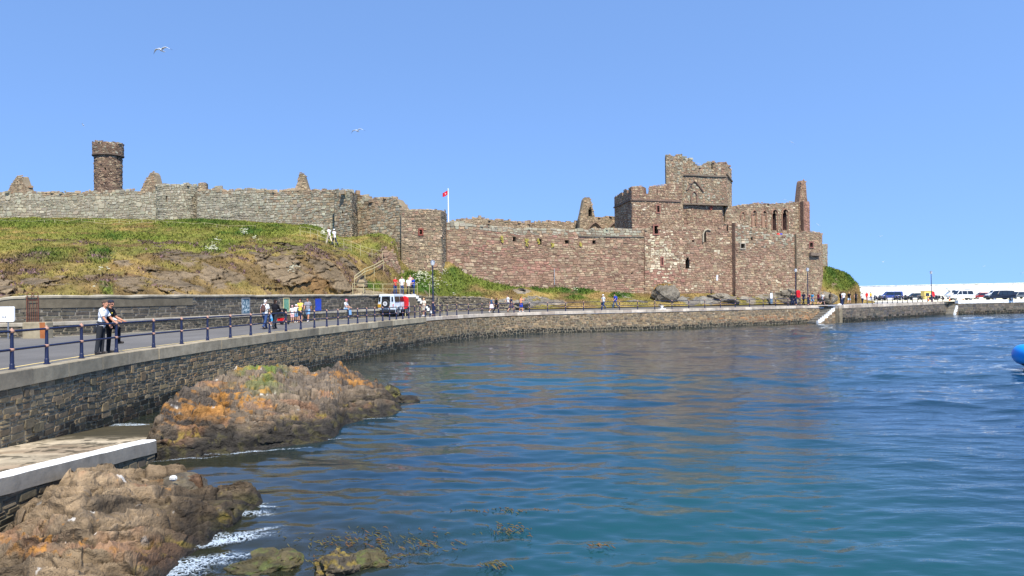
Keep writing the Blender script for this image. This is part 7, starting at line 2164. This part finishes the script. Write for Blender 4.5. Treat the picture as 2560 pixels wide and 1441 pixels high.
def lifebuoy(p, rz, label, s_=1.0):
    root = empty('lifebuoy_case', tuple(p), rz); tag(root, label, 'lifebuoy case')
    b = MB(); t = np.linspace(0, 2 * PI, 20, endpoint=False)
    pr__ = [(.30 * s_ * math.cos(a), 1.15 * s_ + (.28 * math.sin(a) + (.20 if math.sin(a) > 0 else -.20)) * s_) for a in t]
    b.prism(pr__, 'y', -.1, .1); bevel(b.build('case', M['red'], root), .03)
    MB().tube([(0, .13, -.05), (0, .13, 1.55 * s_)], .045, n=8).build('post', M['cream'], root)
    MB().tube([(0, -.115, 1.15 * s_), (0, -.10, 1.15 * s_)], .19 * s_, n=16).build('badge', paint('badge_red', S(176, 22, 28), .5), root)
p = at(1012, 757, 71.2); lifebuoy((p[0], p[1], p[2] - 1.44), -.2, 'red lifebuoy case by the platform wall, right of the off-road car', 1.25)
p = at(1996, 757, 106.5); lifebuoy((p[0], p[1], 2.7), .35, 'red lifebuoy case on a pale post below the castle mound', 1.1)
p = at(2333, 745, 146); lifebuoy((p[0], p[1], 2.3), .35, 'red lifebuoy case in the car park by the lone lamp post', 1.1)
mb = MB(); p = RD(2000, 764); mb.tube([(p[0], p[1], p[2] - .1), (p[0], p[1], p[2] + 2.5)], .045, n=8)
tag(mb.build('wooden_pole', paint('pale_wood', S(190, 160, 112), .8)), 'pale wooden pole in front of the red lifebuoy case on the far quay', 'pole')

# ------------------------------------------------------------------ wall panels, grille, boards
def on_rep(px_, py0, py1, w_px, name, label, mat, off=-.50, frame=None):
    u0 = REP.hit(px_ - w_px / 2, (py0 + py1) / 2)[0]; u1 = REP.hit(px_ + w_px / 2, (py0 + py1) / 2)[0]
    z1 = REP.hit(px_, py0)[1]; z0 = max(REP.hit(px_, py1)[1], LT + .02)
    A, B = REP.at(u0, off), REP.at(u1, off); A2, B2 = REP.at(u0, off - .05), REP.at(u1, off - .05)
    v = [(*A, z0), (*B, z0), (*B, z1), (*A, z1), (*A2, z0), (*B2, z0), (*B2, z1), (*A2, z1)]
    o = MB().add(v, [(0, 1, 2, 3), (3, 2, 6, 7), (0, 3, 7, 4), (1, 5, 6, 2), (0, 4, 5, 1)]).build(name, mat)
    tag(o, label, 'picture panel')
    if frame is not None:
        b = MB(); t = .03
        P = [REP.at(u0, off + .012), REP.at(u1, off + .012)]
        c = [(*P[0], z0), (*P[1], z0), (*P[1], z1), (*P[0], z1), (*P[0], z0)]
        for i in range(4): b.tube([c[i], c[i + 1]], t, n=5)
        b.build('frame', frame, o)
    return o
def swirl(name, a, b_, c_, sc, rot=0):
    t = NT(name); v = t.coord('Object', (1, 1, 1), (0, 0, rot)); n = t.noise(v, sc, 4, .6, 3.5)
    return t.done(t.ramp(n, [(0.38, a), (.5, b_), (.64, c_)]), .6)
on_rep(630, 746, 786, 19, 'wall_panel', 'tall panel with a white swirling picture on blue-grey, leftmost of three on the wall', swirl('panel_swirl', S(58, 84, 100), S(84, 112, 124), S(196, 206, 206), 1.6), frame=M['metal'])
on_rep(730, 746, 786, 14, 'wall_panel', 'green panel on the wall behind the family', swirl('panel_green', S(84, 130, 108), S(100, 150, 124), S(120, 160, 136), 1.2), frame=M['cream'])
on_rep(810, 747, 779, 14, 'wall_panel', 'deep blue panel with a pale diagonal stroke on the wall', swirl('panel_blue', S(28, 58, 160), S(34, 70, 180), S(44, 60, 96), 1.1, .5), frame=None)
def grille():
    q0, q1 = REP.at(REP.hit(78, 770)[0], -.40), REP.at(REP.hit(103, 770)[0], -.40)
    d = np.array(q1) - q0; L = np.linalg.norm(d); rz = math.atan2(d[1], d[0]); z0 = LT + .0; h = WT - LT + .12
    root = empty('iron_grille', (q0[0], q0[1], z0), rz); tag(root, 'rusty iron grille with two scroll loops on top, fixed to the ledge', 'grille')
    b = MB(); b.tube([(0, 0, 0), (0, 0, h - .18), (L, 0, h - .18), (L, 0, 0)], .022, n=6); b.tube([(0, .0, h - .34), (L, 0, h - .34)], .015, n=5); b.build('frame', M['rust'], root)
    for k in range(1, 6): MB().tube([(L * k / 6, 0, 0), (L * k / 6, 0, h - .34 if k % 2 else h * .62)], .011, n=5).build('bar', M['rust'], root)
    for s_ in (.22, .78):
        a = np.linspace(0, 2 * PI, 15); MB().tube([(L * s_ + .12 * math.cos(x), 0, h - .06 + .12 * math.sin(x)) for x in a], .014, n=5).build('scroll', M['rust'], root)
grille()
def board():
    p = at(18, 786, 35.2); root = empty('sign_board', (p[0] - .6, p[1], p[2]), .03); tag(root, 'white board with rounded corners and a tiny black mark, cut off by the frame edge', 'sign')
    w, h, r = 1.85, .70, .07; pts = []
    for cx, cy, a0 in ((w / 2 - r, h / 2 - r, 0), (-w / 2 + r, h / 2 - r, 90), (-w / 2 + r, -h / 2 + r, 180), (w / 2 - r, -h / 2 + r, 270)):
        for k in range(5): a = math.radians(a0 + k * 22.5); pts.append((cx + r * math.cos(a), cy + r * math.sin(a)))
    MB().prism(pts, 'y', -.03, .03).build('panel', M['white'], root)
    b = MB()
    for s_ in (-1, 1): b.add([(.47, -.034, -.13), (.47 + s_ * .075, -.034, -.175), (.47 + s_ * .075, -.034, -.085)], [(0, 1, 2) if s_ > 0 else (0, 2, 1)])
    b.build('bow_mark', M['black'], root)
    for x in (-.6, .6): MB().tube([(x, .05, -1.15), (x, .05, .3)], .03, n=6).build('post', M['metal'], root)
board()
def ledge_block():
    p = at(88, 818, 35.6); root = MB().box((0, 0, 0), (1.1, .6, .95), S(150, 138, 112)).build('concrete_block', M['concrete']); root.location = (p[0], p[1] + .2, 2.7)
    bevel(root, .05); tag(root, 'rust-stained concrete block under the iron grille', 'concrete block')
    MB().add([(.30, -.306, -.45), (.52, -.306, -.45), (.52, -.306, .46), (.26, -.306, .46)], [(0, 1, 2, 3)], S(150, 92, 54)).build('rust_stain', M['concrete'], root)
ledge_block()
def board2():
    p = RD(1126, 778); root = empty('notice_board', (p[0], p[1] + 3.6, 2.55), .05); tag(root, 'low notice board on two legs before the rubble wall', 'sign')
    for x in (-.42, .42): MB().tube([(x, 0, -.1), (x, 0, .98)], .03, n=6).build('leg', M['metal'], root)
    b = MB(); b.box((0, 0, 0), (1.0, .5, .05), M=Matrix.Rotation(math.radians(38), 3, 'X')); o = b.build('panel', paint('board_grey', S(200, 202, 204), .5), root); o.location = (0, 0, .98)
    b = MB(); b.box((0, -.01, .028), (.86, .4, .004), M=Matrix.Rotation(math.radians(38), 3, 'X')); o2 = b.build('map', paint('board_dark', S(70, 76, 84), .6, 0, .5, 10), o)
board2()
p = RD(1655, 776.5); root = empty('mooring_bollard', (p[0], p[1] - .9, KZ)); tag(root, 'white painted mooring bollard on the coping of the far quay', 'bollard')
q = QL.at(float(np.interp(1655, px_to_u(QL, -.3, KZ)[1][600:], px_to_u(QL, -.3, KZ)[0][600:])), -.28); root.location = (q[0], q[1], KZ)
MB().box((0, 0, .03), (.85, .42, .08), rz=.45).build('base', M['white'], root); MB().tube([(0, 0, .05), (0, 0, .28), (0, 0, .32), (0, 0, .40)], [.13, .11, .19, .15], n=12).build('head', M['white'], root)
q = QM.at(2.2, -.6); root = empty('mooring_bollard', (q[0], q[1], KZ - .05)); tag(root, 'thick dark bollard with a white cap at the top of the quay stairs', 'bollard')
MB().tube([(0, 0, 0), (0, 0, .8), (0, 0, .86), (0, 0, 1.0)], [.19, .16, .22, .14], n=12).build('post', M['navy'], root); MB().ball((-.35, -.1, .12), (.3, .22, .14)).build('base', M['white'], root)
p = at(1928, 757, 107.0); root = empty('ticket_machine', (p[0], p[1], 2.7)); tag(root, 'slim white and blue ticket machine by the steps below the castle mound', 'machine')
MB().box((0, 0, .32), (.3, .28, .7)).build('plinth', paint('mach_blue', S(96, 120, 140), .6), root); MB().box((0, 0, 1.05), (.3, .28, .8)).build('cabinet', M['white'], root); MB().box((0, 0, 1.5), (.22, .2, .12)).tube([(0, 0, 1.5), (0, 0, 1.9)], .03).build('head', M['black'], root)
p = at(1791, 695, 104.9); o = MB().box((0, 0, 0), (.22, .1, .75)).build('white_plaque', M['white']); o.location = (p[0], p[1] - .35, p[2]); o.rotation_euler = (0, .06, .25); tag(o, 'narrow white plaque fixed low on the red castle wall', 'plaque')
p = at(1300, 727, 95.2); lump('boulder', (p[0], p[1], p[2]), (.75, .6, .3), 44, (S(34, 30, 28), S(48, 44, 40), S(90, 86, 78)), 'dark hollow boulder lying on the green bank', 'boulder')
for px_, py, n_, lb in ((2417, 752, 0, 'orange traffic post left of the white four-wheel drive'), ):
    pass
for px_, lb in ((2374, 'orange post by the front of the white four-wheel drive'), (2408, 'orange post beside the rear wheel of the white four-wheel drive'), (2321, 'orange traffic cone by the lone lamp post')):
    p = at(px_, 752, 141); b = MB()
    root = empty('traffic_post', (p[0], p[1], 2.3)); tag(root, lb, 'traffic post')
    b.tube([(0, 0, 0), (0, 0, .75)], [.13, .05], n=10); b.build('cone', paint('cone_orange', S(226, 108, 40), .6), root); MB().tube([(0, 0, .4), (0, 0, .55)], [.096, .082], n=10).build('stripe', M['white'], root); MB().box((0, 0, .02), (.34, .34, .04)).build('base', M['black'], root)

# ------------------------------------------------------------------ flag
p = at(1121, 545, 91.0); z1 = zc(1119, 475, 91.0); root = empty('flagpole', (p[0], p[1], p[2] - 2)); tag(root, 'white flagpole flying a small red flag above the corner tower', 'flagpole')
hh = z1 - p[2] + 2
MB().tube([(0, 0, 0), (0, 0, hh)], [.09, .06], n=8).ball((0, 0, hh + .05), .09).build('pole', M['white'], root)
b = MB(); nx, nz_ = 14, 8; P = np.zeros((nz_, nx, 3))
for i in range(nz_):
    for j in range(nx):
        t = j / (nx - 1); P[i, j] = (-.06 - .60 * t, .10 * math.sin(t * 6) + .05 * t, hh - .10 - .50 * (i / (nz_ - 1)) - .30 * t ** 1.2 + .03 * math.sin(t * 7 + i))
b.grid(P, S(200, 22, 44)); b.grid(P[::-1] + np.array([0, .012, 0]), S(200, 22, 44)); fl = b.build('flag', M['plain'], root, smooth=True)
b = MB(); c = P[4, 6] + np.array([0, -.03, 0])
for k in range(3):
    a = k * 2.094 + .4; b.tube([c, c + np.array([.07 * math.cos(a), 0, .07 * math.sin(a)]), c + np.array([.13 * math.cos(a + .5), 0, .13 * math.sin(a + .5)])], .022, n=5)
b.build('emblem', M['white'], fl)

# ------------------------------------------------------------------ gulls
def gull(px_, py, D, rz, bank, span_px, label, proto=None, dark=False, pitch=0.0):
    p = at(px_, py, D)
    if proto is None:
        root = MB(); root.tube([(0, -.30, .0), (0, -.22, .0), (0, -.10, .0), (0, .06, .01), (0, .16, .02), (0, .20, .03)], [.012, .035, .065, .07, .045, .02], n=10); root.ball((0, .215, .045), (.04, .052, .042), n=8, m=6)
        root.add([(0, -.2, .0), (-.075, -.40, .0), (.075, -.40, .0), (0, -.2, .012), (-.075, -.40, .012), (.075, -.40, .012)], [(0, 1, 2), (3, 5, 4), (0, 3, 4, 1), (1, 4, 5, 2), (2, 5, 3, 0)])
        root = root.build('seagull', paint('gull_white', S(238, 238, 236), .7, 0, .04), smooth=True)
        b = MB(); b.tube([(0, .255, .04), (0, .315, .03)], [.014, .004], n=6); b.build('beak', paint('beak_yellow', S(220, 170, 60), .5), root)
        for sx in (-1, 1):
            xs = np.array([.03, .20, .38, .50, .58]); zs = np.array([.03, .11, .13, .06, .0]); le = np.array([.10, .13, .08, .0, -.08]); te = np.array([-.09, -.09, -.10, -.12, -.13])
            if dark: zs = zs * 1.5
            V = []; f = []
            for i in range(5):
                V += [(sx * xs[i], le[i], zs[i] + .012), (sx * xs[i], te[i], zs[i]), (sx * xs[i], te[i], zs[i] - .004), (sx * xs[i], le[i], zs[i] - .012)]
            for i in range(4):
                a = i * 4
                for k in range(4):
                    k2 = (k + 1) % 4; q = (a + k, a + k2, a + 4 + k2, a + 4 + k); f.append(q if sx < 0 else q[::-1])
            f.append((16, 17, 18, 19)); w = MB().add(V, f).build('wing', paint('gull_grey_wing', S(214, 218, 222), .7, 0, .05), root)
            V = []; f = []
            for x, z, l_, t_ in ((.58, .0, -.08, -.13), (.66, -.05, -.15, -.17), (.70, -.075, -.19, -.195)):
                V += [(sx * x, l_, z + .008), (sx * x, t_, z), (sx * x, t_, z - .003), (sx * x, l_, z - .008)]
            for i in range(2):
                a = i * 4
                for k in range(4):
                    k2 = (k + 1) % 4; q = (a + k, a + k2, a + 4 + k2, a + 4 + k); f.append(q if sx < 0 else q[::-1])
            MB().add(V, f).build('wing_tip', M['black'], w)
    else:
        root = dup(proto)
    root.location = p; root.rotation_euler = (pitch, bank, rz); s_ = span_px * D / F / 1.4; root.scale = (s_, s_, s_)
    tag(root, label, 'seagull'); return root
g0 = gull(403, 126, 48, math.radians(172), .16, 52, 'largest gull, gliding with arched wings high at upper left of the sky')
gull(893, 328, 66, math.radians(168), .14, 38, 'gliding gull with arched wings in the open sky above the middle of the wall', g0)
gull(207, 313, 110, math.radians(80), .7, 13, 'small white gull left of the round tower top', g0)
gull(1980, 357, 120, math.radians(150), -.7, 16, 'small banking gull alone in the sky up and right of the battlemented tower', g0)
gull(1960, 500, 125, math.radians(160), .1, 12, 'small gull skimming just over the roofless hall wall', g0)
gull(2045, 563, 125, math.radians(150), -.7, 16, 'small gull beside the seaward end of the castle, wings on a slant', g0)
gull(2202, 591, 150, math.radians(170), .1, 10, 'tiny gull highest over the breakwater', g0)
gull(2208, 655, 150, math.radians(120), .3, 9, 'tiny gull low over the parked motorcycles', g0)
gull(2460, 666, 150, math.radians(170), .15, 9, 'tiny gull low over the dark four-wheel drive', g0)
gull(1745, 410, 108, math.radians(165), -.3, 18, 'gull in the dip of the battlemented tower top', g0)
gull(2556, 683, 110, math.radians(130), .5, 12, 'dark little gull at the frame edge above the breakwater', g0)

# ------------------------------------------------------------------ inflatable boat
def boat():
    p = at(2556, 905, 39.5); root = empty('inflatable_boat', (p[0] + .33, p[1], -.12), .12); tag(root, 'bow of a bright blue inflatable boat speeding in at the frame edge', 'boat')
    blue = paint('boat_blue', S(20, 150, 236), .35, 0, .05)
    L = 5.2; w = .95; pts = []
    for t in np.linspace(0, 1, 13): pts.append((L * (1 - t) + .8 * t, -w + .0, .38 + .30 * t))
    for a in np.linspace(-PI / 2, -3 * PI / 2, 11)[1:-1]: pts.append((.8 + .8 * math.cos(a) * 1.0, w * math.sin(a), .72 + .20 * (-math.cos(a)) * 1.0))
    for t in np.linspace(1, 0, 13): pts.append((L * (1 - t) + .8 * t, w, .38 + .30 * t))
    r = [.2] + [.52] * (len(pts) - 2) + [.2]
    MB().tube(pts, r, n=16).build('tube', blue, root, smooth=True)
    mb = MB(); 
    for sx in (-1, 1): mb.tube([(q[0], q[1] + (.02 if q[1] > 0 else -.02) * 1, q[2] - .48) for q in pts], .06, n=8)
    mb.build('rubbing_strake', paint('strake_purple', S(60, 54, 96), .6), root, smooth=True)
    secs = []
    for x, hw_, zk in ((L, .8, -.15), (3.5, .85, -.15), (2.0, .8, -.05), (1.0, .55, .20), (.35, .15, .55)):
        secs.append([(x, -hw_, .40 if x > 1 else .62), (x, 0, zk), (x, hw_, .40 if x > 1 else .62)])
    mb = MB(); mb.grid(np.array(secs), S(40, 46, 60)); mb.grid(np.array(secs)[::-1] + np.array([0, 0, .02]), S(60, 66, 80)); mb.build('hull', M['plain'], root)
    MB().box((3.2, 0, .70), (.7, .6, .8)).build('console', M['white'], root); MB().box((2.4, 0, .62), (.5, 1.2, .1)).build('seat', M['black'], root)
    b = MB(); b.prism([(-.18, -.05), (.16, .0), (.2, .08), (-.1, .07)], 'y', -.012, .012); o = b.build('bow_patch', M['white'], root)
    o.location = (-.24, -.97, .80); o.rotation_euler = (.15, .25, -.87); o.scale = (1.7, 1.7, 1.7)
boat()
bpy.context.view_layer.update()
